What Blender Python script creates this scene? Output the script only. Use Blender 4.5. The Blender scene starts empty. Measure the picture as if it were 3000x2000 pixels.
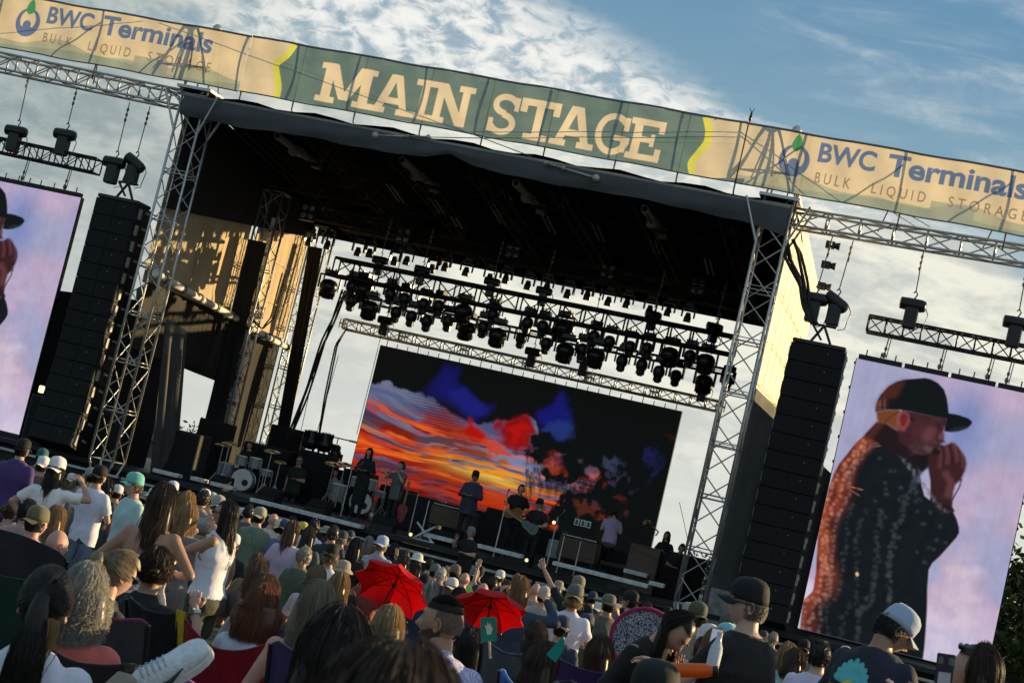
import bpy, bmesh, math, random
import numpy as np
from mathutils import Vector, Matrix
D = bpy.data
S = bpy.context.scene
COL = S.collection
rad = math.radians
random.seed(7)
RNG = np.random.default_rng(11)

# ------------------------------------------------------------------ camera
CAM_F, CAM_YAW, CAM_PITCH, CAM_ROLL = 5000.0, 14.338, 4.817, 13.368      # focal length in photo pixels, then degrees
CAM_POS = np.array([0.0, 0.0, 3.05])
_y, _p, _r = rad(CAM_YAW), rad(CAM_PITCH), rad(CAM_ROLL)
_F = np.array([-math.sin(_y)*math.cos(_p), math.cos(_y)*math.cos(_p), math.sin(_p)])
_R0 = np.array([math.cos(_y), math.sin(_y), 0.0]); _U0 = np.cross(_R0, _F)
_R = math.cos(_r)*_R0 + math.sin(_r)*_U0
_U = -math.sin(_r)*_R0 + math.cos(_r)*_U0
cam = D.objects.new('camera', D.cameras.new('camera')); COL.objects.link(cam)
cam.matrix_world = Matrix([[_R[i], _U[i], -_F[i], CAM_POS[i]] for i in range(3)] + [[0, 0, 0, 1]])
cam.data.sensor_width = 36.0; cam.data.lens = 36.0*CAM_F/3000.0
cam.data.clip_start = 0.1; cam.data.clip_end = 6000.0
cam.data.dof.use_dof = True; cam.data.dof.focus_distance = 34.0; cam.data.dof.aperture_fstop = 11.0
S.camera = cam

def P(px, py, Y):
    """point of the place that the photograph shows at (px, py), at depth Y"""
    r = _F*CAM_F + _R*(px-1500.0) - _U*(py-1000.0)
    return CAM_POS + r*((Y-CAM_POS[1])/r[1])

# ------------------------------------------------------------------ world, sun, exposure
SUN_AZ, SUN_EL = 54.0, 6.5            # degrees right of the stage axis, and above the horizon
W = D.worlds.new('World'); S.world = W; W.use_nodes = True
nt = W.node_tree; nt.nodes.clear(); N = nt.nodes; L = nt.links
def _n(t, **k):
    n = N.new(t)
    for a, b in k.items(): setattr(n, a, b)
    return n
def _m(op, a, b=None, c=None, clamp=False):
    n = _n('ShaderNodeMath', operation=op, use_clamp=clamp)
    for i, v in enumerate((a, b, c)):
        if v is None: continue
        if isinstance(v, (int, float)): n.inputs[i].default_value = v
        else: L.new(v, n.inputs[i])
    return n.outputs[0]
def _ss(v, a, b):
    n = _n('ShaderNodeMapRange', interpolation_type='SMOOTHSTEP')
    L.new(v, n.inputs['Value']); n.inputs['From Min'].default_value = a; n.inputs['From Max'].default_value = b
    return n.outputs[0]
def _mix(f, a, b):
    n = _n('ShaderNodeMix', data_type='RGBA')
    for s, v in ((n.inputs['Factor'], f), (n.inputs['A'], a), (n.inputs['B'], b)):
        if isinstance(v, (int, float)): s.default_value = v
        elif isinstance(v, tuple): s.default_value = (*v, 1)
        else: L.new(v, s)
    return n.outputs['Result']
sky = _n('ShaderNodeTexSky', sky_type='NISHITA', sun_disc=False, sun_elevation=rad(SUN_EL), sun_rotation=rad(SUN_AZ), air_density=1.0, dust_density=0.6, ozone_density=2.0)
tc = _n('ShaderNodeTexCoord'); sep = _n('ShaderNodeSeparateXYZ'); L.new(tc.outputs['Generated'], sep.inputs[0])
dx, dy, dz = sep.outputs
az = _m('MULTIPLY', _m('ARCTAN2', dx, dy), 57.2958)          # degrees, right of +Y
el = _m('MULTIPLY', _m('ARCSINE', dz), 57.2958)
# cloud layers laid out over azimuth and height
cmb = _n('ShaderNodeCombineXYZ'); L.new(_m('MULTIPLY', az, .1), cmb.inputs[0]); L.new(_m('MULTIPLY', el, .1), cmb.inputs[1])
def _noise(scale, detail, rough, rot=0.0, sx=1.0, sy=1.0, dist=0.0, off=0.0):
    mp = _n('ShaderNodeMapping'); L.new(cmb.outputs[0], mp.inputs[0])
    mp.inputs['Rotation'].default_value = (0, 0, rad(rot)); mp.inputs['Scale'].default_value = (sx, sy, 1); mp.inputs['Location'].default_value = (off, off*.7, 0)
    n = _n('ShaderNodeTexNoise'); L.new(mp.outputs[0], n.inputs['Vector'])
    n.inputs['Scale'].default_value = scale; n.inputs['Detail'].default_value = detail; n.inputs['Roughness'].default_value = rough; n.inputs['Distortion'].default_value = dist
    return n.outputs['Fac']
big = _noise(2.2, 4, .55, rot=-20, sx=.8, off=3.1)
rip = _noise(15.0, 5, .58, rot=-18, sx=.75, sy=1.35, dist=.5, off=1.7)        # ripples of the high layer
wisp = _noise(3.0, 6, .60, rot=28, sx=.45, sy=2.2, dist=.6, off=7.7)
low = _noise(3.2, 6, .60, rot=-6, sx=.55, sy=2.3, dist=.7, off=5.2)
# where the layer ends: clear blue high up on the right
line = _m('SUBTRACT', el, _m('SUBTRACT', 15.9, _m('MULTIPLY', _m('ADD', az, 17.0), .27)))
edge = _m('MINIMUM', line, _m('MULTIPLY', _m('ADD', az, 17.2), .55))
edge = _m('ADD', edge, _m('MULTIPLY', _m('SUBTRACT', wisp, .5), 2.6))
edge = _m('ADD', edge, _m('MULTIPLY', _m('SUBTRACT', rip, .5), 1.6))
clear = _ss(edge, -.55, .85)
behind = _ss(_m('ABSOLUTE', az), 45.0, 95.0)
clear = _m('MULTIPLY', clear, _m('SUBTRACT', 1.0, behind))
dens = _m('ADD', _m('MULTIPLY', rip, 1.0), _m('MULTIPLY', big, .55))
holes = _ss(dens, .58, .84)
upper = _ss(el, 10.5, 14.0)
cov = _m('MAXIMUM', _m('MULTIPLY_ADD', holes, .68, .32), _m('SUBTRACT', 1.0, upper))
cov = _m('MULTIPLY', cov, _m('SUBTRACT', 1.0, clear))
cirrus = _m('MULTIPLY', _m('MULTIPLY', _ss(wisp, .42, .76), .5), _ss(_m('ADD', az, _m('MULTIPLY', el, .5)), -2.5, 5.0))
cov = _m('MAXIMUM', cov, _m('MULTIPLY', cirrus, clear), clamp=True)
cov = _m('MULTIPLY_ADD', behind, _m('SUBTRACT', .38, cov), cov)
shade = _m('ADD', _m('MULTIPLY', low, .75), _m('MULTIPLY', rip, .25))
side = _ss(az, -35.0, -15.0)
c_dark = _mix(side, (.26, .335, .36), (.58, .61, .58))
c_lite = _mix(side, (.43, .50, .50), (.90, .885, .76))
ccol = _mix(_ss(shade, .38, .60), c_dark, c_lite)
hi = _ss(el, 10.5, 13.5)
ccol = _mix(_m('MULTIPLY', hi, _ss(az, -30.0, -22.0)), ccol, _mix(_ss(dens, .62, .95), (.55, .61, .64), (.92, .92, .88)))
glow = _ss(el, 6.5, .5)
ccol = _mix(_m('MULTIPLY', glow, .75), ccol, (.70, .73, .68))
bl = _n('ShaderNodeVectorMath', operation='SCALE'); L.new(sky.outputs[0], bl.inputs[0]); bl.inputs['Scale'].default_value = .11
blue = _mix(.74, bl.outputs[0], _mix(_ss(el, 11.0, 20.0), (.28, .46, .57), (.15, .33, .53)))
final = _mix(cov, blue, ccol)
bg = _n('ShaderNodeBackground'); L.new(final, bg.inputs['Color']); bg.inputs['Strength'].default_value = .66
wo = _n('ShaderNodeOutputWorld'); L.new(bg.outputs[0], wo.inputs[0])

sun = D.objects.new('sun', D.lights.new('sun', 'SUN')); COL.objects.link(sun)
sun.data.energy = 5.0; sun.data.angle = rad(.5); sun.data.color = (1.0, .73, .36)
_s = Vector((math.sin(rad(SUN_AZ))*math.cos(rad(SUN_EL)), math.cos(rad(SUN_AZ))*math.cos(rad(SUN_EL)), math.sin(rad(SUN_EL))))
sun.rotation_euler = _s.to_track_quat('Z', 'Y').to_euler(); sun.location = (60, 60, 40)
S.view_settings.view_transform = 'Standard'; S.view_settings.look = 'None'
S.view_settings.exposure = .58; S.view_settings.gamma = 1.0; S.view_settings.use_curve_mapping = False
S.cycles.max_bounces = 6; S.cycles.transparent_max_bounces = 12; S.cycles.sample_clamp_indirect = 4.0
S.cycles.use_denoising = True

# ------------------------------------------------------------------ mesh helpers
def V(*a): return np.array(a, float)
def unit(v): v = np.asarray(v, float); return v/(np.linalg.norm(v)+1e-12)
def frame(d):
    d = unit(d); a = V(0, 0, 1) if abs(d[2]) < .9 else V(1, 0, 0)
    x = unit(np.cross(a, d)); return x, np.cross(d, x)
def rotz(a): c, s = math.cos(a), math.sin(a); return np.array([[c, -s, 0], [s, c, 0], [0, 0, 1.0]])
def rotx(a): c, s = math.cos(a), math.sin(a); return np.array([[1.0, 0, 0], [0, c, -s], [0, s, c]])
def roty(a): c, s = math.cos(a), math.sin(a); return np.array([[c, 0, s], [0, 1.0, 0], [-s, 0, c]])

class MB:
    def __init__(self): self.v = []; self.f = []; self.n = 0; self.c = []; self.cur = 0.5
    def add(self, verts, faces, c=None):
        verts = np.asarray(verts, float); b = self.n
        self.v.append(verts); self.f += [tuple(b+i for i in q) for q in faces]; self.n += len(verts)
        self.c.append(np.full(len(verts), self.cur) if c is None else np.broadcast_to(np.asarray(c, float), (len(verts),)))
        return self
    def merge(self, o):
        for k in range(len(o.v)): pass
        b = self.n; self.v += o.v; self.c += o.c; self.n += o.n
        self.f += [tuple(b+i for i in q) for q in o.f]; return self
    def box(self, c, s, R=None):
        h = np.asarray(s, float)/2
        p = np.array([[x, y, z] for z in (-1, 1) for y in (-1, 1) for x in (-1, 1)])*h
        if R is not None: p = p @ np.asarray(R).T
        return self.add(p+np.asarray(c, float), [(0, 2, 3, 1), (4, 5, 7, 6), (0, 1, 5, 4), (2, 6, 7, 3), (0, 4, 6, 2), (1, 3, 7, 5)])
    def bb(self, x0, x1, y0, y1, z0, z1): return self.box(((x0+x1)/2, (y0+y1)/2, (z0+z1)/2), (x1-x0, y1-y0, z1-z0))
    def bev(self, c, s, b=.01, R=None):
        h = np.asarray(s, float)/2; rings = []
        def ring(z, i):
            x, y = h[0]-i, h[1]-i
            return [(-x+b, -y, z), (x-b, -y, z), (x, -y+b, z), (x, y-b, z), (x-b, y, z), (-x+b, y, z), (-x, y-b, z), (-x, -y+b, z)]
        for z, i in ((-h[2], b), (-h[2]+b, 0), (h[2]-b, 0), (h[2], b)): rings.append(np.array(ring(z, i)))
        if R is not None: rings = [r @ np.asarray(R).T for r in rings]
        return self.loft([r+np.asarray(c, float) for r in rings])
    def loft(self, rings, cap=True, c=None):
        n = len(rings[0]); f = []
        for k in range(len(rings)-1):
            for i in range(n): f.append((k*n+i, k*n+(i+1) % n, (k+1)*n+(i+1) % n, (k+1)*n+i))
        if cap:
            f.append(tuple(range(n))[::-1]); f.append(tuple((len(rings)-1)*n+i for i in range(n)))
        return self.add(np.concatenate(rings), f, c)
    def tube(self, p, q, r0, r1=None, n=6, cap=True):
        p = np.asarray(p, float); q = np.asarray(q, float); r1 = r0 if r1 is None else r1
        x, y = frame(q-p); a = np.arange(n)*2*math.pi/n; o = np.outer(np.cos(a), x)+np.outer(np.sin(a), y)
        return self.loft([p+o*r0, q+o*r1], cap)
    def path(self, pts, r, n=6, cap=True, c=None, flat=None):
        pts = [np.asarray(p, float) for p in pts]; k = len(pts); r = [r]*k if isinstance(r, (int, float)) else r
        a = np.arange(n)*2*math.pi/n; rings = []; x = None
        for i in range(k):
            d = unit(pts[min(i+1, k-1)]-pts[max(i-1, 0)])
            if x is None: x, y = frame(d)
            else: x = unit(x-d*(x@d)); y = np.cross(d, x)
            rings.append(pts[i]+r[i]*(np.outer(np.cos(a), x)+np.outer(np.sin(a), y)*(flat or 1)))
        return self.loft(rings, cap, c)
    def ell(self, c, rr, R=None, nu=12, nv=8, t0=0.0, t1=math.pi):
        rr = np.asarray(rr, float)*np.ones(3); rings = []
        a = np.arange(nu)*2*math.pi/nu
        for k in range(nv+1):
            t = t0+(t1-t0)*k/nv; t = min(max(t, .03), math.pi-.03)
            rings.append(np.stack([np.cos(a)*math.sin(t), np.sin(a)*math.sin(t), np.full(nu, math.cos(t))], 1)*rr)
        if R is not None: rings = [q @ np.asarray(R).T for q in rings]
        return self.loft([q+np.asarray(c, float) for q in rings][::-1])
    def lathe(self, prof, n=16, o=(0, 0, 0), R=None, cap=True):
        a = np.arange(n)*2*math.pi/n; rings = []
        for r, z in prof:
            q = np.stack([np.cos(a)*r, np.sin(a)*r, np.full(n, z)], 1)
            rings.append((q if R is None else q @ np.asarray(R).T)+np.asarray(o, float))
        return self.loft(rings, cap)
    def prism(self, pts, ext):
        """polygon pts (n,3), pushed by vector ext"""
        pts = np.asarray(pts, float); return self.loft([pts, pts+np.asarray(ext, float)])
    def sheet(self, grid, thick=0.0):
        """grid (m,n,3) of points as a cloth of quads"""
        g = np.asarray(grid, float); m, n = g.shape[:2]
        f = [(i*n+j, i*n+j+1, (i+1)*n+j+1, (i+1)*n+j) for i in range(m-1) for j in range(n-1)]
        self.add(g.reshape(-1, 3), f)
        if thick:
            nrm = np.cross(np.gradient(g, axis=1), np.gradient(g, axis=0)); nrm /= (np.linalg.norm(nrm, axis=2, keepdims=True)+1e-9)
            self.add((g+nrm*thick).reshape(-1, 3), [q[::-1] for q in f])
        return self
    def arr(self): return np.concatenate(self.v) if self.v else np.zeros((0, 3))
    def xf(self, R=None, t=(0, 0, 0), s=1.0):
        R = np.eye(3) if R is None else np.asarray(R); self.v = [(q*s) @ R.T+np.asarray(t, float) for q in self.v]; return self
    def mesh(self, name, smooth=True):
        me = D.meshes.new(name); me.from_pydata(self.arr().tolist(), [], self.f)
        at = me.attributes.new('tone', 'FLOAT', 'POINT'); at.data.foreach_set('value', np.concatenate(self.c) if self.c else np.zeros(0))
        if smooth: me.polygons.foreach_set('use_smooth', [True]*len(me.polygons))
        me.update(); return me
    def build(self, name, mat=None, parent=None, smooth=False, auto=None, **tags):
        me = self.mesh(name, smooth or auto is not None)
        if auto is not None: sharp(me, auto)
        return link(me, name, mat, parent, **tags)

def sharp(me, ang):
    bm = bmesh.new(); bm.from_mesh(me); bmesh.ops.recalc_face_normals(bm, faces=bm.faces)
    for e in bm.edges:
        if len(e.link_faces) == 2 and e.calc_face_angle(0) > rad(ang): e.smooth = False
    bm.to_mesh(me); bm.free()
def link(me, name, mat=None, parent=None, label=None, cat=None, group=None, kind=None, loc=None, rz=0.0):
    o = D.objects.new(name, me); COL.objects.link(o)
    if mat is not None:
        if len(me.materials) == 0: me.materials.append(None)
        o.material_slots[0].link = 'OBJECT'; o.material_slots[0].material = mat
    if parent is not None: o.parent = parent
    if loc is not None: o.location = loc
    if rz: o.rotation_euler[2] = rz
    tag(o, label, cat, group, kind); return o
def tag(o, label=None, cat=None, group=None, kind=None):
    for k, v in (('label', label), ('category', cat), ('group', group), ('kind', kind)):
        if v: o[k] = v
    return o
def thing(name, label, cat, loc=(0, 0, 0), rz=0.0, group=None):
    o = D.objects.new(name, None); COL.objects.link(o); o.location = loc; o.rotation_euler[2] = rz; o.empty_display_size = .2
    return tag(o, label, cat, group)
def copy_tree(o, parent=None, loc=None, rz=None, label=None, R=None):
    c = o.copy(); COL.objects.link(c)
    if parent is not None: c.parent = parent
    if loc is not None: c.location = loc
    if rz is not None: c.rotation_euler[2] = rz
    if label: c['label'] = label
    for ch in list(o.children): copy_tree(ch, c)
    return c

# ------------------------------------------------------------------ materials
MATS = {}
def mat(name, col, rough=.6, metal=0.0, var=.15, vs=6.0, bump=0.0, bs=40.0, trans=0.0, spec=.4, tone=0.0, emit=None, es=1.0, stretch=None, alpha=1.0, tcol=None, coat=0.0, sheen=0.0):
    if name in MATS: return MATS[name]
    m = D.materials.new(name); m.use_nodes = True; MATS[name] = m
    t = m.node_tree; n = t.nodes; l = t.links; b = n['Principled BSDF']; out = n['Material Output']
    b.inputs['Roughness'].default_value = rough; b.inputs['Metallic'].default_value = metal
    b.inputs['Specular IOR Level'].default_value = spec; b.inputs['Coat Weight'].default_value = coat
    if sheen: b.inputs['Sheen Weight'].default_value = sheen; b.inputs['Sheen Roughness'].default_value = .35
    c = n.new('ShaderNodeTexCoord'); mp = n.new('ShaderNodeMapping'); l.new(c.outputs['Object'], mp.inputs[0])
    if stretch: mp.inputs['Scale'].default_value = stretch
    nz = n.new('ShaderNodeTexNoise'); nz.inputs['Scale'].default_value = vs; nz.inputs['Detail'].default_value = 5; l.new(mp.outputs[0], nz.inputs['Vector'])
    rp = n.new('ShaderNodeMapRange'); l.new(nz.outputs['Fac'], rp.inputs[0]); rp.inputs[1].default_value = .3; rp.inputs[2].default_value = .7
    rp.inputs[3].default_value = 1-var; rp.inputs[4].default_value = 1+var
    mul = n.new('ShaderNodeVectorMath'); mul.operation = 'SCALE'; mul.inputs[0].default_value = col; l.new(rp.outputs[0], mul.inputs['Scale'])
    colo = mul.outputs[0]
    if tone:
        a = n.new('ShaderNodeAttribute'); a.attribute_name = 'tone'
        r2 = n.new('ShaderNodeMapRange'); l.new(a.outputs['Fac'], r2.inputs[0]); r2.inputs[3].default_value = 1-tone; r2.inputs[4].default_value = 1+tone
        m2 = n.new('ShaderNodeVectorMath'); m2.operation = 'SCALE'; l.new(colo, m2.inputs[0]); l.new(r2.outputs[0], m2.inputs['Scale']); colo = m2.outputs[0]
    l.new(colo, b.inputs['Base Color'])
    rr = n.new('ShaderNodeMapRange'); l.new(nz.outputs['Fac'], rr.inputs[0]); rr.inputs[3].default_value = max(rough-.12, .03); rr.inputs[4].default_value = min(rough+.12, 1); l.new(rr.outputs[0], b.inputs['Roughness'])
    if bump:
        nb = n.new('ShaderNodeTexNoise'); nb.inputs['Scale'].default_value = bs; nb.inputs['Detail'].default_value = 4; l.new(mp.outputs[0], nb.inputs['Vector'])
        bp = n.new('ShaderNodeBump'); bp.inputs['Strength'].default_value = bump; bp.inputs['Distance'].default_value = .02; l.new(nb.outputs['Fac'], bp.inputs['Height']); l.new(bp.outputs[0], b.inputs['Normal'])
    if emit is not None:
        b.inputs['Emission Color'].default_value = (*emit, 1); b.inputs['Emission Strength'].default_value = es
    sh = b.outputs[0]
    if trans:
        tr = n.new('ShaderNodeBsdfTranslucent')
        if tcol: tr.inputs[0].default_value = (*tcol, 1)
        else: l.new(colo, tr.inputs[0])
        mx = n.new('ShaderNodeMixShader'); mx.inputs[0].default_value = trans; l.new(sh, mx.inputs[1]); l.new(tr.outputs[0], mx.inputs[2]); sh = mx.outputs[0]
    if alpha < 1:
        tp = n.new('ShaderNodeBsdfTransparent'); mx = n.new('ShaderNodeMixShader'); mx.inputs[0].default_value = alpha
        l.new(tp.outputs[0], mx.inputs[1]); l.new(sh, mx.inputs[2]); sh = mx.outputs[0]
    l.new(sh, out.inputs[0]); return m
def canvas_mat(name, kind, strength=1.0, rough=.7, alpha=1.0, trans=.5):
    """surface coloured by the picture printed (or shown) on it"""
    m = D.materials.new(name); m.use_nodes = True; t = m.node_tree; n = t.nodes; l = t.links; b = n['Principled BSDF']; out = n['Material Output']
    a = n.new('ShaderNodeAttribute'); a.attribute_name = 'print'
    if kind == 'screen':
        b.inputs['Base Color'].default_value = (.006, .006, .007, 1); b.inputs['Roughness'].default_value = .55; b.inputs['Specular IOR Level'].default_value = .2
        l.new(a.outputs['Color'], b.inputs['Emission Color']); b.inputs['Emission Strength'].default_value = strength
    else:
        c = n.new('ShaderNodeTexCoord'); nz = n.new('ShaderNodeTexNoise'); nz.inputs['Scale'].default_value = 1.6; nz.inputs['Detail'].default_value = 6; l.new(c.outputs['Object'], nz.inputs['Vector'])
        rp = n.new('ShaderNodeMapRange'); l.new(nz.outputs['Fac'], rp.inputs[0]); rp.inputs[1].default_value = .3; rp.inputs[2].default_value = .7; rp.inputs[3].default_value = .9; rp.inputs[4].default_value = 1.08
        mu = n.new('ShaderNodeVectorMath'); mu.operation = 'SCALE'; l.new(a.outputs['Color'], mu.inputs[0]); l.new(rp.outputs[0], mu.inputs['Scale'])
        l.new(mu.outputs[0], b.inputs['Base Color']); b.inputs['Roughness'].default_value = rough; b.inputs['Specular IOR Level'].default_value = .2
        bp = n.new('ShaderNodeBump'); bp.inputs['Strength'].default_value = .25; bp.inputs['Distance'].default_value = .05; l.new(nz.outputs['Fac'], bp.inputs['Height']); l.new(bp.outputs[0], b.inputs['Normal'])
        tr = n.new('ShaderNodeBsdfTranslucent'); l.new(mu.outputs[0], tr.inputs[0])
        mx = n.new('ShaderNodeMixShader'); mx.inputs[0].default_value = trans; l.new(b.outputs[0], mx.inputs[1]); l.new(tr.outputs[0], mx.inputs[2])
        tp = n.new('ShaderNodeBsdfTransparent'); m3 = n.new('ShaderNodeMixShader'); m3.inputs[0].default_value = alpha
        l.new(tp.outputs[0], m3.inputs[1]); l.new(mx.outputs[0], m3.inputs[2]); l.new(m3.outputs[0], out.inputs[0])
    return m
M_STEEL = mat('truss aluminium', (.50, .50, .49), .38, .75, .15, 9)
M_BLKSTEEL = mat('black truss', (.018, .017, .017), .45, .3, .2, 8)
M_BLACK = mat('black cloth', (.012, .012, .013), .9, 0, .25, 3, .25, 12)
M_ROOF = mat('black roof vinyl', (.0025, .0028, .003), .9, 0, .2, 2, .2, 3, spec=.05)
M_FASCIA = mat('grey black vinyl', (.055, .058, .064), .55, 0, .2, 1.5, .35, 3)
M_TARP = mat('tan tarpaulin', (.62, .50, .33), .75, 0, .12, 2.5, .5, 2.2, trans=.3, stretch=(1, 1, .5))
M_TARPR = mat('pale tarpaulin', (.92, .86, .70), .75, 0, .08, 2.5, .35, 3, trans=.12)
M_GREYTARP = mat('grey tarpaulin', (.045, .047, .05), .7, 0, .15, 2, .4, 2)
M_PA = mat('black speaker paint', (.006, .007, .0075), .7, 0, .2, 12, .2, 60)
M_GRILLE = mat('speaker grille', (.005, .006, .007), .75, .1, .2, 30, .3, 200)
M_RUBBER = mat('black rubber', (.015, .015, .016), .7)
M_CHAIN = mat('chain steel', (.16, .16, .16), .5, .7)
M_DECK = mat('black stage deck', (.022, .022, .023), .6, 0, .3, 4)
M_EDGE = mat('worn white edge paint', (.55, .56, .56), .6, 0, .25, 8)
M_GOLDTUBE = mat('scaffold tube', (.80, .76, .68), .5, 0, .12, 10)
M_FIX = mat('black fixture plastic', (.010, .010, .011), .30, 0, .2, 20)
M_LENS = mat('lens glass', (.10, .11, .12), .08, 0, .1, 10, spec=1.0, coat=1.0)
# ------------------------------------------------------------------ ground
def ground_z(y): return 1.5-.05*min(max(y, -20.0), 40.0)
g = MB(); ys = [-60, -20, -5, 0, 5, 10, 15, 20, 25, 30, 35, 40, 45, 60, 120, 300, 900, 3000]; xs = [-3000, -600, -150, -60, -40, -30, -20, -10, 0, 10, 20, 40, 150, 600, 3000]
g.sheet([[V(x, y, ground_z(y)-.026*max(0, y-52)) for x in xs] for y in ys])
g.build('ground', mat('dry lawn', (.075, .072, .04), .95, 0, .45, .8, .6, 30), smooth=True, kind='structure')

# ------------------------------------------------------------------ trusses
def truss(mb, p, q, w, h, bay, rc=.025, rd=.013, up=(0, 0, 1), faces='tbfk', n=6):
    p = np.asarray(p, float); q = np.asarray(q, float); d = unit(q-p); Ln = np.linalg.norm(q-p)
    u = np.asarray(up, float); s = unit(np.cross(d, u)); u = np.cross(s, d)
    C = [s*a*w/2+u*b*h/2 for a, b in ((-1, -1), (1, -1), (1, 1), (-1, 1))]
    for c in C: mb.tube(p+c, q+c, rc, n=n)
    k = max(1, round(Ln/bay)); st = Ln/k
    sides = {'b': (0, 1), 'k': (1, 2), 't': (2, 3), 'f': (3, 0)}
    for nm in faces:
        a, b = C[sides[nm][0]], C[sides[nm][1]]
        for i in range(k):
            o, e = (a, b) if i % 2 == 0 else (b, a)
            mb.tube(p+d*st*i+o, p+d*st*(i+1)+e, rd, n=4, cap=False)
    for i in (0, k):
        for m in range(4): mb.tube(p+d*st*i+C[m], p+d*st*i+C[(m+1) % 4], rd, n=4, cap=False)
def ladder(mb, p, q, w, bay, rc, rd, axis):
    a = np.asarray(axis, float)*w/2; p = np.asarray(p, float); q = np.asarray(q, float); L_ = np.linalg.norm(q-p); k = max(1, round(L_/bay))
    mb.tube(p+a, q+a, rc, n=6); mb.tube(p-a, q-a, rc, n=6)
    for i in range(k):
        s = 1 if i % 2 else -1
        mb.tube(p+(q-p)*i/k+a*s, p+(q-p)*(i+1)/k-a*s, rd, n=4, cap=False)
XL, XR, YF, YB, ZD = -19.84, -4.62, 40.0, 50.0, 1.30
ZFOOT = ground_z(40)

def tower(name, x, y, z0, z1, w, label, spire=True, matl=M_STEEL, foot=True, grp=None):
    t = thing(name, label, 'truss tower', (x, y, z0), group=grp)
    mb = MB(); truss(mb, (0, 0, 0), (0, 0, z1-z0), w, w, .62, .034, .016, up=(0, 1, 0))
    for k in range(1, int((z1-z0)/1.25)):
        z = k*1.25
        for m in range(4):
            a = rotz(m*math.pi/2); c0 = a @ V(w/2, -w/2, 0); c1 = a @ V(w/2, w/2, 0)
            mb.tube(c0+V(0, 0, z), c1+V(0, 0, z), .016, n=4); mb.tube(c0+V(0, 0, z+.09), c1+V(0, 0, z+.09), .012, n=4)
    mb.build('mast', matl, t, smooth=True)
    if foot:
        b = MB()
        for a, c in ((-1, -1), (1, -1), (1, 1), (-1, 1)): b.tube((a*w/2, c*w/2, 0), (a*.14, c*.14, -.75), .03)
        b.box((0, 0, -.8), (.4, .4, .1)); b.build('foot', matl, t)
    if spire:
        s = MB(); zt = 12.85-z0
        for a, c in ((-1, -1), (1, -1), (1, 1), (-1, 1)):
            s.tube((a*.36, c*.36, z1-z0-.2), (a*.07, c*.07, zt), .024)
            s.tube((a*.24, c*.34, z1-z0+.4), (a*.07, c*.07, zt-.1), .013)
        for z, r in ((z1-z0-.2, .36), (z1-z0+.55, .22)):
            for m in range(4): a = rotz(m*math.pi/2); s.tube(a @ V(r, -r, z), a @ V(r, r, z), .022)
        s.ell((0, 0, zt), (.13, .13, .15), nu=10, nv=6); s.build('spire', matl, t, smooth=True)
        hd = MB()      # head block with its slanting braces
        for a in (-1, 1):
            hd.tube((a*w/2, -w/2, z1-z0-1.2), (a*(w/2+.42), -w/2-.2, z1-z0-.2), .03); hd.tube((a*w/2, w/2, z1-z0-1.2), (a*(w/2+.42), w/2, z1-z0-.2), .03)
            hd.tube((a*(w/2+.42), -w/2-.2, z1-z0-.2), (a*(w/2+.42), w/2, z1-z0-.2), .025)
        hd.box((0, 0, z1-z0-.05), (w+.3, w+.3, .07)); hd.build('head_block', matl, t)
    return t
GT = 'lattice towers carrying the stage roof'
tower('truss_tower', XL, YF, ZD+.1, 11.2, .66, 'silver lattice tower at the front left corner of the stage', grp=GT)
tower('truss_tower', XR, YF, ZD+.1, 11.2, .66, 'silver lattice tower at the front right corner of the stage', grp=GT)
tower('truss_tower', XL+.05, 46.3, ZD, 9.9, .62, 'sunlit lattice tower midway along the left side of the stage', False, M_STEEL, False, GT)
tower('truss_tower', XL+.15, YB+.4, ZD, 9.7, .55, 'lattice tower at the back left corner of the stage', False, M_STEEL, False, GT)
tower('truss_tower', XR-.2, YB+.4, ZD, 9.7, .55, 'lattice tower at the back right corner behind the right tower', False, M_STEEL, False, GT)
# fat golden scaffold tubes tied to the middle tower and to the left side
def pole(label, p, q, r, m=M_GOLDTUBE, cat='scaffold tube', clamps=5):
    p = np.asarray(p, float); q = np.asarray(q, float); t = thing('scaffold_tube', label, cat, tuple(p), group='bare scaffold tubes on the left side of the stage')
    MB().tube((0, 0, 0), q-p, r, n=12).build('tube', m, t, auto=40)
    d = q-p
    for k in range(clamps):
        o = d*(k+.5)/clamps; MB().tube(o-unit(d)*.06, o+unit(d)*.06, r*1.35, n=8).build('clamp', M_CHAIN, t)
    return t
pole('fat pale tube sloping back from the front left tower', P(455, 800, 40.3), P(700, 938, 45.9), .10)
pole('pale tube sloping from the middle tower to the back left tower', P(735, 962, 46.5), P(850, 1022, 50.2), .085)
pole('tall upright pale tube beside the middle tower', P(805, 640, 47.0), P(655, 1290, 47.0), .09, clamps=9)

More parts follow.
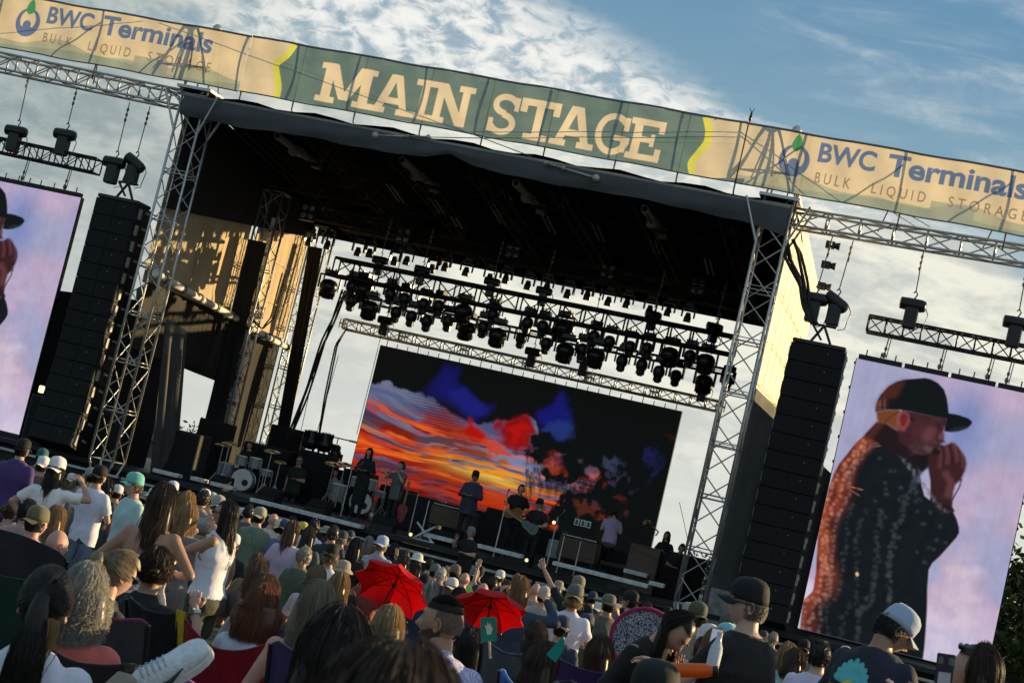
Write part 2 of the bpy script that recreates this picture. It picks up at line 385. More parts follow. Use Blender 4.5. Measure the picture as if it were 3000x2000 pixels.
# ------------------------------------------------------------------ roof
rf = thing('stage_roof', 'black stage roof with a sagging grey front valance', 'stage roof', (-12.2, 45, 10.8))
def rl(x, y, z): return V(x+12.2, y-45, z-10.8)
r = MB()          # sloping top sheet, seen from below
ns = 30
top = [[rl(XL-.35+(XR-XL+.7)*i/ns, y, z+.05*math.sin(i*1.7+y)) for i in range(ns+1)] for y, z in ((39.6, 11.0), (42, 11.1), (45, 10.75), (48, 10.3), (51, 9.75))]
r.sheet(top, .04); r.build('ceiling_sheet', M_ROOF, rf, smooth=True)
b = MB(); b.sheet([[rl(XL-.3+(XR-XL+.6)*i/ns, 51+.02*math.sin(i*2.2), z) for i in range(ns+1)] for z in (9.8, 9.65, 9.50)], .03); b.build('rear_valance', M_ROOF, rf, smooth=True)
fv = MB(); grid = []
for k in range(7):
    row = []
    for i in range(121):
        t = i/120; x = XL-.25+(XR-XL+.55)*t
        drop = .50-.05*math.sin(t*math.pi)+.08*max(0, 1-abs(t-.12)/.12)-.20*max(0, 1-abs(t-.465)/.04)+.02*math.sin(t*23)+.012*math.sin(t*71)+.16*max(0, (t-.93)/.07)
        z = 10.93-drop*k/6+.015*math.sin(t*17)*k/6
        row.append(rl(x, 39.62-.05*math.sin(k/6*math.pi)+.02*math.sin(t*31+k*.9)*k/6+.012*math.sin(t*93)*k/6-.05*max(0, 1-abs(t-.465)/.06)*k/6, z))
    grid.append(row)
fv.sheet(grid, .012).build('front_valance', M_FASCIA, rf, smooth=True)
e = MB().tube(rl(XL-.3, 39.66, 10.95), rl(XR+.3, 39.66, 10.95), .05, n=8); e.build('front_beam', mat('weathered beam', (.30, .29, .27), .6), rf, smooth=True)
sp = MB()        # steel under the sheet: rafters and purlins
for i in range(7):
    x = XL+1.2+(XR-XL-2.4)*i/6
    truss(sp, rl(x, 40.2, 10.55), rl(x, 50.6, 9.75), .3, .35, .6, .022, .011, n=4)
for y, z in ((42.5, 10.5), (45.5, 10.15), (48.5, 9.85)): truss(sp, rl(XL, y, z), rl(XR, y, z), .3, .4, .7, .022, .011, n=4)
sp.build('roof_steel', mat('dull roof steel', (.006, .0065, .007), .6, .1), rf)
for (px, py) in ((812, 397), (1178, 469), (1511, 536), (1888, 611)):
    a = P(px, py, 40.4); q = MB()
    c0 = a+V(0, 1.3, .02); c1 = a+V(0, 3.2, 0)
    ring = [(.11, 0), (.11, .25), (.09, .27), (.065, .27), (.065, 0.02)]
    q.lathe([(.10, 0), (.105, .05), (.10, 1.2), (.10, 3.2)], 14, a-V(12.2*-1, 45, 10.8), rotx(-math.pi/2), cap=False)
    q.lathe([(.075, 3.2), (.075, 0.0), (.10, 0.0)], 14, a-V(-12.2, 45, 10.8), rotx(-math.pi/2), cap=False)
    q.ell(a-V(-12.2, 45, 10.8)+V(0, 1.25, -.10), (.13, .2, .14), nu=10, nv=6)
    q.box(a-V(-12.2, 45, 10.8)+V(0, 1.7, -.02), (.2, .35, .2)); q.box(a-V(-12.2, 45, 10.8)+V(0, 3.1, 0), (.24, .2, .26))
    q.build('roof_jack', mat('primer grey tube', (.22, .21, .20), .55), rf, auto=40)
holes = MB()
for (px, py, l_) in ((1150, 565, .9), (1275, 605, .8), (1450, 625, 1.1), (1600, 655, .9), (1480, 575, .5), (1640, 610, .5), (1745, 680, .9), (1910, 720, .7), (2070, 780, .9), (1330, 650, .5)):
    a = P(px, py, 44.5)+V(12.2, -45, -10.8); holes.box(a, (.05, l_*1.6, .012), rotx(-.14)); holes.box(a+V(.13, .1, 0), (.05, l_*1.6, .012), rotx(-.14))
holes.build('white_strap', mat('white strap', (.22, .23, .24), .7), rf)

# ------------------------------------------------------------------ side tarpaulins of the stage
def cloth(p00, p10, p01, p11, nu, nv, amp, seed=0, vert=True):
    p00, p10, p01, p11 = [np.asarray(q, float) for q in (p00, p10, p01, p11)]; rs = np.random.default_rng(seed); ph = rs.uniform(0, 6.3, 8); fr = rs.uniform(2, 14, 8)
    nrm = unit(np.cross(p10-p00, p01-p00)); out = []
    for j in range(nv+1):
        row = []
        for i in range(nu+1):
            s, t = i/nu, j/nv; q = (1-s)*(1-t)*p00+s*(1-t)*p10+(1-s)*t*p01+s*t*p11
            a = sum(math.sin(fr[k]*(s if vert else t)*6.28*.5+ph[k]+1.5*math.sin(t*2+k))/(1+.25*fr[k]) for k in range(8))
            row.append(q+nrm*amp*a*min(1, 6*s, 6*(1-s))*min(1, 8*t, 8*(1-t)))
        out.append(row)
    return out
def wall(name, label, cat, grid, m, thick=.01, group=None):
    g_ = np.asarray(grid, float); c = g_.reshape(-1, 3).mean(0); c[2] = g_[..., 2].min()
    mb = MB().sheet(g_-c, thick); o = mb.build(name, m, None, smooth=True, loc=tuple(c)); tag(o, label, cat, group); return o
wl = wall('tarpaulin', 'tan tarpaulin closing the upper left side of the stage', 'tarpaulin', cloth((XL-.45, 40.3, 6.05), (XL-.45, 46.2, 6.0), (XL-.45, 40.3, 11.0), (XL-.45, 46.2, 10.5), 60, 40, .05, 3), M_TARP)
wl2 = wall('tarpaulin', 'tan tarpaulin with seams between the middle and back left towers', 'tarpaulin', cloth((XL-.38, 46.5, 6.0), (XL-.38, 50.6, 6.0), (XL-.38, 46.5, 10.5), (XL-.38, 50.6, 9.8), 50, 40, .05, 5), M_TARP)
sm = MB()
for z in (6.9, 8.1, 9.2): sm.bb(-.02, .02, -1.7, 1.9, z-6.0-.008, z-6.0+.008)
for y in (-.2, 1.2): sm.bb(-.02, .02, y-.012, y+.012, .5, 3.9)
sm.build('seam', mat('tape seam', (.55, .47, .33), .7), wl2)
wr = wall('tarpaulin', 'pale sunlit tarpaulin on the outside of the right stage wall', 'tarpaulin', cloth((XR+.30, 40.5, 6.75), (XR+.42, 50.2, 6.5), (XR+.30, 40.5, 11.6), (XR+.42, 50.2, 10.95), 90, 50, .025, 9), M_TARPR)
lc = MB()
for k in range(7):
    y = -4.2+8.4*k/6; lc.path([V(.05, y, 4.3), V(.09, y+.02, 2.5), V(.06, y, .35)], .006, 4)
for z in (.35, 1.4, 2.6, 3.6): lc.path([V(.05, -4.7+9.4*i/12, z+.02*math.sin(i*2)) for i in range(13)], .010, 4)
lc.build('lacing', mat('lacing cord', (.62, .50, .30), .8), wr)
for (px, py) in ((2372, 705), (2395, 770), (2398, 835)):
    fl = MB(); a = P(px, py, 50.2); fl.box((XR+.52-(XR+.36), a[1]-45.3, a[2]-6.5), (.26, .2, .2)); fl.lathe([(.07, 0), (.12, .18)], 10, (XR+.62-(XR+.36), a[1]-45.3, a[2]-6.5), roty(math.pi/2)); fl.build('floodlight', M_FIX, wr)
# inside lining of the right wall (dark) so that it throws its shadow
wall('tarpaulin', 'black lining hung inside the right stage wall behind the tower', 'tarpaulin', cloth((XR+.15, 40.9, 1.3), (XR+.2, 50.1, 1.3), (XR+.15, 40.9, 11.2), (XR+.2, 50.1, 10.4), 30, 20, .02, 4), M_BLACK)
# added black sheet as roof shade on left tarpaulins; masking strips along the towers
wall('masking_and_shade_cloth', 'added black sheet standing for roof shade across the top of the left side', 'drape', cloth((XL-.30, 40.3, 8.05), (XL-.30, 50.7, 9.35), (XL-.30, 40.3, 11.1), (XL-.30, 50.7, 10.4), 60, 16, .03, 41), M_BLACK)
wall('masking_and_shade_cloth', 'narrow black cloth strip hanging beside the middle tower', 'drape', cloth(P(585, 1300, 45.7), P(632, 1310, 45.7), P(728, 700, 45.7), P(782, 712, 45.7), 8, 30, .05, 42), M_BLACK)
wall('masking_and_shade_cloth', 'narrow black cloth strip wrapping the back left tower', 'drape', cloth(P(800, 1320, 50.0), P(836, 1325, 50.0), P(905, 720, 50.0), P(945, 728, 50.0), 8, 30, .05, 43), M_BLACK)
# dark wings under the tarpaulins on the left
dk = thing('wing_tent', 'dark fabric side wing left of the stage with an arched valance', 'side tent', (-22, 45, -.5))
def wgrid(*a, **k): return np.asarray(cloth(*a, **k))-V(-22, 45, -.5)
MB().sheet(wgrid((XL-.5, 40.6, 4.35), (XL-.5, 50, 4.0), (XL-.4, 40.6, 6.1), (XL-.4, 50, 6.0), 50, 20, .08, seed=6), .01).build('valance', mat('dark brown canvas', (.024, .021, .017), .85, 0, .25, 2, .5, 3), dk, smooth=True)
MB().sheet(wgrid((XL-.42, 46.9, ZD), (XL-.42, 50.5, ZD), (XL-.42, 46.9, 6.0), (XL-.42, 50.5, 6.0), 26, 20, .05, seed=8), .01).build('rear_curtain', mat('dark brown cloth', (.020, .018, .016), .9, 0, .2, 2, .4, 3), dk, smooth=True)
# grey corner flap behind the front left tower
MB().sheet(wgrid((XL+.55, 41.6, .9), (XL+1.0, 42.3, .9), (XL+.30, 40.6, 5.3), (XL+.75, 41.1, 5.1), 10, 30, .05, seed=2), .01).build('corner_flap', M_GREYTARP, dk, smooth=True)
# pitched dark roof of the wing further left (behind the left speakers)
MB().sheet(wgrid(P(395, 925, 45), P(640, 1010, 50), P(400, 845, 45), P(470, 820, 48), 14, 8, .03, seed=1), .02).build('wing_roof', M_GREYTARP, dk, smooth=True)
bk = MB(); bk.sheet(wgrid((-28.5, 43.5, -.5), (XL-.6, 43.5, -.5), (-28.5, 43.5, 5.15), (XL-.6, 43.5, 5.9), 30, 12, .06, seed=12), .01); bk.build('front_curtain', M_BLACK, dk, smooth=True)
rt = thing('wing_tent', 'dark fabric side wing behind the right tower and speakers', 'side tent', (-2, 44, -.5))
def wgr(*a, **k): return np.asarray(cloth(*a, **k))-V(-2, 44, -.5)
MB().sheet(wgr((XR+.20, 40.72, -.5), (-1.9, 41.6, -.5), (XR+.22, 40.72, 6.5), (-1.9, 41.6, 5.0), 30, 24, .04, seed=22), .01).build('curtain', mat('grey tent side', (.085, .088, .092), .75, 0, .2, 1.2, .4, 3), rt, smooth=True)
MB().sheet(wgr((XR+.3, 41.0, 6.25), (-2.6, 44, 5.6), (XR+.3, 41.0, 6.75), (-2.6, 44.0, 5.75), 14, 6, .02, seed=13), .01).build('eaves_flap', M_GREYTARP, rt, smooth=True)
MB().sheet(wgr((-3.0, 43.5, -.5), (4.6, 43.5, -.5), (-3.0, 43.5, 3.1), (4.6, 43.5, 1.0), 24, 8, .05, seed=14), .01).build('skirt', M_BLACK, rt, smooth=True)
# ------------------------------------------------------------------ deck
dt = thing('stage_deck', 'black stage deck with white front edges and a dark skirt', 'stage', (-12.2, 45, ZFOOT))
o_ = V(12.2, -45, -ZFOOT)
mb = MB(); mb.bb(-30+12.2, 3.5+12.2, 40.6-45, 52-45, ZD-.12-ZFOOT, ZD-ZFOOT); mb.build('deck_top', M_DECK, dt)
mb = MB(); mb.sheet(np.asarray(cloth((-30, 40.75, ZFOOT), (3.5, 40.75, ZFOOT), (-30, 40.75, ZD-.13), (3.5, 40.75, ZD-.13), 120, 4, .04, 31))+o_); mb.build('skirt', M_BLACK, dt, smooth=True)
for a, b_, z, d_ in ((P(455, 1375, 40.9), P(527, 1397, 40.9), 0, .05), (P(565, 1400, 40.9), P(604, 1410, 40.9), 0, .05), (P(622, 1415, 40.9), P(688, 1432, 40.9), 0, .05), (P(738, 1466, 40.4), P(1062, 1540, 40.4), 0, .06), (P(1245, 1562, 41.2), P(1330, 1588, 41.2), 0, .06), (P(1400, 1595, 40.5), P(1530, 1632, 40.5), 0, .05), (P(1622, 1650, 40.4), P(1900, 1715, 40.4), 0, .06), (P(1830, 1668, 42), P(1898, 1688, 42), 0, .05), (P(1905, 1700, 40.5), P(1945, 1722, 40.5), 0, .05)):
    st = MB(); c = (a+b_)/2+o_; st.bev(c, (abs(b_[0]-a[0]), .35, .10), .012); st.build('white_riser', M_EDGE, dt)
for x0, x1 in ((-30, -19.2), (-19.1, -16.2), (-16.1, -12.1), (-12.0, -8.3), (-8.2, -5.0), (-4.9, 3.5)):
    MB().box(V((x0+x1)/2, 39.55, 1.07)+o_, (x1-x0, .10, .055)).build('ledge', mat('scuffed aluminium ledge', (.45, .45, .44), .45, .3, .3, 5), dt)
mb = MB(); mb.bb(-30+12.2, 3.5+12.2, 39.6-45, 39.7-45, 0, 1.04-ZFOOT); mb.build('barricade', mat('dark barricade', (.02, .02, .021), .7, 0, .3, 2), dt)

# ------------------------------------------------------------------ header trusses, banner frames
def simple_truss(name, label, p, q, w, h, bay, rc=.026, rd=.014, m=M_STEEL, posts=False, cat='truss', group=None, faces='tbfk'):
    p = np.asarray(p, float); q = np.asarray(q, float); mb = MB(); truss(mb, V(0, 0, 0), q-p, w, h, bay, rc, rd, faces=faces)
    if posts:
        k = max(1, round(np.linalg.norm(q-p)/bay))
        for i in range(k+1):
            c = (q-p)*i/k
            for s in (-w/2, w/2): mb.tube(c+V(0, s, -h/2), c+V(0, s, h/2), rd*1.5, n=5)
    o = mb.build(name, m, None, smooth=True, loc=tuple(p)); tag(o, label, cat, group); return o
simple_truss('header_truss', 'silver truss carrying the left end of the banner', (-28.2, 40.1, 11.02), (XL-.4, 40.1, 10.88), .55, .42, .62, .035, .019, posts=True, group='trusses under the banner wings')
simple_truss('header_truss', 'silver truss carrying the right end of the banner', (XR+.4, 40.1, 10.8), (3.5, 40.1, 10.98), .5, .40, .78, .035, .019, posts=True, group='trusses under the banner wings')
SEAM = [-26.0, -22.99, -20.37, -18.77, -17.30, -15.60, -13.81, -12.18, -10.55, -8.75, -7.19, -5.78, -4.25, -1.86, .57, 2.9]
for i, x in enumerate(SEAM):
    mb = MB(); mb.tube((0, .1, 0), (0, .1, 1.52), .022)
    onroof = XL+.6 < x < XR-.6
    if onroof: mb.path([V(0, .1, .05), V(0, .12, -.18), V(.06, .35, -.42)], .022)
    else:
        mb.tube((0, .1, 0), (0, .1, -.35), .022); mb.tube((0, .1, 1.2), (-.45, 1.0, -.3), .018)
    where = ('on the left wing truss', 'on the roof front edge', 'on the right wing truss')[0 if x < XL+.6 else 1 if onroof else 2]
    nth = ('first', 'second', 'third', 'fourth', 'fifth', 'sixth', 'seventh', 'eighth', 'ninth', 'tenth', 'eleventh', 'twelfth', 'thirteenth', 'fourteenth', 'fifteenth', 'sixteenth')[i]
    o = mb.build('banner_post', M_CHAIN, None, smooth=True, loc=(x*.992, 39.60, 3.05+(11.33-3.05)*.992)); tag(o, nth+' banner post from the left, standing '+where, 'post', 'posts behind the banner')
# stay cables with turnbuckles
def cable(label, pts, r=.012, buckle=None, m=M_CHAIN, name='stay_cable', cat='cable', group='stay cables along the banner'):
    pts = [np.asarray(q, float) for q in pts]; b0 = pts[0]; t = thing(name, label, cat, tuple(b0), group=group)
    MB().path([q-b0 for q in pts], r, 5).build('wire', m, t, smooth=True)
    if buckle is not None:
        a, b = [np.asarray(q, float)-b0 for q in buckle]; mb = MB(); d = unit(b-a); x, y = frame(d)
        for s in (-.05, .05): mb.tube(a+x*s, b+x*s, .018)
        mb.ell(a, .07, nu=8, nv=5); mb.ell(b, .06, nu=8, nv=5); mb.tube(b, b+d*.8, .03); mb.ell(b+d*.85, .1, nu=8, nv=5)
        mb.build('turnbuckle', mat('galvanised fitting', (.42, .40, .36), .45, .5), t, smooth=True)
    return t
cable('stay cable slanting from the left spire down across the banner letters', [P(598, 95, 40.3), P(1560, 460, 39.5)], buckle=(P(1600, 478, 39.5), P(1650, 493, 39.5)))
cable('upper of two level stay cables running to the right spire', [P(1420, 395, 39.8), P(2286, 411, 40.2)])
cable('lower level stay cable with turnbuckle running to the right spire', [P(1250, 402, 39.6), P(1420, 405, 39.6), P(2286, 425, 40.2)], buckle=(P(1255, 402, 39.6), P(1195, 400, 39.6)))
cable('stay cable falling from the right spire behind the right banner', [P(2300, 415, 40.3), P(2725, 665, 40.8)])
cable('second stay cable falling beside it from the right spire', [P(2300, 425, 40.3), P(2690, 668, 41.2)])
cable('stay cable falling from the left spire behind the left banner', [P(590, 98, 40.5), P(180, 158, 41.0)])
an = MB(); an.tube((0, 0, 0), (0, 0, .25), .015); an.lathe([(.015, .14), (.04, .2), (.02, .38)], 8); an.path([V(0, 0, .36), V(.05, 0, .43), V(.03, 0, .47)], .01, 5); an.path([V(0, 0, .36), V(-.05, 0, .43), V(-.04, 0, .46)], .01, 5)
o = an.build('wind_gauge', M_FIX, None, smooth=True, loc=(-5.78, 40.1, 12.78)); tag(o, 'small black wind gauge on a stick above the banner edge', 'wind gauge')
# ------------------------------------------------------------------ printed and shown pictures: a colour per point of a fine sheet
def lin(r, g_, b):
    c = np.array([r, g_, b], float)/255; return np.where(c <= .04045, c/12.92, ((c+.055)/1.055)**2.4)
def vnoise(x, y, seed=0):
    rs = np.random.default_rng(seed); T = rs.random((256, 256))
    xi = np.floor(x).astype(int); yi = np.floor(y).astype(int); fx = x-xi; fy = y-yi
    fx = fx*fx*(3-2*fx); fy = fy*fy*(3-2*fy)
    a = T[yi % 256, xi % 256]; b = T[yi % 256, (xi+1) % 256]; c = T[(yi+1) % 256, xi % 256]; d = T[(yi+1) % 256, (xi+1) % 256]
    return (a*(1-fx)+b*fx)*(1-fy)+(c*(1-fx)+d*fx)*fy
def fbm(x, y, seed=0, o=4): return sum(vnoise(x*2**k, y*2**k, seed+k)*.5**k for k in range(o))/sum(.5**k for k in range(o))
def sst(v, a, b): t = np.clip((v-a)/(b-a), 0, 1); return t*t*(3-2*t)
class Canvas:
    """picture over x0..x1 (metres across) and z0..z1 (metres up), step s"""
    def __init__(self, x0, x1, z0, z1, s, col=(0, 0, 0)):
        self.x0, self.x1, self.z0, self.z1 = x0, x1, z0, z1
        self.w = int(round((x1-x0)/s))+1; self.h = int(round((z1-z0)/s))+1
        self.X, self.Z = np.meshgrid(np.linspace(x0, x1, self.w), np.linspace(z0, z1, self.h))
        self.sx = (x1-x0)/(self.w-1); self.sz = (z1-z0)/(self.h-1)
        self.a = np.zeros((self.h, self.w, 3))+np.asarray(col)
    def cover(self, pts, soft=0.0, aa=2):
        p = np.asarray(pts, float); m = 3*max(self.sx, self.sz)+soft*2
        i0 = max(int((p[:, 0].min()-m-self.x0)/self.sx), 0); i1 = min(int((p[:, 0].max()+m-self.x0)/self.sx)+2, self.w)
        j0 = max(int((p[:, 1].min()-m-self.z0)/self.sz), 0); j1 = min(int((p[:, 1].max()+m-self.z0)/self.sz)+2, self.h)
        if i1 <= i0 or j1 <= j0: return None
        acc = np.zeros((j1-j0, i1-i0))
        for u in range(aa):
            for v in range(aa):
                X = self.X[j0:j1, i0:i1]+((u+.5)/aa-.5)*self.sx; Z = self.Z[j0:j1, i0:i1]+((v+.5)/aa-.5)*self.sz
                ins = np.zeros(X.shape, bool); n = len(p)
                for k in range(n):
                    x1, z1 = p[k]; x2, z2 = p[(k+1) % n]
                    if z1 == z2: continue
                    ins ^= ((z1 > Z) != (z2 > Z)) & (X < (x2-x1)*(Z-z1)/(z2-z1)+x1)
                acc += ins
        acc /= aa*aa
        if soft > 0:
            k = max(1, int(soft/self.sx))
            for _ in range(2):
                for ax in (0, 1):
                    c = np.cumsum(np.pad(acc, [(k+1, k) if q == ax else (0, 0) for q in (0, 1)], mode='edge'), axis=ax)
                    acc = (np.take(c, range(2*k+1, c.shape[ax]), ax)-np.take(c, range(0, c.shape[ax]-2*k-1), ax))/(2*k+1)
        return (slice(j0, j1), slice(i0, i1)), acc
    def poly(self, pts, col, alpha=1.0, soft=0.0, fn=None):
        r = self.cover(pts, soft)
        if r is None: return
        sl, m = r; m = (m*alpha)
        if fn is not None: m = m*fn(self.X[sl], self.Z[sl])
        self.a[sl] = self.a[sl]*(1-m[..., None])+np.asarray(col)*m[..., None]
    def line(self, pts, w, col, alpha=1.0, soft=0.0):
        p = [np.asarray(q, float) for q in pts]; ws = w if hasattr(w, '__len__') else [w]*len(p); Ls, Rs = [], []
        for i in range(len(p)):
            d = p[min(i+1, len(p)-1)]-p[max(i-1, 0)]; n = V(-d[1], d[0]); n = n/(np.linalg.norm(n)+1e-9)*ws[i]/2; Ls.append(p[i]+n); Rs.append(p[i]-n)
        self.poly(Ls+Rs[::-1], col, alpha, soft)
    def blob(self, c, rx, rz, col, alpha=1.0, ang=0.0, n=14, soft=0.0, fn=None):
        t = np.arange(n)*2*math.pi/n; x = np.cos(t)*rx; z = np.sin(t)*rz; ca, sa = math.cos(ang), math.sin(ang)
        self.poly(np.stack([c[0]+x*ca-z*sa, c[1]+x*sa+z*ca], 1), col, alpha, soft, fn)
    def mixin(self, m, col): self.a = self.a*(1-m[..., None])+np.asarray(col)*m[..., None]
    def text(self, s, x0, x1, zb, zt, col, bold=0.0, cap=True):
        """built-in lettering, stretched so that it fills x0..x1 with capitals from zb to zt"""
        cu = D.curves.new('lettering', 'FONT'); cu.body = s; cu.size = 1.0; cu.offset = bold; cu.resolution_u = 6
        ob = D.objects.new('lettering', cu); COL.objects.link(ob); dg = bpy.context.evaluated_depsgraph_get(); dg.update()
        me = ob.evaluated_get(dg).to_mesh(); me.calc_loop_triangles(); v = np.array([q.co[:2] for q in me.vertices]); tri = [tuple(t.vertices) for t in me.loop_triangles]
        ob.evaluated_get(dg).to_mesh_clear()
        ref = v[:, 1].max() if cap else 1
        base = 0.0
        v = v.copy(); v[:, 0] = x0+(v[:, 0]-v[:, 0].min())/(v[:, 0].max()-v[:, 0].min())*(x1-x0); v[:, 1] = zb+(v[:, 1]-base)/ref*(zt-zb)
        D.objects.remove(ob); D.curves.remove(cu)
        m = np.zeros((self.h, self.w))
        for t in tri:
            r = self.cover(v[list(t)], 0, 3)
            if r: m[r[0]] += r[1]
        self.mixin(np.clip(m, 0, 1), col)
    def build(self, name, m, parent=None, y=0.0, org=(0, 0, 0), bow=None, **tags):
        yy = np.full(self.X.shape, y) if bow is None else y+bow(self.X, self.Z)
        v = np.stack([self.X-org[0], yy-org[1], self.Z-org[2]], 2).reshape(-1, 3)
        i = np.arange((self.h-1)*self.w).reshape(self.h-1, self.w)[:, :-1].ravel(); q = np.stack([i, i+1, i+self.w+1, i+self.w], 1)
        me = D.meshes.new(name); me.vertices.add(len(v)); me.vertices.foreach_set('co', v.ravel())
        me.loops.add(len(q)*4); me.loops.foreach_set('vertex_index', q.ravel()); me.polygons.add(len(q)); me.polygons.foreach_set('loop_start', np.arange(len(q))*4); me.polygons.foreach_set('loop_total', np.full(len(q), 4))
        me.polygons.foreach_set('use_smooth', np.ones(len(q), bool)); me.update(calc_edges=True)
        at = me.attributes.new('print', 'FLOAT_COLOR', 'POINT'); at.data.foreach_set('color', np.concatenate([self.a.reshape(-1, 3), np.ones((len(v), 1))], 1).ravel())
        return link(me, name, m, parent, **tags)
def arc(cx, cz, rx, rz, a0, a1, n=14): return [V(cx+rx*math.cos(rad(a0+(a1-a0)*i/n)), cz+rz*math.sin(rad(a0+(a1-a0)*i/n))) for i in range(n+1)]

# ------------------------------------------------------------------ the banner over the stage
M_BANNER = canvas_mat('printed mesh banner', 'print', alpha=.93, trans=.62)
TAN, TEAL, LIME = V(.66, .575, .43), V(.105, .185, .19), V(.66, .68, .06)
NAVY, BROWN, HILL, SAND = V(.10, .16, .36), V(.26, .19, .13), V(.30, .36, .31), V(.74, .635, .48)
BZ0, BZ1 = 11.36, 12.80
def slab(c, w, col):
    """MAIN STAGE in slab-serif capitals"""
    def L_(ch, x0, x1, z0, z1):
        q = lambda pts: c.poly([(x0+(x1-x0)*a, z0+(z1-z0)*b) for a, b in pts], col)
        def bar(a0, a1, b0, b1): q([(a0, b0), (a1, b0), (a1, b1), (a0, b1)])
        s = .15
        if ch == 'M':
            bar(0, .34, 0, s); bar(.66, 1, 0, s); bar(.08, .25, 0, 1); bar(.75, .92, 0, 1); bar(0, .25, 1-s, 1); bar(.75, 1, 1-s, 1)
            q([(.10, 1), (.30, 1), (.56, .12), (.42, .12)]); q([(.90, 1), (.70, 1), (.44, .12), (.58, .12)])
        if ch == 'A':
            bar(-.02, .36, 0, s); bar(.64, 1.02, 0, s); q([(.06, 0), (.24, 0), (.56, 1), (.36, 1)]); q([(.76, 0), (.94, 0), (.64, 1), (.44, 1)]); bar(.25, .75, .26, .42)
        if ch == 'I': bar(0, 1, 0, s); bar(0, 1, 1-s, 1); bar(.32, .70, 0, 1)
        if ch == 'N':
            bar(0, .40, 0, s); bar(.12, .30, 0, 1); bar(0, .3, 1-s, 1); bar(.62, 1, 1-s, 1); bar(.72, .90, 0, 1); q([(.10, 1), (.34, 1), (.90, 0), (.68, 0)])
        if ch == 'T': bar(.2, .8, 0, s); bar(.40, .60, 0, 1); bar(0, 1, 1-s-.02, 1); bar(0, .17, .66, 1); bar(.83, 1, .66, 1)
        if ch == 'E': bar(0, .98, 0, s); bar(.12, .36, 0, 1); bar(0, 1, 1-s, 1); bar(.83, 1, .70, 1); bar(.83, 1, 0, .32); bar(.3, .74, .44, .58); bar(.64, .76, .36, .66)
        if ch in 'SG':
            sx, sz = x1-x0, z1-z0; pp = lambda a: [(x0+sx*k[0], z0+sz*k[1]) for k in a]
            if ch == 'S':
                pts = arc(.52, .735, .35, .20, 20, 265, 16)+arc(.48, .275, .37, .215, 85, -160, 16); c.line(pp(pts), w, col)
                bar(.80, .95, .62, .96); bar(.03, .18, .04, .38)
            else:
                pts = arc(.54, .5, .44, .435, 42, 345, 26); c.line(pp(pts), w, col); bar(.82, .97, .62, .95); bar(.56, 1.04, .36, .49); bar(.80, .97, .1, .45)
    for ch, a, b in (('M', -16.72, -15.18), ('A', -15.20, -14.14), ('I', -14.14, -13.60), ('N', -13.68, -12.56), ('S', -12.12, -11.36), ('T', -11.36, -10.34), ('A', -10.45, -9.38), ('G', -9.38, -8.55), ('E', -8.55, -7.70)):
        L_(ch, a, b, 11.47, 12.49)
def sponsor(c, x0, x1, off):
    """hills, drop mark and lettering; off moves the left sponsor's layout sideways"""
    X, Z = c.X, c.Z
    h = BZ0+.30+.10*np.sin(X*1.5+off)+.07*np.sin(X*3.1+1+off); c.mixin(sst(h-Z, -.01, .01)*.75, HILL)
    h2 = BZ0+.16+.08*np.sin(X*1.1+2+off); c.mixin(sst(h2-Z, -.01, .01)*.7, V(.22, .30, .28))
    for a, b, t in ((-21.9, -20.9, .42), (-21.6, -21.1, .3)): c.poly([(a+off, BZ0), (b+off, BZ0), (b+off, BZ0+t), (a+off, BZ0+t)], V(.28, .33, .31), .8)
    o = off
    ring = arc(-25.20+o, 12.16, .30, .33, 70, -250, 26); c.line([q for q in ring], [.06+.12*math.sin(math.pi*i/26) for i in range(27)], NAVY)
    c.blob((-25.20+o, 12.06), .13, .13, NAVY); c.poly(arc(-25.2+o, 11.93, .27, .14, 180, 360)+arc(-25.2+o, 12.0, .25, .02, 0, 180), NAVY)
    c.poly([(-25.20+o, 12.80), (-25.12+o, 12.68), (-25.07+o, 12.52), (-25.11+o, 12.40), (-25.20+o, 12.35), (-25.29+o, 12.40), (-25.33+o, 12.52), (-25.28+o, 12.68)], V(.05, .30, .12))
    c.text('BWC', -24.66+o, -23.32+o, 12.22, 12.68, NAVY, .03); c.text('Terminals', -23.05+o, -19.82+o, 12.20, 12.70, NAVY, .03)
    for s, a, b in (('BULK', -24.63, -23.79), ('LIQUID', -23.29, -22.04), ('STORAGE', -21.52, -19.72)): c.text('  '.join(s) if False else ' '.join(s), a+o, b+o, 11.70, 11.95, BROWN, .008)
def ribbon(c, xs, left):
    zs = np.linspace(BZ0, BZ1, 30); xx = np.interp(zs, [BZ0, 11.60, 12.2, 12.5, BZ1], xs); 
    for _ in range(3): xx[1:-1] = (xx[:-2]+xx[1:-1]*2+xx[2:])/4
    e = c.X[0, 0] if left else c.X[0, -1]
    c.poly([(x, z) for x, z in zip(xx, zs)]+[(e, BZ1+.1), (e, BZ0-.1)], TAN)
    c.line([V(x, z) for x, z in zip(xx, zs)], .17, LIME)
bow = lambda X, Z: .03*np.sin(X*2.1)*np.sin((Z-BZ0)/(BZ1-BZ0)*math.pi)+.012*np.sin(X*7+Z*3)
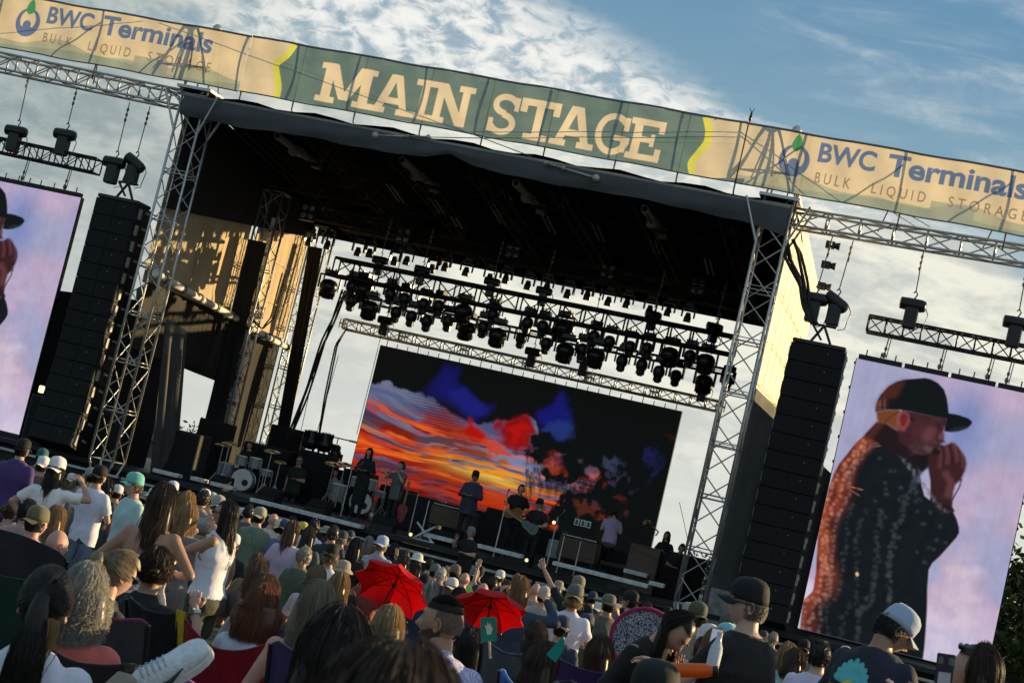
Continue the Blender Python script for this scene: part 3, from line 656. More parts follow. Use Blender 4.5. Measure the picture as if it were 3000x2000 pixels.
def banner(name, label, x0, x1, paint, y):
    t = thing(name, label, 'banner', ((x0+x1)/2, y, BZ0), group='banners along the stage front'); org = ((x0+x1)/2, y, BZ0)
    c = Canvas(x0, x1, BZ0, BZ1, .0125, TAN); paint(c); c.build('cloth', M_BANNER, t, y, org, bow)
    mb = MB(); n = int((x1-x0)/.5)
    for z in (BZ0-.01, BZ1+.02):
        pts = [V((x0+(x1-x0)*i/n)-org[0], .015*math.sin(i*2.4), z-BZ0+.012*math.sin(i*1.3)) for i in range(n+1)]; mb.path(pts, .028 if z > 12 else .018, 6)
    mb.build('hem_pipe', mat('grey banner pipe', (.16, .15, .16), .6), t, smooth=True)
    t.scale = (.992, 1, .992); t.location = ((x0+x1)/2*.992, y-.37, 3.05+(BZ0-3.05)*.992); return t
def paint_mid(c): c.a[:] = TEAL; ribbon(c, [-17.72, -17.72, -17.98, -17.72, -17.58], True); ribbon(c, [-6.80, -6.92, -6.62, -6.66, -6.80], False); slab(c, .155, SAND)
banner('stage_banner', 'green MAIN STAGE banner with lime wavy edges above the roof', -18.77, -5.78, paint_mid, 39.95)
banner('sponsor_banner', 'tan sponsor banner with blue lettering over the left wing', -28.2, -18.80, lambda c: sponsor(c, 0, 0, 0), 39.97)
banner('sponsor_banner', 'tan sponsor banner with blue lettering over the right wing', -5.75, 2.9, lambda c: sponsor(c, 0, 0, 20.68), 39.97)

# ------------------------------------------------------------------ the big screens
M_SCREEN = canvas_mat('led wall', 'screen', .66)
def px(x, y, Y=41.0): q = P(x, y, Y); return V(q[0], q[2])
def zz(x, y, ox, oy, s, Y=41.0): return px(ox+x/s, oy+y/s, Y)
def paint_singer(c):
    X, Z = c.X, c.Z
    u = (X-c.x0)/(c.x1-c.x0); v = (c.z1-Z)/(c.z1-c.z0)
    c.a[:] = lin(162, 161, 194); n1 = fbm(u*3+3, v*5, 40); n2 = fbm(u*4+1, v*9+4, 41)
    c.mixin(sst(n1+u*.35-.2, .35, .75), lin(190, 168, 196)); c.mixin(sst(n2, .5, .75)*sst(v, .3, .7)*.9, lin(208, 188, 204))
    c.mixin(sst(.25-np.hypot((u-.62)*1.2, (v-.16)), -.02, .25), lin(122, 134, 184)); c.mixin(sst(n2, .52, .36)*sst(v, .55, .7)*sst(v, .85, .72)*.8, lin(160, 166, 200))
    c.mixin(sst(v, .75, 1.0)*.55, lin(212, 206, 232)); st_ = vnoise(u*90, v*0, 5); c.a *= (.965+.07*st_[..., None])
    A = lambda pts: [zz(a, b, 2350, 1050, 3.4846) for a, b in pts]
    dark = lin(15, 20, 25)
    B = lambda pts: [px(a, b) for a, b in pts]
    edge_ = A([(760, 650), (640, 775), (540, 870), (460, 970), (380, 1070), (320, 1180), (270, 1330), (230, 1480)])+B([(2400, 1510), (2394, 1610), (2390, 1680), (2382, 1730), (2352, 1760), (2345, 1830), (2345, 1900)])
    body = edge_+B([(2345, 1960), (2700, 1960), (2708, 1900), (2712, 1850), (2716, 1788), (2717, 1722), (2721, 1668), (2732, 1648), (2752, 1630), (2772, 1608), (2788, 1590), (2802, 1574), (2810, 1560), (2810, 1545), (2804, 1522), (2796, 1505), (2786, 1485)])+A([(1470, 1490), (1400, 1440), (1300, 1440), (1250, 1400), (1222, 1300), (1205, 1200), (1180, 1110), (1150, 1050), (1080, 900), (980, 760), (850, 660)])
    c.poly(body, dark)
    c.poly(A([(1290, 1100), (1310, 1250), (1305, 1440), (1420, 1600), (1560, 1560), (1520, 1480), (1400, 1300)]), lin(40, 22, 26))
    ez = np.array([p[1] for p in edge_])[::-1]; ex = np.array([p[0] for p in edge_])[::-1]
    xl = np.interp(Z, ez, ex); dd = X-xl
    lit = sst(dd, .62+.10*np.sin(Z*3), .10)*sst(Z, 1.6, 3.2)+sst(dd, .55, .05)*sst(Z, 3.2, 1.8)*.55
    bm_ = c.cover(body)
    mk = np.zeros(X.shape); mk[bm_[0]] = bm_[1]
    wv_ = fbm(X*5+dd*3, Z*3, 61)
    c.mixin(np.clip(mk*lit*(.35+1.0*wv_), 0, 1), lin(150, 62, 42)); c.mixin(mk*sst(wv_, .55, .35)*.35, lin(8, 10, 12))
    rs = np.random.default_rng(4)
    def flower(x, z, k, r):
        jj = int((x-c.x0)/c.sx); ii = int((z-c.z0)/c.sz)
        if not (0 <= jj < c.w and 0 <= ii < c.h) or mk[ii, jj] < .9: return
        l_ = lit[ii, jj]; base = lin(26, 30, 36)*(1-l_)+lin(120, 52, 38)*l_; tip = (lin(92, 94, 100)*(1-l_)+lin(216, 140, 108)*l_)*k+base*(1-k)
        for q in range(3): c.blob((x+rs.normal(0, .6)*r, z+rs.normal(0, .5)*r), r*rs.uniform(.5, 1.1), r*rs.uniform(.7, 1.4), tip*rs.uniform(.7, 1.1), .85, rs.uniform(0, 3), 6, .005)
    for d_, k, r in ((.10, .95, .034), (.24, .95, .036), (.40, .9, .032), (.62, .35, .03), (.95, .20, .04), (1.35, .30, .05), (1.74, .45, .045)):
        z = 1.5
        while z < 7.1:
            x = float(np.interp(z, ez, ex))+d_+.05*math.sin(z*2.3+d_*9)+rs.normal(0, .018)
            if z < 4.6 or d_ < .5 or d_ > 1.5: flower(x, z, k*rs.uniform(.5, 1.0), r*rs.uniform(.7, 1.3))
            z += rs.uniform(.08, .15)
    for k in range(60): flower(rs.uniform(-1.3, 1.0), rs.uniform(3.6, 6.2), .30, .03)
    for k in range(30):        # pale row of flowers along the sleeve
        t = k/29; q = zz(960+480*t+18*math.sin(k*2), 930+620*t, 2350, 1050, 3.4846); c.blob(q, .05, .022, lin(*rs.choice([[104, 108, 116], [74, 78, 86], [120, 122, 126]])), .8, -.8+math.sin(k)*.6, 7, .012)
    for k in range(16): a_ = zz(640+rs.uniform(-20, 130), 780+rs.uniform(0, 130), 2350, 1050, 3.4846); c.line([a_, a_+V(rs.uniform(.05, .14), rs.uniform(.02, .10))], .010, lin(*rs.choice([[190, 120, 95], [110, 56, 44], [24, 18, 20]])), .8)
    c.line(A([(470, 1300), (620, 1340)]), .012, lin(200, 140, 110)); c.line(A([(480, 1330), (590, 1400)]), .01, lin(190, 120, 90)); c.blob(px(2511, 1681), .035, .05, lin(240, 190, 140), 1, .3)
    # neck, head, cap
    c.poly(A([(640, 780), (760, 650), (850, 650), (990, 740), (1080, 880), (1180, 985), (1130, 1060), (900, 960), (760, 860)]), lin(30, 16, 18), 1, .02)
    c.poly(A([(1120, 960), (1330, 940), (1420, 880), (1345, 1000), (1290, 1110), (1222, 1170), (1180, 1130), (1120, 1030)]), lin(20, 13, 16), 1, .012)
    c.poly(A([(650, 775), (760, 650), (850, 660), (790, 720), (700, 840), (640, 820)]), lin(76, 36, 33), .9, .04)
    c.poly(A([(755, 545), (850, 520), (1000, 515), (975, 640), (985, 740), (860, 665), (770, 655)]), lin(112, 60, 30), 1, .015)
    face = A([(1020, 520), (1150, 540), (1340, 580), (1485, 600), (1478, 670), (1442, 740), (1452, 850), (1400, 880), (1390, 905), (1330, 965), (1250, 980), (1150, 970), (1080, 910), (1000, 850), (975, 740), (985, 600)])
    c.poly(face, lin(62, 29, 34), 1, .012)
    for a, b, r1, r2, co, al, so in ((1290, 770, .15, .20, (104, 58, 66), .8, .06), (1180, 720, .12, .26, (80, 40, 46), .6, .06), (1060, 790, .10, .16, (50, 24, 30), .6, .06), (1380, 630, .12, .09, (82, 42, 50), .7, .04), (1425, 790, .06, .10, (112, 66, 74), .8, .025), (1350, 730, .05, .08, (98, 54, 62), .6, .03), (1395, 660, .13, .022, (36, 18, 22), .9, .015), (1400, 688, .075, .020, (30, 16, 22), .95, .01), (1385, 712, .09, .012, (60, 30, 38), .8, .01), (1430, 690, .02, .012, (120, 100, 105), .7, .006), (1452, 850, .05, .018, (40, 18, 22), .9, .01), (1380, 880, .09, .016, (44, 20, 26), .85, .012), (1290, 925, .14, .07, (98, 76, 80), .75, .035), (1360, 850, .08, .03, (86, 62, 68), .6, .02), (1170, 890, .14, .16, (64, 42, 47), .7, .05), (1260, 975, .12, .03, (40, 22, 26), .8, .03)):
        c.blob(zz(a, b, 2350, 1050, 3.4846), r1, r2, lin(*co), al, -.25, 14, so)
    rs2 = np.random.default_rng(9)
    for k in range(260): q = zz(rs2.uniform(1080, 1400), rs2.uniform(860, 980)-.0, 2350, 1050, 3.4846); c.line([q, q+V(.012, -.03)], .006, lin(*rs2.choice([[112, 94, 98], [44, 26, 30], [80, 60, 64]])), .5) if rs2.random() < .8 else None
    c.poly(A([(968, 610), (985, 550), (1030, 528), (1085, 560), (1110, 640), (1070, 700), (1045, 745), (1005, 735), (975, 690)]), lin(128, 62, 58), 1, .01)
    c.poly(A([(1000, 600), (1035, 550), (1080, 590), (1060, 660), (1030, 700), (1010, 680)]), lin(108, 26, 32), 1, .02); c.blob(zz(1120, 620, 2350, 1050, 3.4846), .045, .06, lin(24, 14, 18), .9, 0, 10, .01)
    c.line(A([(840, 660), (900, 590), (1000, 540)]), .02, lin(60, 30, 24))
    cap = A([(748, 545), (752, 490), (768, 430), (800, 372), (880, 285), (960, 238), (1060, 210), (1150, 205), (1250, 196), (1320, 212), (1390, 250), (1450, 315), (1478, 400), (1490, 480), (1497, 555), (1600, 575), (1700, 610), (1738, 645), (1725, 675), (1680, 710), (1600, 740), (1520, 750), (1450, 742), (1478, 610), (1340, 588), (1150, 545), (1000, 522), (850, 520)])
    c.poly(cap, lin(9, 13, 15))
    c.poly(A([(752, 490), (768, 430), (800, 372), (880, 285), (960, 238), (1060, 210), (1030, 270), (990, 350), (960, 400), (870, 400), (860, 515), (755, 540)]), lin(74, 33, 24), .95, .05)
    c.poly(A([(760, 490), (772, 432), (850, 405), (850, 512), (758, 535)]), lin(104, 66, 54), .9, .01)
    c.line(A([(822, 415), (818, 515)]), .035, lin(14, 14, 16)); c.line(A([(750, 505), (860, 492)]), .016, lin(22, 14, 14))
    c.poly(A([(1560, 700), (1690, 690), (1735, 655), (1690, 715), (1600, 742), (1480, 748)]), lin(34, 40, 44), .8, .02)
    # hands round the harmonica and microphone
    hand = A([(1330, 930), (1390, 865), (1460, 885), (1530, 850), (1575, 880), (1630, 950), (1668, 1010), (1680, 1080), (1662, 1150), (1622, 1240), (1562, 1290), (1545, 1360), (1528, 1500), (1400, 1440), (1330, 1380), (1312, 1240), (1280, 1100), (1290, 1000)])
    c.poly(hand, lin(54, 25, 28), 1, .01)
    for pts, w_ in (([(1470, 890), (1490, 980), (1480, 1080)], .10), ([(1545, 865), (1580, 960), (1590, 1060)], .11), ([(1610, 950), (1640, 1030), (1640, 1120)], .09), ([(1450, 1150), (1520, 1260), (1480, 1420)], .16), ([(1400, 900), (1420, 1000), (1400, 1120)], .08)):
        c.line(A(pts), w_, lin(100, 56, 58), .75, .035)
    for pts in ([(1505, 880), (1530, 980), (1535, 1080)], [(1590, 900), (1612, 1000), (1615, 1090)], [(1430, 890), (1450, 990), (1440, 1090)]): c.line(A(pts), .035, lin(26, 10, 14), .9, .012)
    c.blob(zz(1370, 950, 2350, 1050, 3.4846), .10, .08, lin(20, 12, 14), .9, 0, 12, .02)
    c.line(A([(1628, 1225), (1610, 1300), (1560, 1390), (1530, 1450), (1524, 1520)]), .035, lin(58, 38, 50))
    for ax in (0, 1): c.a = (np.roll(c.a, 1, ax)+2*c.a+np.roll(c.a, -1, ax))/4
    c.a *= (.86+.28*fbm(u*14, v*20, 201, 5))[..., None]*(.97+.05*((np.arange(c.w) % 2)[None, :, None]))
def side_screen(x0, x1, z0, z1, label, flip_from=None):
    xc = (x0+x1)/2; t = thing('video_screen', label, 'video screen', (xc, 41.0, z0), group='side video screens')
    c = Canvas(-2.16, 2.18, 1.45, 7.95, .0145)
    paint_singer(c) if flip_from is None else None
    if flip_from is not None: c.a[:] = flip_from.a
    if x0 < -10: c.X = c.X+(x0+2.16); c.x0 += x0+2.16
    c.build('picture', M_SCREEN, t, 41.0, (xc, 41.0, z0))
    f = MB(); w = x1-x0
    f.bb(-w/2-.02, w/2+.02, .012, .16, -.02, z1-z0+.01); f.build('cabinet_back', M_FIX, t)
    n = 4
    for i in range(n):
        b = MB(); b.bb(-w/2+w*i/n+.03, -w/2+w*(i+1)/n-.03, -.03, .14, z1-z0+.02, z1-z0+.12)
        for k in range(3): xk = -w/2+w*i/n+.2+k*.34; b.tube((xk, .05, z1-z0+.1), (xk, .05, z1-z0+.26), .016, n=5)
        b.build('hanging_bar', M_BLKSTEEL, t)
    for sx in (-1, 1):
        for i in range(11): MB().bev((sx*(w/2+.03), .05, .4+i*.6), (.035, .06, .07), .006).build('latch', M_BLKSTEEL, t)
    return c
_c = side_screen(-2.16, 2.18, 1.45, 7.95, 'right video screen showing the whole figure of a man in a cap')
side_screen(-27.32, -22.98, 1.2, 7.95, 'left video screen cut by the frame, showing a cap brim and hands', _c)

def paint_sunset(c):
    X, Z = c.X, c.Z; u = (X-c.x0)/(c.x1-c.x0); v = (c.z1-Z)/(c.z1-c.z0); asp = 2.05
    def pt(x, y): q = P(1000+x/1.28, 950+y/1.28, 50.0); return V(q[0], q[2])
    def uv(x, y): q = pt(x, y); return (q[0]-c.x0)/(c.x1-c.x0), (c.z1-q[1])/(c.z1-c.z0)
    J_, I_ = np.meshgrid(np.arange(c.w), np.arange(c.h)); n1, n2 = fbm(u*asp*9, v*9, 71, 5)-.5, fbm(u*asp*9+40, v*9+7, 72, 5)-.5
    def mask(pts, rag=.5, soft=.05, sc=1.0):
        m = np.zeros(X.shape); r = c.cover([pt(*p) for p in pts], soft)
        if r: m[r[0]] = r[1]
        k = rag/c.sx; return m[np.clip(I_+(n2*k).astype(int), 0, c.h-1), np.clip(J_+(n1*k).astype(int), 0, c.w-1)]
    su, sv = uv(570, 560)
    tilt = v-(u-su)*.02; dv = tilt-sv; fan = dv/(.34+.50*np.sqrt((u-su)**2+.02)); wob = fbm(u*asp*2.5, v*5, 3, 4)-.5
    s1 = fbm(u*asp*2.2+wob*1.2, fan*10+wob*1.6, 12, 5); s2 = fbm(u*asp*3.6+7, fan*19+wob*2.5, 20, 5); s3 = fbm(u*asp*1.6+2, fan*7+wob*2+5, 33, 5)
    c.a[:] = lin(88, 100, 138); c.mixin(sst(fbm(u*6, v*8, 55), .45, .7)*.6, lin(60, 74, 118)); c.mixin(sst(s3, .45, .62)*.5, lin(128, 138, 160))
    fire = sst(v+.10*(s3-.5)*2-.06*u, .34, .46)
    c.mixin(fire*sst(s1, .42, .56), lin(150, 22, 12)); c.mixin(fire*sst(s2, .46, .60), lin(206, 52, 18)); c.mixin(fire*sst(s2*.6+s1*.5, .60, .72)*.85, lin(238, 112, 40))
    c.mixin(fire*sst(s3, .58, .70)*.7*sst(u, .62, .40), lin(136, 128, 118)); c.mixin(fire*sst(s1, .44, .36)*.75, lin(70, 14, 14))
    near = np.exp(-((u-su)/.20)**2-((v-sv-.01*wob)/.075)**2); c.mixin(np.clip(near*1.2*sst(s2, .36, .6), 0, 1)*.95, lin(240, 160, 40)); c.mixin(np.clip(near**2*sst(s1, .42, .62), 0, 1)*.9, lin(236, 214, 96))
    low_ = sst(v, sv+.05, sv+.20); c.mixin(low_*.75, lin(112, 12, 10)); c.mixin(low_*sst(s2, .46, .60)*.75, lin(196, 52, 16)); c.mixin(sst(v, sv+.20, sv+.34)*.7, lin(48, 6, 8))
    c.mixin(mask([(560, 440), (600, 440), (690, 500), (760, 540), (740, 570), (640, 520), (560, 500)], .7, .1)*.7, lin(120, 150, 190))
    c.mixin(mask([(300, 300), (440, 330), (520, 430), (500, 480), (400, 420), (330, 360)], .9, .2)*.75, lin(140, 34, 28))
    black = lin(9, 12, 12)
    up = mask([(60, 30), (1400, 280), (1400, 500), (880, 470), (760, 440), (735, 370), (690, 350), (600, 360), (545, 372), (470, 362), (410, 330), (320, 262), (250, 244), (110, 214), (90, 180)], .55, .03); c.mixin(up, black)
    c.mixin(mask([(305, 250), (365, 205), (385, 150), (440, 160), (452, 230), (505, 290), (572, 315), (530, 360), (470, 350), (410, 300)], .6, .10)*.95, lin(20, 21, 100)); c.mixin(mask([(400, 240), (450, 240), (560, 315), (520, 345), (450, 320)], .5, .08)*.8, lin(28, 31, 128))
    c.mixin(mask([(735, 345), (775, 300), (830, 262), (846, 325), (862, 360), (830, 396), (770, 388)], .6, .10), lin(20, 22, 112)); c.mixin(mask([(780, 370), (860, 360), (870, 400), (800, 420), (760, 410)], .6, .08)*.8, lin(36, 58, 126))
    c.mixin(mask([(450, 395), (495, 350), (545, 395), (565, 445), (500, 440)], .9, .08), lin(178, 14, 10)); c.mixin(mask([(585, 370), (640, 338), (700, 352), (738, 425), (735, 448), (660, 448), (600, 415)], .9, .08), lin(136, 8, 10)); c.mixin(mask([(610, 385), (670, 372), (720, 425), (650, 430)], .8, .05)*.8, lin(182, 16, 12)); c.mixin(mask([(540, 430), (600, 440), (640, 480), (600, 500), (550, 470)], .9, .04)*.9, lin(206, 66, 32))
    stp = ((np.arange(c.h)//2) % 2)[:, None]*mask([(230, 250), (420, 290), (480, 400), (330, 390)], .2, .2); c.mixin(stp*.5, lin(36, 20, 26))
    tree = mask([(1400, 300), (1260, 900), (1000, 900), (800, 900), (775, 690), (850, 620), (950, 600), (1010, 590), (930, 556), (880, 560), (830, 608), (770, 600), (740, 570), (790, 525), (850, 500), (800, 500), (730, 520), (690, 480), (700, 455), (770, 425), (850, 405), (890, 380), (850, 330), (860, 270)], 1.05, .015)
    tree = np.maximum(tree, mask([(985, 330), (1320, 330), (1230, 920), (780, 920), (805, 690), (900, 630), (975, 600)], .35, .02))
    rs = np.random.default_rng(8); dm = np.zeros(X.shape); keep = c.a.copy()
    for k in range(150):
        x, y = rs.uniform(690, 980), rs.choice([470, 500, 565, 590, 610]); y = y+rs.uniform(-12, 12)+.12*(x-800); l_ = rs.uniform(20, 75); r = c.cover([pt(x-3-rs.random()*4, y-10), pt(x+4+rs.random()*4, y-10), pt(x+rs.normal(0, 3), y+l_)], .012)
        if r: dm[r[0]] = np.maximum(dm[r[0]], r[1])
    dm = dm[np.clip(I_+(n2*6).astype(int), 0, c.h-1), np.clip(J_+(n1*14).astype(int), 0, c.w-1)]
    gap = sst(fbm(u*asp*14+3, v*13, 101, 4), .64, .70)*sst(u, .95, .86)*sst(u, .55, .60)*sst(v, .40, .50)*sst(v, .90, .80)
    c.mixin(np.clip(np.maximum(tree, dm*.95), 0, 1), black); gcol = lin(52, 46, 74)*(1-sst(v, .62, .78))[..., None]+lin(112, 38, 20)*sst(v, .62, .78)[..., None]
    c.mixin(gap*tree*.75, gcol)
    for pts, co, al in (([(905, 500), (960, 510), (975, 560), (930, 575)], (112, 84, 112), .8), ([(930, 535), (960, 540), (965, 565), (935, 562)], (196, 96, 60), .8), ([(1010, 500), (1060, 510), (1060, 570), (1030, 560)], (56, 70, 100), .7), ([(1010, 640), (1060, 640), (1060, 715), (1025, 720)], (120, 40, 22), .8), ([(890, 640), (960, 640), (950, 710), (900, 700)], (92, 46, 22), .7), ([(1155, 440), (1185, 450), (1175, 560), (1150, 540)], (30, 34, 84), .7), ([(1210, 380), (1260, 400), (1250, 450), (1215, 440)], (52, 18, 18), .7), ([(760, 480), (830, 490), (820, 530), (770, 520)], (170, 60, 34), .6)):
        c.mixin(mask(pts, 1.3, .05)*al*sst(n1*1.2+n2, -.25, .1), lin(*co))
    c.a = np.maximum(c.a*V(.90, .84, .84), black*.8)*(.93+.09*((np.arange(c.w) % 3 == 0)*-.5+1)[None, :, None])
t = thing('video_screen', 'wide video wall at the back of the stage showing a red sunset behind a tree', 'video screen', (-12.05, 50, 1.75))
c = Canvas(-16.82, -7.27, 1.75, 6.42, .021); paint_sunset(c); c.build('picture', M_SCREEN, t, 50.0, (-12.05, 50, 1.75))
mb = MB(); mb.bb(-4.79, 4.8, .012, .18, -.02, 4.69); mb.build('cabinet_back', M_FIX, t)
for i in range(28): MB().tube((-4.6+9.2*i/27, .06, 4.68), (-4.6+9.2*i/27, .06, 5.0 if i % 3 == 0 else 4.82), .014, n=5).build('hanging_bar', M_BLKSTEEL, t)
# ------------------------------------------------------------------ rigging: trusses, chains, lamps
GR = 'black lighting trusses across the stage'
def rig(label, a, b, w, h, bay, m=M_BLKSTEEL, rc=.034, rd=.016, grp=GR, posts=True): return simple_truss('lighting_truss', label, a, b, w, h, bay, rc, rd, m, posts, 'truss', grp)
ya, yb_, yc, ys_ = 48.9, 46.4, 48.0, 49.8
rig('black truss tight under the rear edge of the roof', V(-18.6, ya, 9.78), V(-5.6, ya, 9.78), .4, .4, .6)
tb0, tb1 = P(985, 783, yb_), P(2155, 1015, yb_); rig('thick black double truss in the middle with chain motors on it', tb0, tb1, .5, .5, .62, rc=.050, rd=.018)
rig('thin black twin pipe truss with most small lamps', P(1000, 866, yc), P(2150, 1094, yc), .25, .16, .8, rc=.028, rd=.008)
sd_ = rig('silver truss directly above the video wall', P(1012, 950, ys_), P(2112, 1192, ys_), .35, .30, .45, M_STEEL, .036, .015)
p0, p1 = P(1012, 950, ys_), P(2112, 1192, ys_)
for k in range(7):
    c = (p1-p0)*(k/6); gp = MB(); gp.bev(c+V(0, -.19, 0), (.3, .02, .06), .004)
    for q in (-.12, -.04, .05, .13): gp.tube(c+V(q, -.17, -.15), c+V(q, -.17, .15), .018, n=5)
    gp.build('splice_post', M_GOLDTUBE, sd_)
# moving lamps
def lamp_mesh(kind):
    base, yoke, head, lens = MB(), MB(), MB(), MB()
    if kind == 'wash': H_, r, bw = .50, .265, .40
    elif kind == 'spot': H_, r, bw = .42, .165, .32
    else: H_, r, bw = .34, .145, .26
    base.bev((0, 0, -.14), (bw, bw*.7, .15), .02); base.tube((-.1, 0, 0), (-.1, 0, -.08), .022); base.tube((.1, 0, 0), (.1, 0, -.08), .022)
    for s in (-1, 1): yoke.bev((s*(r+.035), 0, -.22-H_*.42), (.05, .11, H_*.85), .012)
    yoke.bev((0, 0, -.235), (2*r+.1, .13, .05), .015)
    zc = -.22-H_*.72
    if kind == 'wash':
        head.lathe([(.07, -.33), (.15, -.31), (.18, -.22), (.20, -.12), (.255, -.05), (.265, .05), (.235, .15), (.16, .22), (.02, .25)], 22, (0, 0, zc), rotx(.15))
        for k in range(12): a = k*math.pi/6; head.box(V(0, 0, zc)+rotx(.15) @ V(.20*math.cos(a), .20*math.sin(a), -.17-.04*(k % 3)), (.02, .07, .13), rotx(.15) @ rotz(a+1.57))
        lens.lathe([(.0, .0), (.12, 0.0), (.14, .02)], 18, V(0, 0, zc)+rotx(.15) @ V(0, 0, -.335), rotx(.15), cap=False)
    else:
        L_ = .30 if kind == 'spot' else .18
        head.lathe([(r*.40, -L_*1.0), (r*.52, -L_*.9), (r*.60, -L_*.5), (r*.88, -L_*.35), (r, -L_*.1), (r*.98, L_*.2), (r*.75, L_*.5), (r*.3, L_*.62)] if kind == 'spot' else [(r*.78, -L_*1.0), (r*.80, -L_*.9), (r*.72, -L_*.2), (r*.55, L_*.2), (r*.5, L_*.5), (r*.3, L_*.6)], 16, (0, 0, zc), rotx(.12))
        for k in range(8): a = k*math.pi/4; head.box(V(0, 0, zc)+rotx(.12) @ V(r*.68*math.cos(a), r*.68*math.sin(a), -L_*.62), (.012, r*.4, L_*.5), rotx(.12) @ rotz(a))
        lens.lathe([(0, -L_*1.02), (r*.38, -L_*1.01)], 14, (0, 0, zc), rotx(.12), cap=False)
    return [(n_, q.mesh(n_, True)) for n_, q in (('lamp_base', base), ('yoke', yoke), ('lamp_head', head), ('lens', lens))], zc
LAMPK = {k: lamp_mesh(k) for k in ('wash', 'spot', 'par')}
for k in LAMPK:
    for n_, me in LAMPK[k][0]: sharp(me, 35)
def stage_lamp(kind, pos, label, group, rz=0.0, stem=0.0):
    ms, zc = LAMPK[kind]; t = thing('stage_lamp', label, 'stage lamp', (pos[0], pos[1], pos[2]-zc), rz, group)
    for n_, me in ms: link(me, n_, M_LENS if n_ == 'lens' else M_FIX, t)
    if stem > .05: MB().tube((0, 0, 0), (0, 0, stem), .02).build('hanger', M_BLKSTEEL, t)
    return t
for (x, y) in ((905, 690), (960, 700), (1049, 720), (1083, 724), (1156, 747), (1192, 746), (1266, 770), (1304, 764), (1366, 778), (1435, 797), (1482, 800), (1547, 818), (1603, 823), (1663, 843), (1721, 848), (1783, 865), (1837, 871), (1904, 890), (1958, 895), (2015, 912)):
    p = P(x, y+14, ya); stage_lamp('par', p, 'small black lamp hanging in the row under the rear edge of the roof', 'small lamps under the rear roof edge', RNG.uniform(-.4, .4))
WASH = ((962, 842), (1062, 850), (1082, 905), (1357, 915), (1365, 965), (1457, 985), (1650, 965), (1655, 1030), (1745, 1045), (1961, 1042), (2067, 1062), (2062, 1122))
SPOT = ((1028, 882), (1030, 840), (1143, 862), (1185, 876), (1160, 916), (1240, 892), (1205, 928), (1250, 942), (1285, 897), (1312, 942), (1443, 922), (1415, 960), (1545, 947), (1527, 992), (1590, 957), (1600, 1007), (1705, 1025), (1740, 987), (1785, 1002), (1822, 1058), (1845, 1017), (1895, 1022), (1880, 1070), (1930, 1090), (1980, 1102), (2021, 1044), (2130, 1118))
def hang(x, y):
    # which pipe is it on: the thick truss in front or the twin pipes behind
    l1 = 808+(x-985)*.2; l2 = 870+(x-1000)*.198
    return (yb_, y-l1) if y-l1 < 95 and (int(x*7) % 3 != 0 or y < l2) else (yc, y-l2)
for kind, lst, lab, gp_ in (('wash', WASH, 'big round black wash lamp hanging low in the middle of the rig', 'big wash lamps'), ('spot', SPOT, 'mid sized black moving lamp hanging from the rig over the stage', 'moving lamps')):
    for x, y in lst:
        Y, dpx = hang(x, y); p = P(x, y, Y); zc = LAMPK[kind][1]
        pipe = (P(x, 808+(x-985)*.2, Y) if Y == yb_ else P(x, 866+(x-1000)*.198, Y))[2]
        stage_lamp(kind, p, lab, gp_, RNG.uniform(-.5, .5), max(0, pipe-(p[2]-zc)-.05))
for x, y in ((1185, 690), (1505, 737), (1782, 795), (2045, 842), (672, 580), (905, 622)):
    p = P(x, y, ya-.4 if x > 950 else 46.6); t = thing('blinder_lamp', 'black square blinder with four round lenses under the roof', 'stage lamp', tuple(p), 0, 'four lens blinders under the roof')
    MB().bev((0, 0, 0), (.46, .18, .52), .02).build('housing', M_FIX, t)
    for a in (-.11, .11):
        for b in (-.12, .12): MB().lathe([(.085, 0), (.085, .02), (.06, .035), (0, .02)], 14, (a, -.09, b), rotx(math.pi/2), cap=False).build('lens', mat('dull reflector', (.22, .23, .23), .35, .4), t, smooth=True)
# chain motors and chains
def motor(p, label, group, rz=0.0, size=1.0, chain_to=None, tilt=0.0):
    t = thing('chain_motor', label, 'chain motor', tuple(p), rz, group); s = size
    b = MB(); b.bev((0, 0, -.18*s), (.30*s, .26*s, .5*s), .03); b.build('body', M_FIX, t)
    d = MB(); R = rotz(.0); d.lathe([(.06*s, -.30*s), (.135*s, -.28*s), (.145*s, -.1*s), (.145*s, .18*s), (.12*s, .27*s), (.05*s, .3*s)], 14, (0, 0, .12*s), roty(math.pi/2+tilt)); d.build('drum', M_FIX, t, auto=40)
    h = MB(); h.path([V(0, 0, .25*s), V(.05*s, 0, .36*s), V(0, 0, .44*s), V(-.04*s, 0, .38*s)], .018*s, 5); h.path([V(.28*s, 0, .1*s), V(.36*s, 0, -.05*s), V(.3*s, 0, -.45*s), V(.15*s, 0, -.5*s)], .012, 5); h.build('hook', M_CHAIN, t)
    if chain_to is not None:
        c = MB(); q = np.asarray(chain_to, float)-np.asarray(p, float); q = rotz(-rz) @ q; c.tube((0, 0, .4*s), q, .014, n=5)
        m = q*.85+V(0, 0, .4*s)*.15
        for k in range(3): c.ell(m+q*0+V(0, 0, -.14*k), (.04, .04, .06), nu=6, nv=4)
        c.build('chain', M_CHAIN, t)
    return t
GM = 'chain motors'
for i, (x, y, lab) in enumerate(((1112, 772, 'chain motor lying on the double truss over the left end of the video wall'), (1440, 835, 'chain motor on the double truss below the second lamp pair'), (1592, 862, 'chain motor on the double truss near the middle of the stage'), (1235, 800, 'chain motor standing on the double truss under a cable drop'), (1912, 932, 'box shaped chain motor on the double truss right of the middle'), (2092, 968, 'chain motor at the right end of the double truss'))):
    p = P(x, y, yb_); motor(p, lab, GM, .1*i, .8, p+V(.05, 0, 1.4))
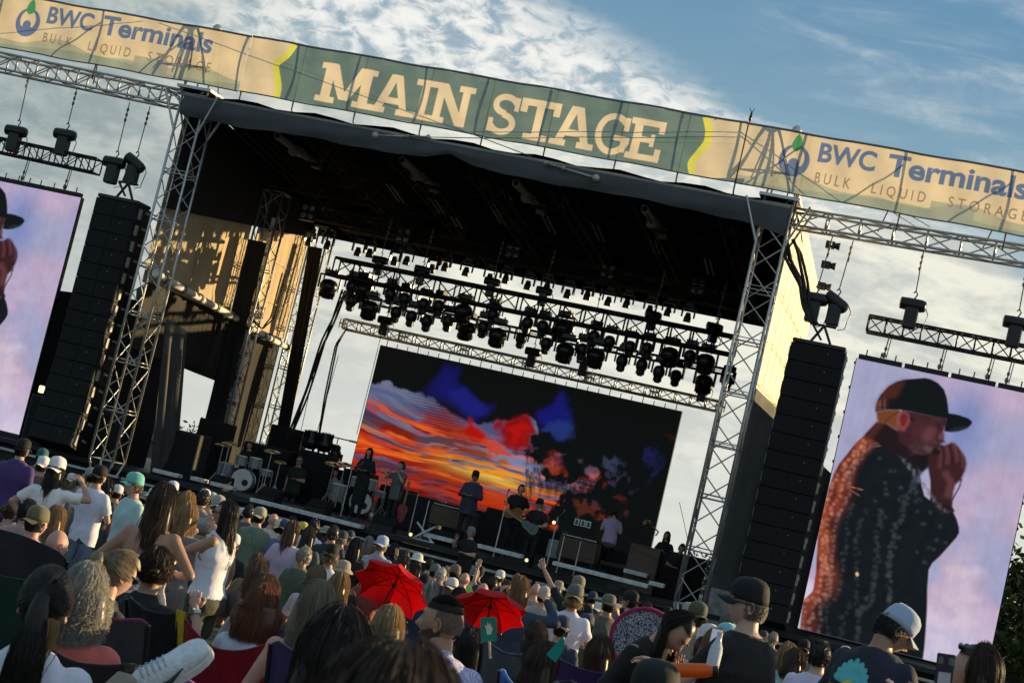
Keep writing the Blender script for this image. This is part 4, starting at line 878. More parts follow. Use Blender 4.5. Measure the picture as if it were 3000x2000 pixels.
for x, y, lab in ((1128, 948, 'chain motor hanging by the left end of the silver truss'), (1560, 1040, 'chain motor sitting on the silver truss near its middle'), (1712, 1066, 'chain motor hanging in front of the silver truss right of its middle'), (2060, 1140, 'chain motor at the right end of the silver truss')):
    p = P(x, y, ys_-.4); motor(p, lab, GM, 0, .85, p+V(0, 0, 2.6))
for x, y, x2, y2, lab in ((333, 490, 380, 300, 'left chain motor above the left speaker column'), (392, 492, 440, 312, 'tilted right chain motor above the left speaker column'), (2385, 890, 2440, 690, 'left chain motor above the right speaker column'), (2447, 900, 2500, 705, 'tilted right chain motor above the right speaker column'), (188, 408, 226, 258, 'chain motor on the truss over the left screen beside its end'), (45, 398, 90, 200, 'chain motor on the truss over the left screen at the frame edge'), (2672, 908, 2706, 735, 'chain motor standing on the truss over the right screen'), (2975, 962, 3010, 780, 'chain motor on the truss over the right screen at the frame edge')):
    tl = .5 if 'tilted' in lab else 0.0
    motor(P(x, y, 40.5), lab, 'chain motors of the screens and speakers', 0, 1.05, P(x2, y2, 40.2), tl)
simple_truss('screen_truss', 'short black truss hanging over the left screen', (-27.5, 41.05, 8.93), (-22.75, 41.05, 8.87), .4, .38, .4, .03, .014, M_BLKSTEEL, True, group='trusses the side screens hang from')
simple_truss('screen_truss', 'short black truss hanging over the right screen', (-2.08, 41.05, 8.82), (2.5, 41.05, 8.85), .4, .38, .4, .03, .014, M_BLKSTEEL, True, group='trusses the side screens hang from')
for x0 in (-27.3, -2.16):
    for k, (f, ww) in enumerate(((.6, 0), (1.9, 0), (3.0, .1), (3.45, 0))):
        if x0 < -10: f = 4.34-f
        p = V(x0+f, 41.05, 8.1); mb = MB(); mb.tube((0, 0, 0), (.03, 0, .62), .016, n=5); mb.tube((.06, 0, 0), (.09, 0, .62), .012, n=5); mb.ell((0, 0, .06), (.05, .04, .08), nu=6, nv=4); mb.ell((.01, 0, .22), (.04, .03, .06), nu=6, nv=4)
        o = mb.build('sling', M_CHAIN, None, loc=tuple(p)); tag(o, 'wire sling between the black truss and the top of the '+('left' if x0 < -10 else 'right')+' screen', 'sling', 'slings holding the '+('left' if x0 < -10 else 'right')+' screen')
def lead(label, pts, r, m=M_RUBBER, n=1, sp=.05, group=None):
    pts = [np.asarray(q, float) for q in pts]; b0 = pts[0]
    mb = MB(); tt = np.linspace(0, len(pts)-1, 24)
    for k in range(n):
        c = [V(*[np.interp(t, range(len(pts)), [q[a] for q in pts]) for a in range(3)])-b0+V(sp*math.sin(k*2.4+t*1.1), sp*math.cos(k*1.7+t), 0) for t in tt]; mb.path(c, r, 6)
    o = mb.build('cable_bundle', m, None, smooth=True, loc=tuple(b0)); tag(o, label, 'cable', group); return o
lead('black cable bundle dropping from the rig to the stage at the left', [P(1010, 850, 46.8), P(975, 940, 47), P(946, 1005, 47), P(895, 1160, 47), P(838, 1305, 47)], .03, n=4)
lead('dark red cable bundle dropping from the end of the silver truss', [P(1015, 960, 49.6), P(985, 1010, 49), P(955, 1160, 48), P(932, 1300, 48)], .025, mat('dark red cable', (.06, .012, .015), .6), n=2, sp=.03)
lead('black cable loop sagging in front of the tan tarpaulin', [P(760, 760, 46.5), P(745, 850, 46.5), P(735, 930, 46.5), P(770, 965, 46.5), P(800, 930, 46.5), P(830, 800, 46.5)], .022, n=2)
lead('thick black cable snake hanging along the right stage wall', [P(2315, 640, 40.2), P(2298, 700, 40.2), P(2310, 760, 40.2), P(2345, 830, 40.2), P(2360, 900, 40.2), P(2385, 950, 40.2)], .045, n=3, sp=.06)
lead('second black cable snake looping beside it on the right stage wall', [P(2320, 700, 40.3), P(2340, 740, 40.3), P(2362, 830, 40.3), P(2372, 900, 40.3), P(2392, 950, 40.3)], .04, n=2, sp=.05)
for i, (x, y, x2, y2) in enumerate(((1360, 1500, 1490, 1250),)): pass
for i, (a, b) in enumerate(((P(990, 1040, 48), P(905, 1330, 48)), (P(1120, 960, 49), P(1040, 1270, 49)), (P(2130, 1100, 48), P(2015, 1580, 48)), (P(1990, 1470, 50), P(2010, 1580, 50)), (P(930, 1030, 48.5), P(868, 1300, 48.5)))):
    lead(('thin line from the rig to the deck beside the red cable', 'thin line from the rig to the deck at the left edge of the video wall', 'thin line from the rig to the deck at the right edge of the video wall', 'short thin guy line at the lower right corner of the video wall', 'thin line from the rig to the deck beside the back left tower')[i], [a, b], .01, M_CHAIN)
# ------------------------------------------------------------------ speaker columns
def speakers(x, y, w, d, zt, n, label, lean):
    t = thing('speaker_column', label, 'loudspeakers', (x, y, zt)); ang = 0.0; p = V(0, 0, 0); hh = .43
    fr = MB(); fr.bev((0, d*.45, .06), (w*.98, d*.9, .10), .02); fr.tube((-.25, d*.4, .1), (.0, d*.4, .55), .035); fr.tube((.25, d*.4, .1), (.0, d*.4, .55), .035); fr.tube((-.28, d*.4, .55), (.28, d*.4, .55), .03); fr.tube((-.28, d*.4, .55), (0, d*.4, .2), .03); fr.build('fly_frame', M_FIX, t)
    for k in range(n):
        ang = rad(lean)*max(0, k-n*.45)**1.5/(n*.55)**1.5
        R = rotx(-ang); c = p+R @ V(0, d/2, -hh/2); b = MB(); b.bev(c, (w, d, hh-.008), .006, R)
        cab = b.build('speaker_cabinet', M_PA, t)
        g_ = MB()
        for s in (-1, 1): g_.bev(c+R @ V(s*w*.25, -d/2-.008, 0), (w*.47, .02, hh-.03), .004, R)
        g_.build('grille', M_GRILLE, cab)
        l_ = MB(); l_.bev(c+R @ V(w*.5+.025, -d*.3, 0), (.05, .12, hh*.62), .004, R); l_.bev(c+R @ V(w*.5+.02, d*.2, .1), (.04, .2, .06), .004, R); l_.bev(c+R @ V(-w*.5-.012, -d*.3, 0), (.02, .12, hh*.6), .004, R); l_.ell(c+R @ V(w*.2, -d/2-.03, .08), .016, nu=6, nv=4); l_.build('rigging_link', mat('grey rigging', (.34, .32, .28), .45, .3), cab)
        p = p+R @ V(0, 0, -hh)
    return t
speakers(-21.38, 40.0, 1.22, .85, 7.95, 15, 'tall black speaker column hanging beside the left screen', 16)
speakers(-3.02, 40.0, 1.28, .85, 7.92, 15, 'tall black speaker column hanging beside the right screen', 14)
def box_case(label, c, sz, m=None, trim=True, group=None, name='speaker_stack', cat='loudspeaker'):
    t = thing(name, label, cat, tuple(c), group=group); MB().bev((0, 0, sz[2]/2), sz, .02).build('cabinet', m or M_PA, t)
    if trim: g_ = MB(); g_.bev((0, -sz[1]/2-.006, sz[2]/2), (sz[0]*.9, .015, sz[2]*.88), .004); g_.build('grille', M_GRILLE, t)
    return t
for i, (x, z, lab) in enumerate(((-22.2, 1.3, 'dark subwoofer on the deck between the left screen and the left tower'), (-20.9, 1.3, 'dark subwoofer touching the left tower'))): box_case(lab, (x, 41.2, z), (1.15, .9, 1.3), mat('worn dark cabinet', (.014, .015, .015), .7), group='subwoofers on the left of the deck')
box_case('tall dark amplifier rack on the deck between the left tower and drums', (-18.85, 42.2, ZD), (1.1, .8, 1.25), mat('worn dark cabinet', (.014, .015, .015), .7), name='amplifier_rack', cat='rack')
box_case('black rack case behind the left drum kit', (-18.0, 46.2, ZD), (1.4, .8, 1.35), name='amplifier_rack', cat='rack'); box_case('black rack case beside the back left tower', (-16.9, 47.0, ZD), (1.2, .8, 1.25), name='amplifier_rack', cat='rack'); box_case('low black case between the singer and the back left tower', (-16.0, 47.6, ZD), (1.3, .8, 1.0), name='amplifier_rack', cat='rack')
box_case('large dark console box at the right foot of the stage wall', (-4.0, 41.0, ZFOOT+.9), (.75, .7, 1.5), mat('scuffed silver cover', (.30, .31, .32), .5, .2, .35, 6), trim=False, name='equipment_cover', cat='cover')
for x_, y_, w_, h_, lb_ in ((-19.1, 44.6, .9, 1.7, 'tall narrow black rack behind the left tower'), (-18.2, 47.8, 1.0, 2.0, 'tallest black rack at the back left of the deck'), (-17.2, 45.6, .8, .9, 'small black case between the two drum kits'), (-16.6, 46.4, 1.0, 1.5, 'upright black case behind the crew member in black'), (-15.4, 46.8, .9, 1.25, 'black case just left of the second drum kit'), (-14.2, 46.9, 1.0, 1.05, 'black case right of the second drum kit')): box_case(lb_, (x_, y_, ZD), (w_, .6, h_), name='equipment_case', cat='case')
box_case('black rack beside the right tower', (-5.5, 44.5, ZD), (1.0, .8, 1.15), name='amplifier_rack', cat='rack')
# lights reflected far behind: work lamps on the left
for i, (x, y, lab) in enumerate(((122, 1140, 'glowing twin work lamp in the dark left of the speakers'), (293, 1230, 'glowing work lamp at the foot of the left tower'), (527, 1288, 'small glowing lamp on the deck left of the drums'), (360, 855, 'glowing lamp glimpsed behind the left speaker column'))):
    t = thing('work_lamp', lab, 'lamp', tuple(P(x, y, 43.0)), group='lit work lamps at the left'); sz = (.15, .1, .20) if i != 2 else (.14, .08, .12)
    MB().bev((0, .06, 0), (sz[0]*1.15, .1, sz[2]*1.15), .02).build('housing', M_FIX, t)
    MB().bev((0, 0, 0), sz, .02).build('lamp_face', mat('lit lamp', (.8, .7, .4), .5, emit=(1.0, .80, .36), es=1.5), t)
for x, y in ((1206, 1565), (1545, 1640), (1625, 1530)): 
    t = thing('floor_lamp', 'small lit amber stage lamp among the gear', 'stage lamp', tuple(P(x, y, 43.5 if y < 1500 else 40.9)), group='small lit lamps among the musicians')
    MB().lathe([(.03, .1), (.05, .06), (.055, -.02)], 10, (0, 0, 0), rotx(-math.pi/2)).build('housing', M_FIX, t, smooth=True); MB().lathe([(.0, .0), (.04, 0), (.045, -.02)], 12, (0, -.11, 0), rotx(math.pi/2)).build('lamp_face', mat('amber lamp', (.8, .7, .4), .5, emit=(1.0, .80, .36), es=.9), t, smooth=True)
# ------------------------------------------------------------------ people: helpers
def remesh(mb, voxel, smooth=3, name='body'):
    me = mb.mesh('tmp'); o = D.objects.new('tmp', me); COL.objects.link(o)
    m = o.modifiers.new('r', 'REMESH'); m.mode = 'VOXEL'; m.voxel_size = voxel; m.use_smooth_shade = True
    if smooth:
        s = o.modifiers.new('s', 'SMOOTH'); s.factor = .5; s.iterations = smooth
    dg = bpy.context.evaluated_depsgraph_get(); dg.update()
    me2 = D.meshes.new_from_object(o.evaluated_get(dg)); me2.name = name
    D.objects.remove(o); D.meshes.remove(me); return me2
def mesh_arrays(me):
    v = np.empty(len(me.vertices)*3); me.vertices.foreach_get('co', v); v = v.reshape(-1, 3)
    ls = np.empty(len(me.polygons), int); me.polygons.foreach_get('loop_start', ls); lt = np.empty(len(me.polygons), int); me.polygons.foreach_get('loop_total', lt)
    li = np.empty(len(me.loops), int); me.loops.foreach_get('vertex_index', li)
    return v, [tuple(int(q) for q in li[a:a+b]) for a, b in zip(ls, lt)]
def strands(mb, pts, r, tone, sides=3):
    """pts (n,k,3), r (n,k), tone (n,)"""
    n, k = pts.shape[:2]
    d = np.gradient(pts, axis=1); d /= np.linalg.norm(d, axis=2, keepdims=True)+1e-9
    a = np.array([.31, .57, .76]); x = np.cross(d, a); x /= np.linalg.norm(x, axis=2, keepdims=True)+1e-9; y = np.cross(d, x)
    an = np.arange(sides)*2*math.pi/sides
    v = pts[:, :, None, :]+r[:, :, None, None]*(x[:, :, None, :]*np.cos(an)[None, None, :, None]+y[:, :, None, :]*np.sin(an)[None, None, :, None])
    idx = np.arange(n*k*sides).reshape(n, k, sides); nx = np.roll(idx, -1, 2)
    f = np.stack([idx[:, :-1], nx[:, :-1], nx[:, 1:], idx[:, 1:]], -1).reshape(-1, 4)
    b = mb.n; mb.v.append(v.reshape(-1, 3)); mb.c.append(np.repeat(tone, k*sides)); mb.n += n*k*sides
    mb.f += list(map(tuple, (f+b).tolist())); return mb
def cap_(mb, p, q, r0, r1, n=10):
    mb.tube(p, q, r0, r1, n); mb.ell(p, r0, nu=n, nv=6); mb.ell(q, r1, nu=n, nv=6)
def sup(rx, ry, n=20, e=2.35):
    a = np.arange(n)*2*math.pi/n; c, s = np.cos(a), np.sin(a)
    return np.stack([np.sign(c)*np.abs(c)**(2/e)*rx, np.sign(s)*np.abs(s)**(2/e)*ry], 1)
TORSO = {'m': [(-.12, .150, .105, 0), (-.04, .172, .118, 0), (.05, .170, .118, 0), (.15, .158, .110, .005), (.26, .170, .115, .005), (.37, .190, .122, 0), (.45, .192, .112, -.008), (.51, .170, .092, -.012), (.548, .128, .080, -.014), (.580, .086, .070, -.012), (.605, .064, .062, -.008)],
         'f': [(-.12, .150, .110, 0), (-.04, .178, .125, -.005), (.04, .170, .118, 0), (.14, .136, .098, .005), (.25, .146, .104, .01), (.36, .166, .118, .012), (.44, .166, .100, -.002), (.50, .145, .082, -.010), (.545, .095, .066, -.012), (.585, .052, .052, -.008)]}
def torso_rings(sex, fat=1.0, grow=0.0, z0=-.12, z1=.6, belly=0.0):
    out = []
    for z, rx, ry, yo in TORSO[sex]:
        if z < z0-.001 or z > z1+.001: continue
        w = fat if z < .42 else 1+(fat-1)*.4
        bl = belly*math.exp(-((z-.12)/.14)**2)
        q = sup((rx*w+grow), (ry*w+grow+bl*.5)); out.append(np.stack([q[:, 0], q[:, 1]+yo+bl*.5, np.full(len(q), z)], 1))
    return out
ARM = {  # elbow, wrist, hand direction, in the pelvis frame, for the right arm
 'down': ((.255, -.03, .25), (.265, .05, .005), (.0, .15, -1)), 'hang': ((.245, -.045, .25), (.24, .0, -.005), (0, .1, -1)),
 'fwd': ((.26, .02, .27), (.09, .25, .25), (-1, .4, .1)), 'hip': ((.405, -.09, .27), (.205, .03, .11), (-.6, .5, -.4)),
 'brow': ((.45, .09, .50), (.185, .17, .75), (-.75, .1, .6)), 'up': ((.33, .10, .72), (.31, .16, .98), (0, .1, 1)),
 'phone': ((.27, .17, .34), (.085, .33, .58), (-.35, .15, .9)), 'head': ((.42, .03, .64), (.13, .03, .87), (-.9, 0, .1)),
 'lap': ((.26, .02, .25), (.13, .26, .10), (-.5, .8, -.1)), 'mouth': ((.30, .16, .36), (.07, .22, .62), (-.5, .1, .8)),
 'cross': ((.25, .08, .30), (-.10, .20, .30), (-1, -.1, .1)), 'reach': ((.30, .20, .50), (.30, .47, .62), (0, 1, .25)),
 'shoulder': ((.33, .12, .33), (.17, .17, .50), (-.4, -.6, .5)), 'guitar': ((.31, -.02, .24), (.10, .20, .15), (-1, .3, -.2)), 'neck': ((.33, .10, .25), (.36, .30, .33), (.1, .7, .5)),
 'highup': ((.30, .14, .76), (.20, .20, 1.02), (-.3, .1, 1)), 'keys': ((.24, .10, .26), (.18, .36, .18), (0, 1, -.1))}
def hand(mb, w, d, up, s=1.0, curl=.5, side=1):
    """palm, four fingers of different length and a thumb from the side of the palm"""
    d = unit(d); up = unit(np.asarray(up)-d*(np.asarray(up) @ d)); x = np.cross(d, up)*side
    Pt = lambda a, b, c: np.asarray(w)+s*(d*a+x*b+up*c)
    R = np.stack([x, up, d], 1)
    mb.ell(Pt(.045, 0, 0), (.040*s, .016*s, .052*s), R, 10, 6)
    for k, (b, ln) in enumerate(((-.030, .060), (-.010, .074), (.010, .080), (.029, .068))):
        c1 = curl*(.5+.12*k); p0 = Pt(.085, b, 0); p1 = Pt(.085+ln*.5*math.cos(c1), b*1.12, -ln*.5*math.sin(c1)); p2 = Pt(.085+ln*(.5*math.cos(c1)+.5*math.cos(c1*2.1)), b*1.15, -ln*(.5*math.sin(c1)+.5*math.sin(c1*2.1)))
        mb.path([p0-(p1-p0)*.5, p0, p1, p2], [.009*s, .0095*s, .0085*s, .0062*s], 6)
    q0, q1, q2 = Pt(.015, .030, -.004), Pt(.052, .058, -.014), Pt(.085, .056, -.026); mb.path([q0, q1, q2], [.013*s, .0105*s, .008*s], 6)
def head_mesh(mb, R, c, s=1.0, n=28, m=22, sex='m', beard=False):
    a = np.arange(n)*2*math.pi/n; V_ = []
    for j in range(m+1):
        t = min(max(math.pi*j/m, .04), math.pi-.04)
        x = np.cos(a)*math.sin(t); y = np.sin(a)*math.sin(t); z = np.full(n, math.cos(t))
        px_, py_, pz_ = x*.077, y*.098, z*.118
        fr = np.clip(y, 0, 1)
        lo = np.clip((-pz_-.005)/.11, 0, 1)
        px_ = px_*(1-.30*lo**1.3); py_ = np.where(y < 0, py_*(1-.42*lo), py_*(1-.10*lo)+.012*lo*fr)
        g = lambda x0, z0, sx, sz: np.exp(-((px_-x0)/sx)**2-((pz_-z0)/sz)**2)*(y > 0)
        f = .032*g(0, -.031, .013, .015)+.014*g(0, -.008, .009, .02)+.006*g(0, .030, .05, .012)-.010*(g(.030, .008, .016, .012)+g(-.030, .008, .016, .012))
        f += .008*g(0, -.062, .020, .007)+.007*g(0, -.074, .018, .006)-.004*g(0, -.0685, .02, .003)+.010*g(0, -.100, .022, .014)+.004*(g(.045, -.025, .02, .02)+g(-.045, -.025, .02, .02))
        py_ = py_+f
        V_.append(np.stack([px_, py_, pz_], 1))
    V_ = [(q*s) @ R.T+c for q in V_[::-1]]; mb.loft(V_)
    for sd in (-1, 1):
        o = c+R @ (V(sd*.077, -.010, -.010)*s); Re = R @ rotz(sd*-.45)
        mb.ell(o, (.005*s, .017*s, .028*s), Re @ rotx(.15), 10, 6); mb.ell(o+Re @ (V(sd*.003, .002, -.026)*s), (.006*s, .010*s, .010*s), Re, 8, 5)
        pts = [o+Re @ (V(sd*(.004+.006*math.sin(math.pi*k/8)), .013-.030*math.sin(math.pi*(k+.6)/9.5), .030*math.cos(math.pi*k/8.6))*s) for k in range(9)]
        mb.path(pts, .0048*s, 6); mb.ell(o+Re @ (V(sd*.006, .012, -.004)*s), (.004*s, .005*s, .008*s), Re, 6, 4)
SKIN = {}
def skin(k=0):
    c = [(.46, .27, .19), (.40, .22, .15), (.52, .33, .25), (.33, .18, .12), (.55, .30, .24)][k]
    return mat('skin %d' % k, c, .5, 0, .10, 12, .1, 90, spec=.35, sheen=.25)
def cloth_mat(col, kind='tee'):
    nm = 'fabric %s %.2f %.2f %.2f' % (kind, *col)
    if kind == 'gingham':
        m = mat(nm, col, .8, 0, .05, 4, .3, 14); t = m.node_tree; n = t.nodes; l = t.links; b = n['Principled BSDF']
        c = n.new('ShaderNodeTexCoord'); ck = n.new('ShaderNodeTexChecker'); ck.inputs['Scale'].default_value = 170; ck.inputs['Color1'].default_value = (.66, .66, .78, 1); ck.inputs['Color2'].default_value = (.20, .20, .52, 1)
        l.new(c.outputs['Object'], ck.inputs[0]); l.new(ck.outputs[0], b.inputs['Base Color']); return m
    if kind == 'floral':
        m = mat(nm, col, .8, 0, .05, 4, .3, 14); t = m.node_tree; n = t.nodes; l = t.links; b = n['Principled BSDF']
        c = n.new('ShaderNodeTexCoord'); vo = n.new('ShaderNodeTexVoronoi'); vo.inputs['Scale'].default_value = 55; l.new(c.outputs['Object'], vo.inputs[0]); rp = n.new('ShaderNodeValToRGB'); l.new(vo.outputs['Distance'], rp.inputs[0])
        rp.color_ramp.elements[0].position = .28; rp.color_ramp.elements[0].color = (.22, .12, .12, 1); rp.color_ramp.elements[1].position = .42; rp.color_ramp.elements[1].color = (.66, .58, .56, 1); l.new(rp.outputs[0], b.inputs['Base Color']); return m
    if kind == 'stripe':
        m = mat(nm, col, .8, 0, .05, 4, .3, 14); t = m.node_tree; n = t.nodes; l = t.links; b = n['Principled BSDF']
        c = n.new('ShaderNodeTexCoord'); wv = n.new('ShaderNodeTexWave'); wv.inputs['Scale'].default_value = 9; l.new(c.outputs['Object'], wv.inputs[0]); rp = n.new('ShaderNodeValToRGB'); l.new(wv.outputs['Fac'], rp.inputs[0])
        rp.color_ramp.elements[0].color = (.02, .02, .02, 1); rp.color_ramp.elements[1].color = (*col, 1); l.new(rp.outputs[0], b.inputs['Base Color']); return m
    return mat(nm, col, .82, 0, .10, 5, .45, 11, tone=0, trans=.06, sheen=min(.8, .04+2.2*max(0, sum(col)/3-.03)))
def hair_mat(col): return mat('hair %.3f %.3f %.3f' % col, col, .40, 0, .3, 18, 0, tone=.5, spec=.7, trans=.45, stretch=(1, 1, .2), tcol=tuple(min(.9, c*2.2+a) for c, a in zip(col, (.05, .028, .012))))
CACHE = {}
HEADC = .726        # head centre above the hips
def folds(me, amp, seed):
    v = np.empty(len(me.vertices)*3); me.vertices.foreach_get('co', v); v = v.reshape(-1, 3)
    nn = np.empty(len(me.vertices)*3); me.vertices.foreach_get('normal', nn); nn = nn.reshape(-1, 3)
    sg = 1 if seed % 2 else -1; a = fbm(v[:, 0]*13+sg*v[:, 2]*6+seed, v[:, 2]*4-v[:, 1]*5+20, seed % 50, 3)-.5; b = fbm(v[:, 0]*7-v[:, 2]*20, v[:, 2]*6*sg+v[:, 0]*14+seed, (seed+9) % 50, 3)-.5
    me.vertices.foreach_set('co', (v+nn*(a*2.2+b*.8)[:, None]*amp).ravel()); me.update()

def make_parts(sp):
    """meshes of one figure in its own frame (hips at the origin, facing +y)"""
    sex, res = sp['sex'], sp['res']; fat = sp.get('fat', 1.0); legL = sp['leg']; seat = sp.get('seat', False)
    lean = rotx(-rad(sp.get('lean', 0))) @ roty(rad(sp.get('tilt', 0)))
    hR = lean @ rotz(rad(sp.get('hy', 0))) @ rotx(-rad(sp.get('hp', 0))) @ roty(rad(sp.get('hr', 0)))
    shx = .178 if sex == 'm' else .155; sw = .93 if sex == 'f' else 1.0
    body = MB(); body.loft([r @ lean.T for r in torso_rings(sex, fat, 0, belly=sp.get('belly', 0))])
    hc = lean @ V(0, .012, .655)+hR @ V(0, .012, HEADC-.655)
    body.tube(lean @ V(0, -.012, .53), hc+hR @ V(0, -.02, -.06), .065*sw, .059*sw, 12)
    arms = sp.get('arms', ('hang', 'hang')); hands = MB(); J = []
    for sd, an in ((-1, arms[0]), (1, arms[1])):
        if isinstance(an, str): e, w, hd = [np.array(q, float) for q in ARM[an]]
        else: e, w, hd = [np.array(q, float) for q in an]
        m = V(sd, 1, 1); e, w, hd = e*m, w*m, hd*m
        sh = lean @ V(sd*shx, -.012, .49)
        if an not in ('keys',): e, w, hd = lean @ e, lean @ w, lean @ hd
        # keep the limb lengths human
        e = sh+unit(e-sh)*.285*sw; w = e+unit(w-e)*.255*sw
        J.append((sh, e, w)); body.ell(sh, .058*sw*(.96+.04*fat)); cap_(body, sh, e, .050*sw*fat**.5, .040*sw); cap_(body, e, e*.6+w*.4, .039*sw, .038*sw); cap_(body, e*.6+w*.4, w, .038*sw, .026*sw)
        hand(hands, w-unit(hd)*.012, hd, V(0, -.4, 1) if abs(unit(hd)[2]) < .8 else V(0, -1, .1), .95*sw+.03, sp.get('curl', .55), sd)
    hipx = .088; legs = []
    for sd in (-1, 1):
        h = V(sd*hipx, 0, -.05)
        if seat: k = V(sd*.12, .42, -.02); a = V(sd*.12, .46, -legL+.07)
        else: k = V(sd*.10, .015, -.05-(legL-.13)*.5); a = V(sd*(.10+.02*sp.get('stance', 0)), -.02, -legL+.08)
        legs.append((h, k, a)); cap_(body, h, k, .080, .054); cap_(body, k, k*.65+a*.35, .052, .050); cap_(body, k*.65+a*.35, a, .050, .036)
    me = remesh(body, res, 3); v, f = mesh_arrays(me); D.meshes.remove(me)
    out = MB(); out.add(v, f); out.merge(hands); hs = 1.0 if sex == 'm' else .96
    head_mesh(out, hR, hc, hs, *(sp.get('hn', (24, 18))), sex)
    sh_ = sp.get('shirt', ('tee', (.5, .5, .5))); kind = sh_[0]; g = sp.get('loose', .016)
    shirt = None
    if kind != 'none':
        c = MB(); top = {'tee': .60, 'polo': .60, 'long': .60, 'jacket': .60, 'tank': .50, 'strapless': .40}[kind]
        z0 = sp.get('z0', .02 if kind == 'tank' else -.14); rr = torso_rings(sex, fat, g if kind not in ('tank', 'strapless') else .007, z0, top, sp.get('belly', 0)); hem = rr[0].copy(); hem[:, 2] -= sp.get('hem', .04 if kind != 'tank' else .03); hem[:, :2] *= 1.10 if kind != 'tank' else 1.03; rr.insert(0, hem) if kind == 'tank' else rr.__setitem__(0, hem)
        if kind == 'tank':
            c.loft([r @ lean.T for r in rr])
            for sd in (-1, 1): c.path([lean @ V(sd*.095, .095, .45), lean @ V(sd*.10, .03, .565), lean @ V(sd*.095, -.075, .50), lean @ V(sd*.09, -.10, .43)], .024, 8)
        else: c.loft([r @ lean.T for r in rr])
        for sh, e, w in J:
            if kind in ('tee', 'polo'): c.ell(sh, .066*sw); k = sh+(e-sh)*.72; c.tube(sh, k, .060*sw*fat**.5+g*.4, .056*sw+g*.7, 12)
            if kind in ('long', 'jacket'): c.ell(sh, .066*sw); cap_(c, sh, e, .060*sw+g*.3, .052*sw+g*.2); cap_(c, e, w, .050*sw+g*.2, .038*sw+g*.2)
        if kind in ('polo', 'jacket', 'shirt'): c.lathe([(.060, .54), (.074, .575), (.066, .615), (.060, .61)], 16, (0, -.012, 0), lean)
        shirt = remesh(c, max(res*.95, .008), 2, 'shirt'); folds(shirt, sp.get('fold', .010), sp.get('seed', 1))
    pants = None; pk = sp.get('pants', ('jeans', (.05, .07, .12)))
    if pk[0] != 'none':
        c = MB(); c.loft(torso_rings(sex, fat, .008, -.12, .06, sp.get('belly', 0)*.6))
        for h, k, a in legs:
            if pk[0] in ('shorts',): cap_(c, h, h+(k-h)*.85, .094, .088)
            else: cap_(c, h, k, .090, .066); c.tube(k, a, .066, .055, 12)
        pants = remesh(c, max(res, .012), 2, 'trousers'); folds(pants, .008, sp.get('seed', 1)+3)
    shoes = MB()
    for h, k, a in legs:
        shoes.ell(a+V(0, .06, -.03), (.046, .125, .045), nu=12, nv=8); shoes.bev(a+V(0, .06, -.065), (.085, .25, .02), .006)
    return out, shirt, pants, shoes, hR, hc, J, lean
def skull_dir(az, po): return np.stack([np.sin(po)*np.sin(az), np.sin(po)*np.cos(az), np.cos(po)], -1)
HE = V(.083, .104, .124)
